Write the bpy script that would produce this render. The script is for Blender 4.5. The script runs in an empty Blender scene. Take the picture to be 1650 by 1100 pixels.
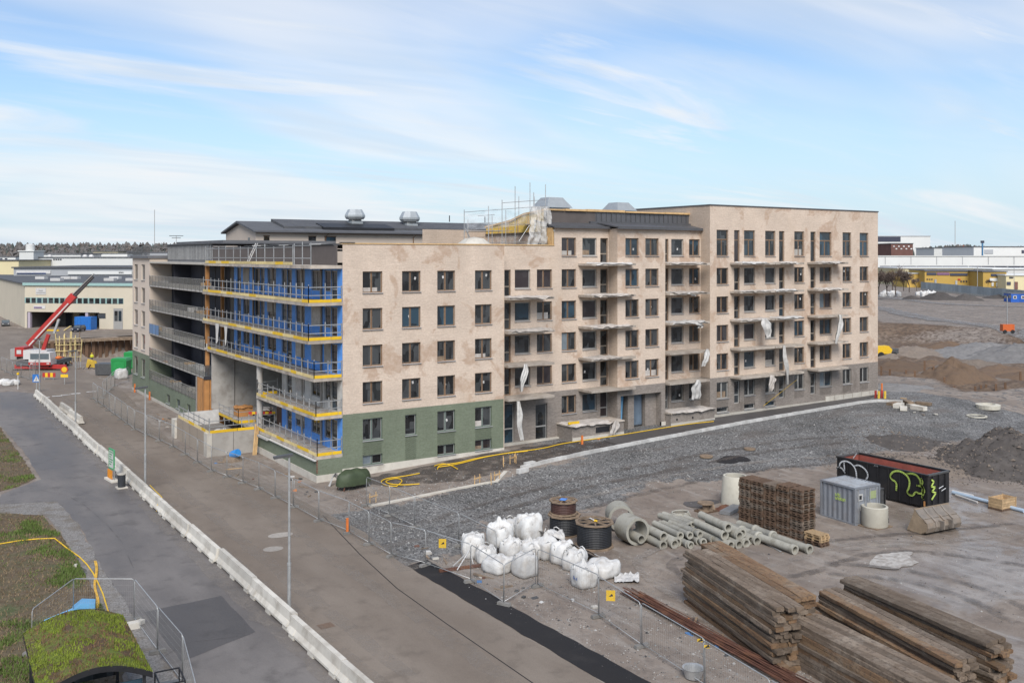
import bpy, bmesh, math, random
from mathutils import Vector, Matrix, noise
R = math.radians
random.seed(7)
scene = bpy.context.scene
COL = scene.collection

# ------------------------------------------------------------------ camera
CAM = Vector((-29.89, -68.80, 17.34)); FX = 1533.0; HX, HY = 825.0, 412.0
cam_d = bpy.data.cameras.new('camera'); cam = bpy.data.objects.new('camera', cam_d); COL.objects.link(cam)
cam_d.sensor_width = 36.0; cam_d.lens = FX / 1650 * 36; cam_d.shift_y = -(550 - HY) / 1650
cam_d.clip_end = 12000; cam_d.clip_start = 0.5
YAW = math.atan2(.5531, .8331)
cam.location = CAM; cam.rotation_euler = (R(90), 0, -YAW)
scene.camera = cam
FWD = Vector((math.sin(YAW), math.cos(YAW), 0)); RGT = Vector((math.cos(YAW), -math.sin(YAW), 0))
def at(px, py, z=0.0):            # ground point seen at a photo pixel, at height z
    d = (CAM.z - z) * FX / (py - HY)
    p = CAM + FWD * d + RGT * ((px - HX) / FX * d); p.z = z
    return p
def far(px, py, d):               # point at distance d along the view axis
    p = CAM + FWD * d + RGT * ((px - HX) / FX * d); p.z = CAM.z - (py - HY) / FX * d
    return p

# ------------------------------------------------------------------ sky and sun
w = bpy.data.worlds.new('World'); scene.world = w; w.use_nodes = True
SUN_EL, SUN_AZ = R(44), R(211)     # azimuth measured from +Y (v) clockwise
def build_world():
    nt = w.node_tree; N = nt.nodes; L = nt.links; N.clear()
    out = N.new('ShaderNodeOutputWorld'); bg = N.new('ShaderNodeBackground'); bg.inputs[1].default_value = 0.12
    sky = N.new('ShaderNodeTexSky'); sky.sky_type = 'NISHITA'; sky.sun_disc = False
    sky.sun_elevation = SUN_EL; sky.sun_rotation = SUN_AZ; sky.air_density = 1.0; sky.dust_density = .6; sky.ozone_density = 1.5
    tc = N.new('ShaderNodeTexCoord'); sep = N.new('ShaderNodeSeparateXYZ'); L.new(tc.outputs['Generated'], sep.inputs[0])
    # flat cloud layer: direction divided by height gives streaks that flatten toward the horizon
    az = N.new('ShaderNodeMath'); az.operation = 'ADD'; az.inputs[1].default_value = .16; L.new(sep.outputs[2], az.inputs[0])
    mx = N.new('ShaderNodeMath'); mx.operation = 'MAXIMUM'; mx.inputs[1].default_value = .05; L.new(az.outputs[0], mx.inputs[0])
    dv = N.new('ShaderNodeVectorMath'); dv.operation = 'DIVIDE'
    cm = N.new('ShaderNodeCombineXYZ'); [L.new(mx.outputs[0], cm.inputs[i]) for i in range(3)]
    L.new(tc.outputs['Generated'], dv.inputs[0]); L.new(cm.outputs[0], dv.inputs[1])
    def nz(scale, detail, rough, rot, st, dist=.6):
        mp = N.new('ShaderNodeMapping'); mp.inputs['Rotation'].default_value = (0, 0, R(rot)); mp.inputs['Scale'].default_value = st
        n = N.new('ShaderNodeTexNoise'); n.inputs['Scale'].default_value = scale; n.inputs['Detail'].default_value = detail
        n.inputs['Roughness'].default_value = rough; n.inputs['Distortion'].default_value = dist
        L.new(dv.outputs[0], mp.inputs[0]); L.new(mp.outputs[0], n.inputs[0]); return n.outputs[0]
    def rng(s, a, b, lo=0., hi=1.):
        m = N.new('ShaderNodeMapRange'); m.interpolation_type = 'SMOOTHSTEP'
        for i, x in enumerate((a, b, lo, hi)): m.inputs[1 + i].default_value = x
        L.new(s, m.inputs[0]); return m.outputs[0]
    def op(a, b, o):
        m = N.new('ShaderNodeMath'); m.operation = o; m.use_clamp = True
        L.new(a, m.inputs[0]); L.new(b, m.inputs[1]) if hasattr(b, 'links') else setattr(m.inputs[1], 'default_value', b); return m.outputs[0]
    broad = rng(nz(.50, 4, .52, 24, (.6, 1.3, 1), .8), .41, .64)
    wisp = rng(nz(1.25, 7, .58, 34, (.4, 1.5, 1), 1.1), .44, .72, 0, .95)
    fine = rng(nz(4, 5, .62, 30, (.3, 1.4, 1), .7), .45, .8, 0, .22)
    mask = op(op(op(broad, .80, 'MULTIPLY'), wisp, 'MAXIMUM'), fine, 'ADD')
    lowh = rng(sep.outputs[2], -.02, .24, .92, .0)      # pale air toward the horizon, all round
    mask = op(mask, .90, 'MULTIPLY')
    thick = rng(nz(1.5, 3, .6, -15, (.5, 1.5, 1)), .42, .7)
    cc = N.new('ShaderNodeMix'); cc.data_type = 'RGBA'; cc.inputs[6].default_value = (5.5, 5.6, 5.75, 1); cc.inputs[7].default_value = (4.35, 4.8, 5.35, 1)
    L.new(thick, cc.inputs[0])
    mix = N.new('ShaderNodeMix'); mix.data_type = 'RGBA'
    gain = N.new('ShaderNodeMix'); gain.data_type = 'RGBA'; gain.blend_type = 'MULTIPLY'; gain.inputs[0].default_value = 1; gain.inputs[7].default_value = (.75, .86, .97, 1)
    L.new(sky.outputs[0], gain.inputs[6])
    hz_ = N.new('ShaderNodeMix'); hz_.data_type = 'RGBA'; hz_.inputs[7].default_value = (3.75, 4.7, 5.45, 1); L.new(lowh, hz_.inputs[0]); L.new(gain.outputs[2], hz_.inputs[6])
    L.new(mask, mix.inputs[0]); L.new(hz_.outputs[2], mix.inputs[6]); L.new(cc.outputs[2], mix.inputs[7])
    L.new(mix.outputs[2], bg.inputs[0]); L.new(bg.outputs[0], out.inputs[0])
build_world()
sun_d = bpy.data.lights.new('sun', 'SUN'); sun = bpy.data.objects.new('sun', sun_d); COL.objects.link(sun)
sun_d.energy = 2.8; sun_d.angle = R(34); sun_d.color = (1, .955, .90)
sd = Vector((math.sin(SUN_AZ) * math.cos(SUN_EL), math.cos(SUN_AZ) * math.cos(SUN_EL), math.sin(SUN_EL)))
sun.rotation_euler = sd.to_track_quat('Z', 'Y').to_euler()
vs = scene.view_settings; vs.view_transform = 'Standard'; vs.look = 'None'; vs.gamma = 1; vs.exposure = 0.45
scene.cycles.max_bounces = 4; scene.cycles.diffuse_bounces = 2; scene.cycles.glossy_bounces = 2; scene.cycles.transparent_max_bounces = 10; scene.cycles.caustics_reflective = False; scene.cycles.caustics_refractive = False

# ------------------------------------------------------------------ object helpers
def tag(o, label=None, cat=None, group=None, kind=None):
    for k, x in (('label', label), ('category', cat), ('group', group), ('kind', kind)):
        if x: o[k] = x
    return o
def thing(name, label, cat, loc=(0, 0, 0), rz=0., group=None):
    o = bpy.data.objects.new(name, None); COL.objects.link(o); o.location = loc; o.rotation_euler = (0, 0, rz)
    o.empty_display_size = .2
    return tag(o, label, cat, group)
def inst(mesh, name, parent=None, loc=(0, 0, 0), rot=(0, 0, 0), sc=None):
    o = bpy.data.objects.new(name, mesh); COL.objects.link(o); o.parent = parent; o.location = loc; o.rotation_euler = rot
    if sc: o.scale = sc
    return o
CH = {}
def copy_tree(o, parent=None):
    c = o.copy(); COL.objects.link(c); c.parent = parent
    for ch in o.children: copy_tree(ch, c)
    return c
class MB:
    def __init__(s): s.v = []; s.f = []; s.m = []; s.mi = 0
    def add(s, vs, fs):
        b = len(s.v); s.v += [tuple(x) for x in vs]; s.f += [tuple(i + b for i in f) for f in fs]; s.m += [s.mi] * len(fs); return s
    def quad(s, a, b, c, d): return s.add([a, b, c, d], [(0, 1, 2, 3)])
    def box(s, x0, x1, y0, y1, z0, z1):
        return s.add([(x0, y0, z0), (x1, y0, z0), (x1, y1, z0), (x0, y1, z0), (x0, y0, z1), (x1, y0, z1), (x1, y1, z1), (x0, y1, z1)],
                     [(0, 3, 2, 1), (4, 5, 6, 7), (0, 1, 5, 4), (1, 2, 6, 5), (2, 3, 7, 6), (3, 0, 4, 7)])
    def bar(s, p, q, a=.05, b=None, up=(0, 0, 1)):
        b = b or a; p = Vector(p); q = Vector(q); d = (q - p)
        if d.length < 1e-6: return s
        d.normalize(); u = Vector(up)
        if abs(d.dot(u)) > .98: u = Vector((1, 0, 0))
        x = d.cross(u).normalized(); y = x.cross(d)
        c = [x * (i * a / 2) + y * (j * b / 2) for i, j in ((-1, -1), (1, -1), (1, 1), (-1, 1))]
        return s.add([p + k for k in c] + [q + k for k in c], [(3, 2, 1, 0), (4, 5, 6, 7), (0, 1, 5, 4), (1, 2, 6, 5), (2, 3, 7, 6), (3, 0, 4, 7)])
    def tube(s, p, q, r=.03, n=8, r2=None, cap=True):
        p = Vector(p); q = Vector(q); d = (q - p).normalized(); r2 = r if r2 is None else r2
        u = Vector((0, 0, 1)) if abs(d.z) < .9 else Vector((1, 0, 0))
        x = d.cross(u).normalized(); y = x.cross(d)
        vs = []
        for P, rr in ((p, r), (q, r2)):
            vs += [P + (x * math.cos(2 * math.pi * i / n) + y * math.sin(2 * math.pi * i / n)) * rr for i in range(n)]
        fs = [(i, (i + 1) % n, n + (i + 1) % n, n + i) for i in range(n)]
        if cap: fs += [tuple(range(n))[::-1], tuple(range(n, 2 * n))]
        return s.add(vs, fs)
    def path(s, pts, r=.03, n=6):
        pts = [Vector(p) for p in pts]; vs = []
        for i, P in enumerate(pts):
            d = (pts[min(i + 1, len(pts) - 1)] - pts[max(i - 1, 0)]).normalized()
            u = Vector((0, 0, 1)) if abs(d.z) < .95 else Vector((1, 0, 0))
            x = d.cross(u).normalized(); y = x.cross(d)
            vs += [P + (x * math.cos(2 * math.pi * k / n) + y * math.sin(2 * math.pi * k / n)) * r for k in range(n)]
        fs = []
        for i in range(len(pts) - 1):
            fs += [(i * n + k, i * n + (k + 1) % n, (i + 1) * n + (k + 1) % n, (i + 1) * n + k) for k in range(n)]
        fs += [tuple(range(n))[::-1], tuple(range((len(pts) - 1) * n, len(pts) * n))]
        return s.add(vs, fs)
    def lathe(s, prof, n=24, c=(0, 0, 0), jit=0.):
        vs = []; fs = []
        for r, z in prof:
            for i in range(n):
                a = 2 * math.pi * i / n; rr = r * (1 + (random.uniform(-jit, jit) if jit else 0))
                vs.append((c[0] + rr * math.cos(a), c[1] + rr * math.sin(a), c[2] + z))
        for j in range(len(prof) - 1):
            fs += [(j * n + i, j * n + (i + 1) % n, (j + 1) * n + (i + 1) % n, (j + 1) * n + i) for i in range(n)]
        return s.add(vs, fs)
    def prism(s, poly, z0, z1):
        n = len(poly)
        return s.add([(x, y, z0) for x, y in poly] + [(x, y, z1) for x, y in poly],
                     [tuple(range(n))[::-1], tuple(range(n, 2 * n))] + [(i, (i + 1) % n, n + (i + 1) % n, n + i) for i in range(n)])
    def extr(s, poly, axis0, axis1, o, ax, l):    # polygon in (axis0, axis1) extruded along ax by l
        o = Vector(o); a0 = Vector(axis0); a1 = Vector(axis1); e = Vector(ax) * l; n = len(poly)
        P = [o + a0 * x + a1 * y for x, y in poly]
        return s.add(P + [p + e for p in P], [tuple(range(n))[::-1], tuple(range(n, 2 * n))] + [(i, (i + 1) % n, n + (i + 1) % n, n + i) for i in range(n)])
    def grid(s, fn, nx, ny):
        vs = [fn(i / nx, j / ny) for j in range(ny + 1) for i in range(nx + 1)]
        fs = [(j * (nx + 1) + i, j * (nx + 1) + i + 1, (j + 1) * (nx + 1) + i + 1, (j + 1) * (nx + 1) + i) for j in range(ny) for i in range(nx)]
        return s.add(vs, fs)
    def mesh(s, mats, smooth=False, name='mesh', fix=True):
        me = bpy.data.meshes.new(name); me.from_pydata(s.v, [], s.f)
        for m in (mats if isinstance(mats, (list, tuple)) else [mats]): me.materials.append(m)
        if any(s.m): me.polygons.foreach_set('material_index', s.m)
        if fix:
            bm = bmesh.new(); bm.from_mesh(me); bmesh.ops.recalc_face_normals(bm, faces=bm.faces); bm.to_mesh(me); bm.free()
        if smooth: me.polygons.foreach_set('use_smooth', [True] * len(me.polygons))
        me.update(); return me
    def build(s, name, mats, parent=None, loc=(0, 0, 0), smooth=False, rot=(0, 0, 0), fix=True):
        return inst(s.mesh(mats, smooth, name, fix), name, parent, loc, rot)
def nzv(x, y, z=0., s=1.): return noise.noise(Vector((x * s, y * s, z)))
def lerp(a, b, t): return a + (b - a) * t
def sstep(a, b, x):
    t = max(0., min(1., (x - a) / (b - a))); return t * t * (3 - 2 * t)
def interp(x, pts):
    if x <= pts[0][0]: return pts[0][1]
    for (a, b), (c, d) in zip(pts, pts[1:]):
        if x <= c: return b + (d - b) * (x - a) / (c - a)
    return pts[-1][1]

# ------------------------------------------------------------------ materials
class NT:
    def __init__(s, name):
        s.m = bpy.data.materials.new(name); s.m.use_nodes = True; s.t = s.m.node_tree; s.N = s.t.nodes; s.L = s.t.links
        s.b = s.N['Principled BSDF']; s.g = s.N.new('ShaderNodeNewGeometry'); s.pos = s.g.outputs['Position']
    def noise(s, scale, detail=4, rough=.55, vec=None, sc=None, dist=0):
        n = s.N.new('ShaderNodeTexNoise'); n.inputs['Scale'].default_value = scale; n.inputs['Detail'].default_value = detail; n.inputs['Roughness'].default_value = rough
        n.inputs['Distortion'].default_value = dist
        v = vec or s.pos
        if sc:
            mp = s.N.new('ShaderNodeMapping'); mp.inputs['Scale'].default_value = sc; s.L.new(v, mp.inputs[0]); v = mp.outputs[0]
        s.L.new(v, n.inputs['Vector']); return n.outputs[0]
    def vor(s, scale, feature='F1', out=0, vec=None):
        n = s.N.new('ShaderNodeTexVoronoi'); n.feature = feature; n.inputs['Scale'].default_value = scale; s.L.new(vec or s.pos, n.inputs['Vector']); return n.outputs[out]
    def rng(s, x, a, b, lo=0., hi=1., smooth=True):
        m = s.N.new('ShaderNodeMapRange'); m.interpolation_type = 'SMOOTHSTEP' if smooth else 'LINEAR'
        for i, k in enumerate((a, b, lo, hi)): m.inputs[1 + i].default_value = k
        s.L.new(x, m.inputs[0]); return m.outputs[0]
    def math(s, o, a, b=None, clamp=False):
        m = s.N.new('ShaderNodeMath'); m.operation = o; m.use_clamp = clamp
        for i, k in enumerate((a, b)):
            if k is None: continue
            if isinstance(k, (int, float)): m.inputs[i].default_value = k
            else: s.L.new(k, m.inputs[i])
        return m.outputs[0]
    def mix(s, f, a, b, blend='MIX'):
        m = s.N.new('ShaderNodeMix'); m.data_type = 'RGBA'; m.blend_type = blend
        for i, k in ((0, f), (6, a), (7, b)):
            if isinstance(k, (int, float)): m.inputs[i].default_value = k if i == 0 else (k, k, k, 1)
            elif isinstance(k, (tuple, list)): m.inputs[i].default_value = tuple(k)[:3] + (1,)
            else: s.L.new(k, m.inputs[i])
        return m.outputs[2]
    def xyz(s, v=None):
        n = s.N.new('ShaderNodeSeparateXYZ'); s.L.new(v or s.pos, n.inputs[0]); return n.outputs
    def comb(s, x, y, z=0.):
        n = s.N.new('ShaderNodeCombineXYZ')
        for i, k in enumerate((x, y, z)):
            if isinstance(k, (int, float)): n.inputs[i].default_value = k
            else: s.L.new(k, n.inputs[i])
        return n.outputs[0]
    def rand(s): n = s.N.new('ShaderNodeObjectInfo'); return n.outputs['Random']
    def attr(s, name): n = s.N.new('ShaderNodeAttribute'); n.attribute_name = name; return n.outputs['Fac']
    def col(s, c): s.L.new(c, s.b.inputs['Base Color']) if hasattr(c, 'links') else setattr(s.b.inputs['Base Color'], 'default_value', tuple(c)[:3] + (1,))
    def rough(s, r): s.L.new(r, s.b.inputs['Roughness']) if hasattr(r, 'links') else setattr(s.b.inputs['Roughness'], 'default_value', r)
    def bump(s, h, strength=.5, dist=.02):
        n = s.N.new('ShaderNodeBump'); n.inputs['Strength'].default_value = strength; n.inputs['Distance'].default_value = dist
        s.L.new(h, n.inputs['Height']); s.L.new(n.outputs[0], s.b.inputs['Normal'])
def mat(name, c, rough=.8, var=.25, scale=2., metal=0., dirt=None, dirt_amt=.5, dirt_scale=1., bump=.3, bscale=25., rnd=.15, spec=.4):
    t = NT(name); n1 = t.noise(scale, 4, .6); k = t.rng(n1, .25, .75, 1 - var, 1 + var, False)
    if rnd:
        k = t.math('MULTIPLY', k, t.rng(t.rand(), 0, 1, 1 - rnd, 1 + rnd, False))
    cc = t.mix(1., c, k, 'MULTIPLY')
    if dirt:
        d = t.rng(t.noise(dirt_scale, 5, .65), .5 - .12 * dirt_amt, .72, 0, min(1, dirt_amt * 1.3)); cc = t.mix(d, cc, dirt)
    t.col(cc); t.rough(rough)
    t.b.inputs['Metallic'].default_value = metal; t.b.inputs['Specular IOR Level'].default_value = spec
    if bump: t.bump(t.noise(bscale, 2), bump, .01)
    return t.m
def brick_mat(name, c1, c2, mortar, stain=None, stain_rng=(.58, .64), bw=.25, bh=.075, extra=None):
    t = NT(name); x, y, z = t.xyz(); v = t.comb(t.math('ADD', x, y), z)
    b = t.N.new('ShaderNodeTexBrick'); t.L.new(v, b.inputs['Vector']); b.inputs['Scale'].default_value = 1.; b.inputs['Brick Width'].default_value = bw; b.inputs['Row Height'].default_value = bh
    b.inputs['Mortar Size'].default_value = .009; b.inputs['Mortar Smooth'].default_value = .3; b.inputs['Bias'].default_value = 0
    b.inputs['Color1'].default_value = c1 + (1,); b.inputs['Color2'].default_value = c2 + (1,); b.inputs['Mortar'].default_value = mortar + (1,)
    k = t.rng(t.noise(.35, 6, .6), .3, .7, .88, 1.1, False)
    cc = t.mix(1., b.outputs[0], k, 'MULTIPLY')
    sp = t.rng(t.noise(7., 3, .6), .35, .75, .90, 1.09, False); cc = t.mix(1., cc, sp, 'MULTIPLY')
    cs = t.rng(t.noise(1.6, 3, .6, sc=(.35, .35, 7)), .3, .7, .94, 1.05, False); cc = t.mix(1., cc, cs, 'MULTIPLY')
    if stain:
        sn = t.noise(.30, 7, .62, dist=.6); s1 = t.rng(sn, *stain_rng, 0, .72); s2 = t.math('MULTIPLY', s1, t.rng(t.noise(2.2, 5), .3, .62, .35, 1))
        cc = t.mix(s2, cc, stain)
        if extra: cc = t.mix(t.rng(t.noise(.16, 5, .6, sc=(1, 1, .6)), .55, .72, 0, .45), cc, extra)
    t.col(cc); t.rough(.9); t.b.inputs['Specular IOR Level'].default_value = .25
    t.bump(b.outputs[1], -.5, .01); return t.m
def glass_mat(name, tint=(.012, .013, .014), tint2=(.062, .066, .068)):
    t = NT(name); r = t.rand(); x, y, z = t.xyz(); k = t.math('MULTIPLY', r, 37.)
    # vague rooms: blocky stretched cells stand for walls, boards and doorways seen through the pane
    v = t.N.new('ShaderNodeTexVoronoi'); v.distance = 'CHEBYCHEV'; v.inputs['Scale'].default_value = 1.3; v.inputs['Randomness'].default_value = .8
    t.L.new(t.comb(t.math('ADD', t.math('MULTIPLY', t.math('ADD', x, y), 1.5), k), t.math('MULTIPLY', z, .7), k), v.inputs['Vector']); bw = t.N.new('ShaderNodeRGBToBW'); t.L.new(v.outputs['Color'], bw.inputs[0])
    cc = t.mix(t.rng(bw.outputs[0], .3, .8), tint, tint2)
    cc = t.mix(t.rng(t.noise(2.5, 5, .6), .5, .75, 0, .5), cc, (.03, .032, .034))
    cc = t.mix(t.math('MULTIPLY', t.rng(r, .80, .84), t.rng(bw.outputs[0], .3, .6, .3, 1)), cc, (.03, .06, .085))
    cc = t.mix(t.math('MULTIPLY', t.rng(r, .1, .06), .7), cc, (.042, .031, .033))
    t.col(cc); t.rough(.05); t.b.inputs['Specular IOR Level'].default_value = .55
    t.bump(t.noise(.8, 2), .03, .05); return t.m
def clear_mat(name, tint=(.75, .8, .8), alpha=.3, rough=.1):
    t = NT(name); t.col(tint); t.rough(rough); t.b.inputs['Alpha'].default_value = alpha; return t.m
M = {}
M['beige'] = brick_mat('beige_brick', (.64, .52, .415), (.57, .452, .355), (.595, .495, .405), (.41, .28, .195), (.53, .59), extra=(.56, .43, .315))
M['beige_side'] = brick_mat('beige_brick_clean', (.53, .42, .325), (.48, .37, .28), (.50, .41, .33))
M['green'] = brick_mat('green_brick', (.185, .212, .15), (.155, .182, .122), (.19, .212, .162))
M['greybrick'] = brick_mat('grey_brick', (.285, .248, .217), (.205, .176, .153), (.27, .238, .208), (.15, .125, .105), (.55, .66))
M['plaster'] = mat('pale_plaster', (.56, .47, .385), .9, .05, .6)
M['concrete'] = mat('concrete', (.40, .375, .34), .9, .15, .8, dirt=(.24, .21, .18), dirt_amt=.5)
M['concrete_pale'] = mat('pale_concrete', (.52, .485, .42), .9, .1, .8, dirt=(.36, .32, .27), dirt_amt=.5)
M['concrete_brown'] = mat('brown_concrete', (.30, .245, .19), .92, .1, .6)
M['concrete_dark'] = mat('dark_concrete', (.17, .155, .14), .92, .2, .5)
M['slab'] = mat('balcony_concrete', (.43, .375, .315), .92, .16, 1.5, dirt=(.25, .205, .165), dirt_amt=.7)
M['dark_panel'] = mat('dark_panel', (.042, .042, .052), .8, .2, .8)
M['attic_brown'] = mat('brown_board', (.10, .085, .078), .9, .12, 1)
M['seam'] = mat('grey_sheet_metal', (.10, .10, .105), .5, .12, 1.5, metal=.2)
M['roof'] = mat('dark_roof_felt', (.088, .09, .096), .85, .2, 1.2, dirt=(.11, .11, .11))
M['roof_grey'] = mat('grey_roof', (.13, .13, .135), .8, .2, .8)
M['wood_new'] = mat('fresh_wood', (.55, .36, .17), .8, .2, 3)
M['wood_orange'] = mat('orange_wood', (.42, .20, .07), .75, .2, 2)
M['frame_brown'] = mat('brown_frame', (.165, .085, .04), .5, .15, 4)
M['frame_grey'] = mat('grey_frame', (.33, .32, .30), .45, .1, 4)
M['frame_green'] = mat('dark_green_frame', (.10, .14, .12), .5, .1, 4)
M['sill'] = mat('grey_sill', (.42, .42, .42), .5, .1, 4, metal=.2)
M['glass'] = glass_mat('window_glass')
M['glass_rail'] = clear_mat('balustrade_glass', (.20, .20, .18), .34, .05)
M['blue'] = mat('blue_membrane', (.11, .33, .82), .6, .16, 1.5)
M['white_board'] = mat('white_board', (.62, .60, .56), .8, .1, 1.2, dirt=(.4, .37, .33))
M['steel'] = mat('galvanised_steel', (.44, .44, .43), .42, .18, 4, metal=.55)
M['steel_dark'] = mat('dark_steel', (.10, .10, .10), .5, .2, 4, metal=.4)
M['yellow'] = mat('yellow_board', (.72, .45, .02), .6, .12, 3, rnd=.1)
M['yellow_pale'] = mat('faded_yellow_board', (.66, .52, .24), .7, .15, 3, rnd=.15)
M['plastic_white'] = mat('white_plastic_sheet', (.53, .515, .49), .45, .15, 3, bump=.5, bscale=12)
M['plastic_grey'] = mat('grey_plastic_sheet', (.46, .42, .38), .6, .22, 3, bump=.6, bscale=10, dirt=(.3, .26, .22))
M['insulation'] = mat('yellow_insulation', (.68, .45, .10), .9, .25, 2)
M['rag'] = mat('thin_torn_sheet', (.47, .455, .43), .5, .2, 3, bump=.6, bscale=9); M['wood_old_dark'] = mat('dark_old_board', (.11, .085, .065), .9, .3, 3)
M['black'] = mat('black_paint', (.018, .018, .02), .5, .3, 3)

# ================================================================== the ground
G0 = [(-3, 0), (0, .04), (15, .62), (40, .98), (70, 1.22), (120, 1.35), (400, 1.35)]
def seg_d(p, a, b):
    ab = (b[0] - a[0], b[1] - a[1]); t = max(0, min(1, ((p[0] - a[0]) * ab[0] + (p[1] - a[1]) * ab[1]) / (ab[0] ** 2 + ab[1] ** 2)))
    return math.hypot(p[0] - a[0] - ab[0] * t, p[1] - a[1] - ab[1] * t)
def poly_sd(p, poly):
    d = min(seg_d(p, poly[i], poly[(i + 1) % len(poly)]) for i in range(len(poly)))
    ins = False
    for i in range(len(poly)):
        (x1, y1), (x2, y2) = poly[i], poly[(i + 1) % len(poly)]
        if (y1 > p[1]) != (y2 > p[1]) and p[0] < (x2 - x1) * (p[1] - y1) / (y2 - y1) + x1: ins = not ins
    return d if ins else -d
PIT = [(82, 11.5), (86, 5), (81.5, 0.2), (78, -4), (80, -6), (92, -6), (130, -10), (185, 22), (176, 52), (170, 72), (205, 108), (150, 110), (98, 70), (75, 22), (74, 13)]
PIT2 = [(-3.6, 96), (4, 93), (40, 90), (40, 150), (16, 149.2), (-2, 146.2), (-5, 140)]
def gz(u, v):
    if u > -3:
        z = interp(u, G0) * sstep(-19, -5.5, v) if v < 20 else interp(u, G0) * (1 if u > 20 else sstep(70, 62, v))
    else: z = 0.
    if u > 60 and -40 < v < 130:
        d = poly_sd((u, v), PIT)
        if d > -2:
            q = (d if v < 20 or u < 100 else d * .35)
            steep = sstep(-.3, 4.5 if v < 20 else 7, q)
            z = lerp(z, -2.6 + 1.3 * nzv(u, v, 3, .05) + 1.1 * abs(nzv(u, v, 6, .11)) + .55 * nzv(u, v, 5, .3), steep)
    if -10 < u < 45 and 85 < v < 155:
        d = poly_sd((u, v), PIT2)
        if d > -1: z = lerp(z, -4.2, sstep(-.2, .5, d))
    if v < -7 and u > -3:
        z += .05 * nzv(u, v, 1, .35) + .03 * nzv(u, v, 7, 1.3)
    if u > 55: z += (.12 * nzv(u, v, 2, .12) + .05 * nzv(u, v, 4, .5)) * sstep(55, 70, u)
    far_ = math.hypot(u, v)
    if far_ > 600: z -= (far_ - 600) * .002
    return z
def axis(fine0, fine1, st, mids, out):
    a = []; x = fine0
    while x < fine1: a.append(x); x += st
    for lim, s2 in mids:
        while x < lim: a.append(x); x += s2
    g = 8.
    while x < out: a.append(x); x += g; g *= 1.35
    a.append(out)
    x = fine0; g = st; b = []
    while x > -out: x -= g; g *= 1.3; b.append(max(x, -out))
    return b[::-1] + a
UA = axis(-6, 72, .8, [(200, 1.5), (340, 4)], 9000); VA = axis(-56, 22, .8, [(155, 1.6), (260, 4)], 9000)
vs_, at_g, at_s, at_w = [], [], [], []
for v in VA:
    for u in UA:
        vs_.append((u, v, gz(u, v)))
        n = nzv(u, v, 11, .13) * 3.5 + nzv(u, v, 12, .5) * 1.2
        gr = sstep(-18.5, -14.5, v + n + (u - 10) * .02) if u < 72 else .4
        if u < 24: gr *= 1 - .8 * sstep(-10.5, -8.0, v + n * .4 - u * .12) * sstep(24, 14, u)
        if u < 0 and v < -9: gr = max(gr * .8, sstep(-3, 1, -u) * sstep(-23, -19, v))
        d = poly_sd((u, v), PIT) if 55 < u < 230 and -40 < v < 130 else -30
        so = sstep(-3, 2, d) * (1 - .6 * sstep(35, 60, u - 110) * sstep(.1, .4, nzv(u, v, 8, .03) + .15))
        at_g.append(gr); at_s.append(so); at_w.append(sstep(-17, -22, v) * sstep(-1, 3, u))
NU = len(UA)
fs_ = [(j * NU + i, j * NU + i + 1, (j + 1) * NU + i + 1, (j + 1) * NU + i) for j in range(len(VA) - 1) for i in range(NU - 1)]
me = bpy.data.meshes.new('ground'); me.from_pydata(vs_, [], fs_); me.polygons.foreach_set('use_smooth', [True] * len(me.polygons))
for nm, dat in (('gravel', at_g), ('soil', at_s), ('wet', at_w)):
    a = me.attributes.new(nm, 'FLOAT', 'POINT'); a.data.foreach_set('value', dat)
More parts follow.
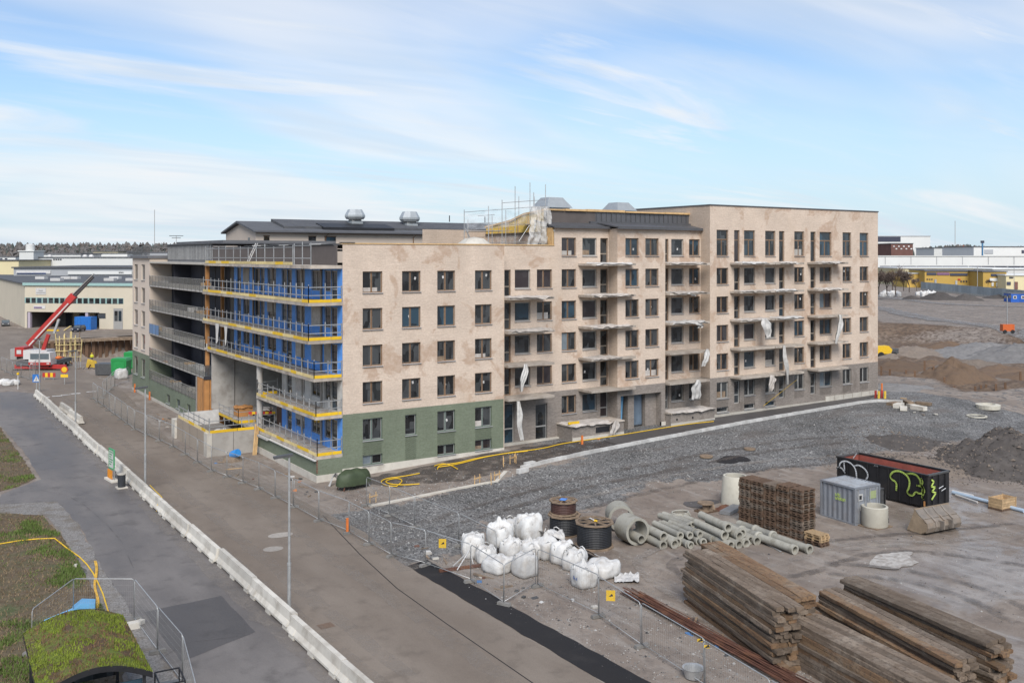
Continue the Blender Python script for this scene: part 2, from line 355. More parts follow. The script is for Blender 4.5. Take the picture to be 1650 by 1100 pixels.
def ground_mat():
    t = NT('ground'); gr = t.attr('gravel'); so = t.attr('soil'); we = t.attr('wet')
    n_big = t.noise(.25, 4, .6); n_mid = t.noise(1.3, 5, .65); n_f = t.noise(14, 2, .7)
    st = t.vor(9.0, out=1); stv = t.N.new('ShaderNodeRGBToBW'); t.L.new(st, stv.inputs[0])
    gcol = t.mix(t.rng(stv.outputs[0], .15, .85, 0, 1, False), (.040, .039, .038), (.285, .28, .27))
    gcol = t.mix(t.rng(n_mid, .35, .7, 0, .6), gcol, (.125, .116, .108))
    gcol = t.mix(1., gcol, t.rng(t.noise(.16, 5, .6, dist=.6), .35, .65, .62, 1.12, False), 'MULTIPLY'); gcol = t.mix(t.rng(t.noise(.3, 4, .6, sc=(.5, 1.6, 1)), .52, .66, 0, .55), gcol, (.115, .097, .084))
    mud = t.mix(t.rng(n_big, .3, .7), (.188, .150, .121), (.27, .225, .186))
    mud = t.mix(t.rng(n_mid, .45, .72, 0, .65), mud, (.115, .094, .08))
    streak = t.noise(.8, 5, .65, sc=(1.1, .22, 1), dist=.5)
    mud = t.mix(t.rng(streak, .50, .68, 0, .6), mud, (.33, .295, .26))
    mud = t.mix(t.rng(n_f, .55, .75, 0, .5), mud, (.245, .218, .192))
    soil = t.mix(t.rng(n_big, .35, .65), (.125, .08, .05), (.205, .145, .098)); soil = t.mix(t.rng(n_mid, .4, .65, 0, .8), soil, (.075, .055, .042))
    f = t.rng(t.math('ADD', gr, t.rng(n_mid, .3, .7, -.35, .35, False)), .42, .62)
    c = t.mix(f, mud, gcol); c = t.mix(t.rng(t.math('ADD', so, t.rng(n_mid, .3, .7, -.2, .2, False)), .35, .65), c, soil)
    t.col(c)
    wetm = t.math('MULTIPLY', we, t.rng(t.noise(.16, 4, .6, dist=.8), .42, .58))
    t.rough(t.math('SUBTRACT', t.rng(n_mid, .3, .7, .82, .95), t.math('MULTIPLY', wetm, .62)))
    t.b.inputs['Specular IOR Level'].default_value = .35
    h = t.math('ADD', t.math('MULTIPLY', n_mid, .6), t.math('MULTIPLY', t.vor(16.0), .35))
    t.bump(t.math('MULTIPLY', h, t.math('SUBTRACT', 1.0, t.math('MULTIPLY', wetm, .8))), .7, .08); return t.m
M['ground'] = ground_mat(); me.materials.append(M['ground'])
tag(inst(me, 'ground'), kind='structure')

def asphalt(name, c, c2, blotch, gl=.75, crack=True):
    t = NT(name); n = t.noise(.22, 6, .6, sc=(1, .35, 1)); f = t.noise(30, 3, .7)
    cc = t.mix(t.rng(n, .35, .68), c, c2); cc = t.mix(t.rng(t.noise(.7, 6, .62), .5, .72, 0, .7), cc, blotch)
    cc = t.mix(1., cc, t.rng(f, .3, .7, .85, 1.15, False), 'MULTIPLY')
    t.col(cc); t.rough(t.rng(n, .35, .65, gl - .12, gl + .1)); t.b.inputs['Specular IOR Level'].default_value = .4
    t.bump(f, .35, .01); return t.m
M['road'] = asphalt('worn_brown_asphalt', (.168, .134, .104), (.222, .184, .148), (.138, .112, .089), .92)
M['path'] = asphalt('damp_grey_asphalt', (.118, .105, .096), (.19, .172, .158), (.092, .082, .075), .64)
M['tar'] = asphalt('fresh_black_asphalt', (.014, .013, .014), (.02, .018, .018), (.028, .025, .024), .95)
M['patch'] = asphalt('dark_asphalt_patch', (.076, .070, .067), (.10, .092, .088), (.062, .057, .055), .62)
M['paint'] = mat('worn_road_paint', (.62, .61, .58), .8, .25, 3, dirt=(.2, .18, .16), dirt_amt=.8)
def wobble(pts, step=1.2, amp=.12, seed=0):
    out = []
    n = len(pts)
    for i in range(n):
        a, b = Vector(pts[i]), Vector(pts[(i + 1) % n]); k = max(1, int((b - a).length / step))
        for j in range(k):
            p = a.lerp(b, j / k); d = (b - a).normalized(); w_ = nzv(p.x, p.y, seed + 20.5, .9) * amp * 2
            out.append((p.x - d.y * w_, p.y + d.x * w_))
    return out
def flat_sheet(name, poly, z, m, parent=None, kind='structure', amp=.12, step=1.2, follow=False):
    P = wobble([p[:2] for p in poly], step, amp, z * 77)
    from mathutils.geometry import delaunay_2d_cdt
    V2, _, F2 = delaunay_2d_cdt([Vector(q) for q in P], [], [list(range(len(P)))], 1, 1e-5)[:3]
    me = bpy.data.meshes.new(name); me.from_pydata([(q.x, q.y, z + (gz(q.x, q.y) if follow else 0)) for q in V2], [], [tuple(f) for f in F2]); me.materials.append(m)
    if len(me.polygons) and me.polygons[0].normal.z < 0: me.flip_normals()
    o = inst(me, name, parent)
    if kind: o['kind'] = kind
    return o
# the street between the barriers and the site fence, then the junction by the crane
flat_sheet('road', [(-13.6, -75), (-5.4, -75), (-5.4, -21), (-4.6, -14), (-5.2, 0), (-7.6, 14), (-6.6, 34), (-4.6, 52), (-3.6, 66), (-4.6, 92), (-5.5, 140), (-2.8, 148), (60, 152), (60, 166), (6, 166), (-8, 200), (-9, 420), (-20, 420), (-18, 180), (-60, 120), (-60, 104), (-18, 92), (-13.6, 66)], .012, M['road'], amp=.05)
# the foot and cycle path left of the barriers
pl = [at(0, 640), at(0, 685), at(40, 730), at(66, 772), at(0, 797), at(0, 812), at(92, 808), at(128, 846), at(160, 905), at(205, 975), at(262, 1060), at(330, 1150), at(430, 1320)]
flat_sheet('path', [(-13.6, 64), (-16, 68), (-26, 66)] + [(p.x, p.y) for p in pl] + [(-13.7, -62), (-13.7, 60)], .016, M['path'], amp=.07, step=.8)
flat_sheet('fresh_asphalt_strip', [(-5.35, -21.2), (-3.9, -20.9), (-3.85, -30), (-3.8, -75), (-5.4, -75), (-5.38, -40)], .022, M['tar'], amp=.05, step=.3)
q = [at(232, 986), at(356, 960), at(412, 1018), at(292, 1066)]
flat_sheet('asphalt_patch', [p[:2] for p in q], .022, M['patch'], amp=.035, step=.4)
for px, py, s in ((452, 862, 1.), (440, 884, .9)):
    p = at(px, py); flat_sheet('pale_patch', [(p.x + s * .75 * math.cos(a * .5236), p.y + s * .55 * math.sin(a * .5236)) for a in range(12)], .02, mat('pale_repair', (.30, .27, .235), .9, .2, 4), amp=.08, step=.3)
p = at(525, 1008); flat_sheet('drain_cover', [(p.x - .35, p.y - .3), (p.x + .35, p.y - .3), (p.x + .35, p.y + .3), (p.x - .35, p.y + .3)], .02, mat('rusty_iron', (.17, .115, .08), .8, .3, 8), amp=.01)
# seam in the road surface
sm = MB(); pts = [at(520, 830), at(580, 893), at(640, 948), at(720, 1005), at(800, 1060), at(880, 1115)]
for a, b in zip(pts, pts[1:]):
    d = (b - a).normalized(); n_ = Vector((-d.y, d.x, 0)) * .028
    sm.quad((a - n_)[:2] + (.017,), (b - n_)[:2] + (.017,), (b + n_)[:2] + (.017,), (a + n_)[:2] + (.017,))
tag(sm.build('road_seam', M['tar']), kind='structure')
# crossing bars of the junction
for i, (px, py) in enumerate(((92, 638), (106, 636), (122, 634), (147, 631), (72, 640))):
    p = at(px, py); flat_sheet('crossing_bar', [(p.x - .55, p.y - .25), (p.x + .55, p.y - .25), (p.x + .55, p.y + .25), (p.x - .55, p.y + .25)], .02, M['paint'], amp=.02)
# gravel verge beside the path and the two lawns
M['verge'] = NT('gravel_verge').m
def verge_mat():
    t = NT('gravel_verge'); b = t.N.new('ShaderNodeRGBToBW'); t.L.new(t.vor(14, out=1), b.inputs[0])
    c = t.mix(t.rng(b.outputs[0], .1, .9, 0, 1, False), (.145, .133, .12), (.28, .262, .243)); c = t.mix(t.rng(t.noise(.9, 6), .45, .7, 0, .8), c, (.14, .115, .085)); t.col(c); t.rough(.92); t.bump(t.vor(14), .6, .05); return t.m
M['verge'] = verge_mat()
v1 = [at(92, 808), at(128, 846), at(160, 905), at(205, 975), at(262, 1060), at(330, 1150), at(430, 1320), at(150, 1320), at(205, 1130), at(200, 1040), at(165, 975), at(128, 905), at(98, 860), at(70, 830), at(0, 826), at(0, 812)]
flat_sheet('gravel_verge', [p[:2] for p in v1], .010, M['verge'], amp=.12, step=.5)
def turf_mat():
    t = NT('turf'); n = t.noise(.35, 6, .62, dist=.5); m_ = t.noise(2.5, 6, .65)
    c = t.mix(t.rng(n, .46, .68), (.105, .072, .042), (.07, .088, .03)); c = t.mix(t.rng(m_, .45, .7, 0, .7), c, (.17, .13, .08)); c = t.mix(t.rng(t.noise(11, 4), .5, .75, 0, .6), c, (.055, .06, .025)); t.col(c); t.rough(.95)
    t.bump(m_, .8, .1); return t.m
M['turf'] = turf_mat()
lawn1 = [at(0, 826), at(70, 830), at(98, 860), at(128, 905), at(165, 975), at(200, 1040), at(205, 1130), at(150, 1320), at(-220, 1320), at(-220, 900), at(-120, 826)]
lawn2 = [at(0, 688), at(34, 735), at(58, 770), at(30, 784), at(0, 792), at(-120, 806), at(-220, 780), at(-150, 690)]
flat_sheet('lawn', [p[:2] for p in lawn1], .008, M['turf'], amp=.15, step=.6)
flat_sheet('lawn', [p[:2] for p in lawn2], .008, M['turf'], amp=.15, step=.6)
# grass blades on the lawns
gm = MB(); rg = random.Random(3); gcols = []
def in_poly(x, y, P): return poly_sd((x, y), P) > 0.05
for P, cnt in ((lawn1, 26000), (lawn2, 9000)):
    PP = [tuple(p[:2]) for p in P]; x0 = min(p[0] for p in PP); x1 = max(p[0] for p in PP); y0 = min(p[1] for p in PP); y1 = max(p[1] for p in PP); k = 0; tries = 0
    while k < cnt and tries < cnt * 6:
        tries += 1
        x = rg.uniform(x0, x1); y = rg.uniform(y0, y1)
        q_ = Vector((x, y, 0)) - CAM; dd = q_.dot(FWD)
        if dd < 15 or abs(q_.dot(RGT) / dd) > .58 or not in_poly(x, y, PP): continue
        dens = nzv(x, y, 31, .22) + .5 * nzv(x, y, 32, .8)
        if rg.random() > .18 + sstep(-.1, .35, dens) * .9: continue
        k += 1; h = rg.uniform(.05, .16) * (1 + .5 * sstep(0, .4, dens)); a = rg.uniform(0, 6.28); wd = rg.uniform(.015, .035)
        dx, dy = math.cos(a) * wd, math.sin(a) * wd; lx, ly = rg.uniform(-.09, .09), rg.uniform(-.09, .09)
        gm.mi = 0 if dens + rg.uniform(-.25, .25) > .08 else 1
        gm.add([(x - dx, y - dy, .005), (x + dx, y + dy, .005), (x + lx, y + ly, h)], [(0, 1, 2)])
M['grass'] = mat('grass_blades', (.10, .145, .03), .8, .35, .6, bump=0); M['straw'] = mat('dry_grass_blades', (.21, .15, .085), .9, .3, .8, bump=0)
tag(gm.build('grass', [M['grass'], M['straw']], fix=False), 'short green and straw coloured grass on the lawns beside the path', 'grass', kind='stuff')
# loose stones on the gravel and the mud
stones = MB(); rs = random.Random(5)
def stone(x, y, z, r):
    k = [(r * rs.uniform(.7, 1.2)) for _ in range(5)]; a = rs.uniform(0, 6.28); c, s = math.cos(a), math.sin(a)
    stones.add([(x + c * k[0], y + s * k[0], z), (x - s * k[1], y + c * k[1], z), (x - c * k[2], y - s * k[2], z), (x + s * k[3], y - c * k[3], z), (x, y, z + k[4] * .8)], [(0, 1, 4), (1, 2, 4), (2, 3, 4), (3, 0, 4)])
cnt = 0
while cnt < 60000:
    u = rs.uniform(-4.5, 62); v = rs.uniform(-45, -1.5)
    if v > -7 and u < -2.3: continue
    d = (Vector((u, v, 0)) - CAM).length
    if rs.random() > min(1, (58 / d) ** 2): continue
    n = nzv(u, v, 11, .13) * 3.5
    gr = sstep(-19, -14, v + n) if u > 0 else 1
    if v < -20 and u < 3.2: gr = .35
    if rs.random() > .05 + gr: continue
    if -4.5 < u < -2.2 and v > 0: continue
    stones.mi = rs.choice((0, 0, 1, 2)); stone(u, v, gz(u, v) - .01, rs.uniform(.02, .05) if rs.random() < .965 else rs.uniform(.05, .11)); cnt += 1
tag(stones.build('loose_stones', [mat('grey_stone', (.19, .186, .178), .9, .3, 5, bump=0), mat('pale_stone', (.36, .35, .33), .9, .2, 5, bump=0), mat('dark_stone', (.065, .062, .06), .9, .3, 5, bump=0)], fix=False),
    'loose grey crushed stones scattered over the building site ground', 'stones', kind='stuff')

# ================================================================== the apartment block under construction
B = thing('apartment_building', 'unfinished beige brick apartment block with green and grey brick base and blue membrane wall', 'building')
def wall(name, m, p0, ax, nrm, l, z0, z1, ops=(), depth=.2, parent=B, back=None):
    """upright wall: starts at p0 (x, y), runs l along ax, faces nrm; openings (s0, s1, z0, z1) get reveals"""
    ax = Vector(ax); nrm = Vector(nrm); o = Vector((p0[0], p0[1], 0))
    S = sorted({0, l} | {x for q in ops for x in q[:2]}); Zs = sorted({z0, z1} | {max(z0, min(z1, x)) for q in ops for x in q[2:4]})
    mb = MB()
    def P(s, z, d=0): p = o + ax * s - nrm * d; return (p.x, p.y, z)
    for a, b in zip(S, S[1:]):
        for c, d in zip(Zs, Zs[1:]):
            ms, mz = (a + b) / 2, (c + d) / 2
            if any(q[0] < ms < q[1] and q[2] < mz < q[3] for q in ops): continue
            mb.quad(P(a, c), P(b, c), P(b, d), P(a, d))
    for a, b, c, d in [q[:4] for q in ops]:
        mb.quad(P(a, c), P(a, d), P(a, d, depth), P(a, c, depth)); mb.quad(P(b, c), P(b, c, depth), P(b, d, depth), P(b, d))
        mb.quad(P(a, d), P(b, d), P(b, d, depth), P(a, d, depth)); mb.quad(P(a, c), P(a, c, depth), P(b, c, depth), P(b, c))
    return mb.build(name, m, parent, fix=False)
WM = {}
def win_mesh(kind, w_, h, fm):
    key = (kind, round(w_, 2), round(h, 2), fm)
    if key in WM: return WM[key]
    f = MB(); g = MB(); fr = .055; D0, D1 = -.02, .05
    def bx(x0, x1, z0, z1, d0=D0, d1=D1): f.box(x0, x1, d0, d1, z0, z1)
    bx(0, fr, 0, h); bx(w_ - fr, w_, 0, h); bx(fr, w_ - fr, h - fr, h); bx(fr, w_ - fr, 0, fr)
    f.mi = 1
    def sash(x0, x1, z0, z1):
        s = .035
        bx(x0, x0 + s, z0, z1, D0 + .02); bx(x1 - s, x1, z0, z1, D0 + .02); bx(x0 + s, x1 - s, z0, z0 + s, D0 + .02); bx(x0 + s, x1 - s, z1 - s, z1, D0 + .02)
        g.box(x0 + s, x1 - s, .02, .03, z0 + s, z1 - s)
    if kind == 'two':
        mm = w_ * .47; sash(fr, mm - .05, fr, h - fr); sash(mm + .05, w_ - fr, fr, h - fr); f.mi = 0; bx(mm - .05, mm + .05, fr, h - fr)
    elif kind == 'fixed': sash(fr, w_ - fr, fr, h - fr)
    elif kind == 'door':
        z_ = h * .36; sash(fr, w_ - fr, fr, z_); sash(fr, w_ - fr, z_ + .05, h - fr); bx(fr, w_ - fr, z_, z_ + .05)
    elif kind == 'tall':
        z_ = h * .62; mm = w_ * .5; sash(fr, mm - .04, fr, z_); sash(mm + .04, w_ - fr, fr, z_); sash(fr, w_ - fr, z_ + .07, h - fr); f.mi = 0; bx(mm - .04, mm + .04, fr, z_); bx(fr, w_ - fr, z_, z_ + .07)
    elif kind == 'talldoor':
        z_ = h * .68; sash(fr, w_ - fr, fr, z_); sash(fr, w_ - fr, z_ + .06, h - fr); f.mi = 0; bx(fr, w_ - fr, z_, z_ + .06)
    m1 = M['frame_grey'] if fm != 'frame_brown' else M['frame_tan']
    fme = f.mesh([M[fm], m1], name='window_frame'); gme = g.mesh(M['glass'], name='pane')
    sl = MB(); sl.box(-.03, w_ + .03, -.27, -.02, -.05, -.012); sme = sl.mesh(M['sill'], name='sill')
    WM[key] = (fme, gme, sme); return WM[key]
M['frame_tan'] = mat('tan_frame', (.28, .235, .185), .5, .1, 4)
def window(kind, x, y, z, w_, h, fm='frame_brown', rz=0., sill=True, parent=B, depth=.16, name=None):
    fme, gme, sme = win_mesh(kind, w_, h, fm)
    off = Vector((0, depth, 0)); off.rotate(Matrix.Rotation(rz, 3, 'Z'))
    o = inst(fme, name or ('glazed_door' if 'door' in kind else 'window'), parent, (x + off.x, y + off.y, z), (0, 0, rz))
    inst(gme, 'pane', o)
    if sill and 'door' not in kind: inst(sme, 'sill', o, (0, -depth + .16 - .0, 0))
    return o
ROWS = [16.1, 13.2, 10.3, 7.4, 4.5]; WH = 1.68; DH = 2.36
XA = (1, 0, 0); XN = (0, -1, 0); YA = (0, -1, 0); YN = (-1, 0, 0)
jobs = []
def front(name, m, v, u0, u1, z0, z1, ops, **k):
    """ops: (kind, ua, ub, za, zb, frame)"""
    wall(name, m, (u0, v), XA, XN, u1 - u0, z0, z1, [(a - u0, b - u0, c, d) for kd, a, b, c, d, fm in ops], **k)
    for kd, a, b, c, d, fm in ops:
        if kd: window(kd, a, v, c, b - a, d - c, fm)
FB = 'frame_brown'; FG = 'frame_grey'
# --- front A, the block at the corner
ACOL = [(1.69, 3.41), (5.15, 6.84), (8.39, 10.09), (12.03, 13.71)]
ops = [('two', a, b, t - WH, t, FB) for t in ROWS[:4] for a, b in ACOL]
front('upper_wall', M['beige'], 0, 0, 14.95, 5.0, 18.25, ops)
gops = [('two', 1.69, 3.41, 2.78, 4.5, 'frame_green'), ('fixed', 5.42, 6.45, 2.82, 4.48, 'frame_green'), ('two', 8.39, 10.09, 2.80, 4.5, 'frame_green'), ('two', 12.03, 13.71, 2.80, 4.5, 'frame_green'),
        ('two', 1.69, 3.41, .86, 1.62, 'frame_green'), ('two', 8.39, 10.09, .84, 1.70, 'frame_green'), ('two', 12.03, 13.71, .84, 1.74, 'frame_green')]
front('lower_wall', M['green'], -.012, -.012, 14.95, .8, 5.0, gops)
pl_ = MB(); pl_.box(-.02, 14.97, -.03, .3, -.6, .8); pl_.build('plinth', M['concrete_pale'], B)
MB().box(14.9, 14.97, -.03, 1.3, .8, 18.2).build('return_wall', M['beige'], B)
# relief patches of projecting headers under the ground floor windows
rel = MB()
for a, b, z0, z1 in ((1.69, 3.41, 1.72, 2.66), (5.42, 6.45, .9, 2.7), (8.39, 10.09, 1.78, 2.68), (12.03, 13.71, 1.84, 2.68)):
    z = z0; r_ = 0
    while z < z1 - .06:
        x = a + (.125 if r_ % 2 else 0)
        while x < b - .12: rel.box(x, x + .115, -.06, -.012, z, z + .062); x += .25
        z += .075 * 1.0; r_ += 1
tag(rel.build('brick_relief', M['green'], B), kind='stuff')
# --- front B (set back 1.3)
VB = 1.3; SILLB = 1.3
TOP6 = 19.0
b_ops = []
for t in ROWS[:4]:
    b_ops += [('door', 15.75, 16.52, t - DH, t, FB), ('fixed', 16.95, 18.62, t - WH, t, FG), ('two', 19.34, 21.03, t - WH, t, FB)]
for t in [TOP6] + ROWS[:4]:
    b_ops += [('two', 22.11, 23.78, t - WH, t, FB), ('fixed', 24.51, 26.21, t - WH, t, FG), ('door', 26.64, 27.6, t - DH, t, FB)]
# two recessed pieces so that the lower part keeps its lower parapet
front('upper_wall', M['beige'], VB, 14.95, 21.26, 5.0, 18.25, [q for q in b_ops if q[1] < 21.2])
front('upper_wall', M['beige'], VB, 21.26, 27.65, 5.0, 19.9, [q for q in b_ops if q[1] > 21.2])
front('ground_floor_wall', M['greybrick'], VB, 14.95, 27.65, .2, 5.0,
      [('door', 15.75, 16.9, .75, 4.3, FG), ('door', 19.2, 20.5, .75, 4.0, 'steel_dark'), ('two', 22.11, 23.78, 2.82, 4.5, FB), ('fixed', 24.51, 26.21, 2.82, 4.5, FG), ('door', 26.64, 27.6, 2.1, 4.5, FG)])
# --- front C
c_ops = [('two', a, b, t - WH, t, FB) for t in [TOP6] + ROWS[:4] for a, b in ((28.62, 30.28), (31.11, 32.82))]
front('upper_wall', M['beige'], 0, 27.65, 33.67, 5.0, 19.95, c_ops)
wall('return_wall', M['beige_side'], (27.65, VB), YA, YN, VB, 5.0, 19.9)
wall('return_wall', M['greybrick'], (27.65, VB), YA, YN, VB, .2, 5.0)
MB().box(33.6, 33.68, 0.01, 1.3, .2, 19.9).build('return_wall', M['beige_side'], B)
front('ground_floor_wall', M['greybrick'], 0, 27.65, 33.67, .2, 5.0, [(None, 28.05, 33.15, .2, 4.15, FG)], depth=1.3)
pb = MB(); pb.box(28.0, 33.2, 1.29, 1.4, .2, 4.2); pb.box(29.4, 30.15, .55, 1.29, .2, 4.15); pb.box(31.75, 33.15, .75, 1.29, .2, 4.15); pb.build('porch_wall', M['greybrick'], B)
blue_t = mat('blue_tarpaulin', (.10, .25, .40), .5, .3, 1.2, bump=.6, bscale=6)
dv_ = MB(); dv_.box(28.1, 29.36, 1.16, 1.24, 1.0, 4.1); dv_.box(30.2, 31.7, 1.1, 1.2, .95, 4.1); dd_ = dv_.build('entrance_door', M['steel_dark'], B)
MB().grid(lambda s, t: (30.25 + 1.3 * s, 1.06 - .03 * math.sin(s * 9 + t), 1.05 + 3.0 * t), 8, 6).build('protective_film', mat('grey_blue_film', (.115, .15, .19), .35, .2, 1.5), dd_)
MB().grid(lambda s, t: (28.15 + 1.1 * s * (1 - .55 * (1 - t)) - .0, .95 - .25 * (1 - t) + .06 * math.sin(s * 11 + t * 3), .95 + 3.0 * t), 10, 10).build('tarpaulin', blue_t, dd_)
# --- front D (set back)
d_ops = []
for t in [TOP6] + ROWS[:4]:
    d_ops += [('door', 34.55, 35.3, t - DH, t, FB), ('fixed', 35.67, 37.34, t - WH, t, FG), ('two', 38.1, 39.6, t - WH, t, FB)]
front('upper_wall', M['beige'], VB, 33.67, 39.72, 5.0, 19.95, d_ops)
front('ground_floor_wall', M['greybrick'], VB, 33.67, 39.72, .4, 5.0, [('door', 34.55, 35.3, 2.14, 4.5, FG), ('fixed', 35.67, 37.34, 2.82, 4.5, FG), ('two', 38.1, 39.6, 2.82, 4.5, FG)])
# --- front E, the tall end block
e_win = [(40.66, 42.34, 'two'), (44.64, 46.29, 'fixed'), (47.83, 49.43, 'fixed'), (52.42, 54.04, 'two'), (56.6, 58.63, 'two'), (60.56, 62.11, 'two'), (63.62, 65.22, 'two')]
e_door = [(43.18, 44.0), (49.99, 50.85), (55.07, 55.92)]
e_ops = []
for t in ROWS[:4]:
    e_ops += [(k, a, b, t - WH, t, FB if k == 'two' else FG) for a, b, k in e_win] + [('door', a, b, t - DH, t, FB) for a, b in e_door]
e_ops += [('tall', a, b, 17.3, 19.97, FB) for a, b, k in e_win] + [('talldoor', a, b, 16.68, 19.97, FB) for a, b in e_door]
front('upper_wall', M['beige'], 0, 39.72, 66.97, 5.0, 22.4, e_ops)
eg = [(k if k != 'fixed' else 'two', a, b, 2.82, 4.5, FG) for a, b, k in e_win] + [('door', a, b, 2.14, 4.5, FG) for a, b in e_door] + [('fixed', a, b, 1.42, 1.95, FG) for a, b in ((40.66, 42.34), (44.64, 46.29), (47.83, 49.43))]
front('ground_floor_wall', M['greybrick'], -.012, 39.708, 66.98, 1.3, 5.0, eg)
MB().box(39.70, 67.0, -.04, .3, .2, 1.3).build('plinth', M['concrete_pale'], B)
# plinth slabs along the right end
for i in range(6): MB().box(57.5 + i * 1.58, 59.0 + i * 1.58, -.10, -.04, .6, 1.72 + .02 * (i % 2)).build('plinth_slab', M['concrete_pale'], B)
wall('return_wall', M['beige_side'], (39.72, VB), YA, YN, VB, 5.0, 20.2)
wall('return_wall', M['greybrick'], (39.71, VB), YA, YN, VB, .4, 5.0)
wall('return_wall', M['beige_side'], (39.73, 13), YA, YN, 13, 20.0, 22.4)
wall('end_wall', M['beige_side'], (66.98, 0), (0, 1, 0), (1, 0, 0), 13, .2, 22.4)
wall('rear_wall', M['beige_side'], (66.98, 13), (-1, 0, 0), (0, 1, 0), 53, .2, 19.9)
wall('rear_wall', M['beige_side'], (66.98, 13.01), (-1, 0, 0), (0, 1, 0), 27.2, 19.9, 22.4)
rel = MB()
for a, b in ((40.66, 42.34), (44.64, 46.29), (47.83, 49.43), (52.42, 54.04), (56.6, 58.63), (60.56, 62.11), (63.62, 65.22)):
    z = 2.0; r_ = 0
    while z < 2.68:
        x = a + (.125 if r_ % 2 else 0)
        while x < b - .12: rel.box(x, x + .115, -.06, -.012, z, z + .062); x += .25
        z += .075; r_ += 1
tag(rel.build('brick_relief', M['greybrick'], B), kind='stuff')
# --- copings and flat roofs
MB().box(-.06, 14.99, -.06, .42, 18.25, 18.34).build('parapet_plank', M['wood_new'], B); MB().box(14.995, 21.26, 1.24, 1.72, 18.25, 18.342).build('parapet_plank', M['wood_new'], B)
MB().box(-.1, 1.0, -.12, .5, 18.345, 18.40).build('coping', M['roof'], B)
MB().box(39.66, 67.05, -.07, .4, 22.4, 22.52).build('coping', M['seam'], B)
MB().box(39.66, 40.06, .4, 13, 22.4, 22.52).build('coping', M['seam'], B)
MB().box(39.9, 66.9, .3, 12.9, 21.9, 22.0).build('flat_roof', M['roof'], B)
MB().box(.1, 14.85, .4, 14, 17.75, 17.85).build('flat_roof', M['roof'], B); MB().box(14.85, 21.1, 1.5, 14, 17.75, 17.852).build('flat_roof', M['roof'], B)
# --- the sloping roof and dark attic over the middle of the front
rf = MB()
for a, b, v0 in ((21.0, 28.0, 1.0), (27.4, 34.0, -.35), (33.6, 39.7, 1.0)):
    rf.extr([(v0, 19.96), (4.2, 20.62), (4.2, 20.5), (v0, 19.84)], (0, 1, 0), (0, 0, 1), (a, 0, .004 * a), (1, 0, 0), b - a)
rf.box(21.02, 27.7, .9, 1.05, 19.86, 20.1); rf.box(27.38, 34.02, -.46, -.3, 19.84, 20.1); rf.box(33.8, 39.68, .9, 1.05, 19.86, 20.12)
rf.build('eaves_roof', M['seam'], B)
MB().box(21.4, 27.4, 3.0, 3.2, 20.3, 21.55).build('attic_wall', M['attic_brown'], B)
at_ = MB(); at_.box(27.4, 39.7, 3.0, 3.2, 20.3, 21.55); at_.build('attic_wall', M['seam'], B)
for i in range(20): MB().box(27.5 + i * .62, 27.54 + i * .62, 2.93, 3.0, 20.55, 21.5).build('standing_seam', M['seam'], B)
MB().box(26.6, 39.7, 2.7, 3.0, 20.38, 20.62).build('flashing', M['seam'], B)
for i, (a, b) in enumerate(((21.3, 23.6), (23.7, 26.2), (26.3, 31.0), (31.1, 36.2), (36.3, 39.8))): MB().box(a, b, 2.85 - .05 * (i % 2), 3.3, 21.56, 21.70 + .04 * (i % 3)).build('roof_edge_plank', M['wood_new'], B)
MB().extr([(3.2, 21.35), (3.2, 21.55), (13, 20.3), (13, 20.1)], (0, 1, 0), (0, 0, 1), (21.3, 0, 0), (1, 0, 0), 18.4).build('attic_roof', M['roof_grey'], B)
MB().box(21.1, 21.25, 1.35, 3.2, 17.8, 19.9).build('return_wall', M['wood_new'], B)
wall('return_wall', M['beige'], (21.28, 13), YA, YN, 11.4, 17.8, 19.5)
MB().extr([(3.05, 19.5), (12.9, 19.5), (12.9, 20.15), (8.5, 20.6), (6, 21.2), (3.05, 21.45)], (0, 1, 0), (0, 0, 1), (21.2, 0, 0), (1, 0, 0), .15).build('insulation', M['insulation'], B)
for j in range(6): MB().box(21.15, 21.2, 3.6 + j * 1.7, 3.75 + j * 1.7, 19.5, 21.25 - .2 * j).build('stud', M['wood_new'], B)
MB().extr([(3.0, 21.45), (6, 21.22), (8.5, 20.62), (13, 20.15), (13, 20.32), (8.5, 20.8), (6, 21.4), (3.0, 21.62)], (0, 1, 0), (0, 0, 1), (21.1, 0, 0), (1, 0, 0), .2).build('verge_board', M['wood_new'], B)
MB().box(21.12, 21.2, 3.2, 12.9, 19.4, 19.55).build('ledger_board', M['wood_old_dark'], B)
# --- balcony slabs of the front with the torn plastic on them
def crumple(name, x0, x1, y0, y1, z, parent, m, amp=.09, over=.12, seed=0, nx=14, ny=5):
    rr = random.Random(seed)
    ph = [rr.uniform(0, 6) for _ in range(4)]
    def fn(s, t):
        x = lerp(x0 - over, x1 + over, s); y = lerp(y0 - over, y1, t); n = nzv(x * 2.1, y * 2.6, seed * 1.7) + .6 * nzv(x * 5, y * 5, seed + .5)
        zz = z + .05 + amp * (n + .35)
        e = min(s, 1 - s) * nx
        if t < .12 or e < .9: zz -= .10 + .22 * max(0, nzv(x * 1.3, seed * 3.1, ph[0]) + .1)
        return (x + .08 * nzv(x * 3, y * 3, seed + 9), y + .1 * nzv(x * 3, y * 3, seed + 4), zz)
    return MB().grid(fn, nx, ny).build(name, m, parent)
def balcony(u0, u1, v0, z, seed, sheetf=.7, vin=VB):
    o = MB().box(u0, u1, v0, vin, z - .2, z).build('balcony_slab', M['slab'], B)
    if sheetf > 0:
        rr = random.Random(seed); a = lerp(u0, u1, rr.uniform(0, 1 - sheetf)); b = a + (u1 - u0) * sheetf
        crumple('torn_sheet', a, b, v0, vin - .3, z, o, M['plastic_grey'] if rr.random() < .7 else M['plastic_white'], seed=seed)
    return o
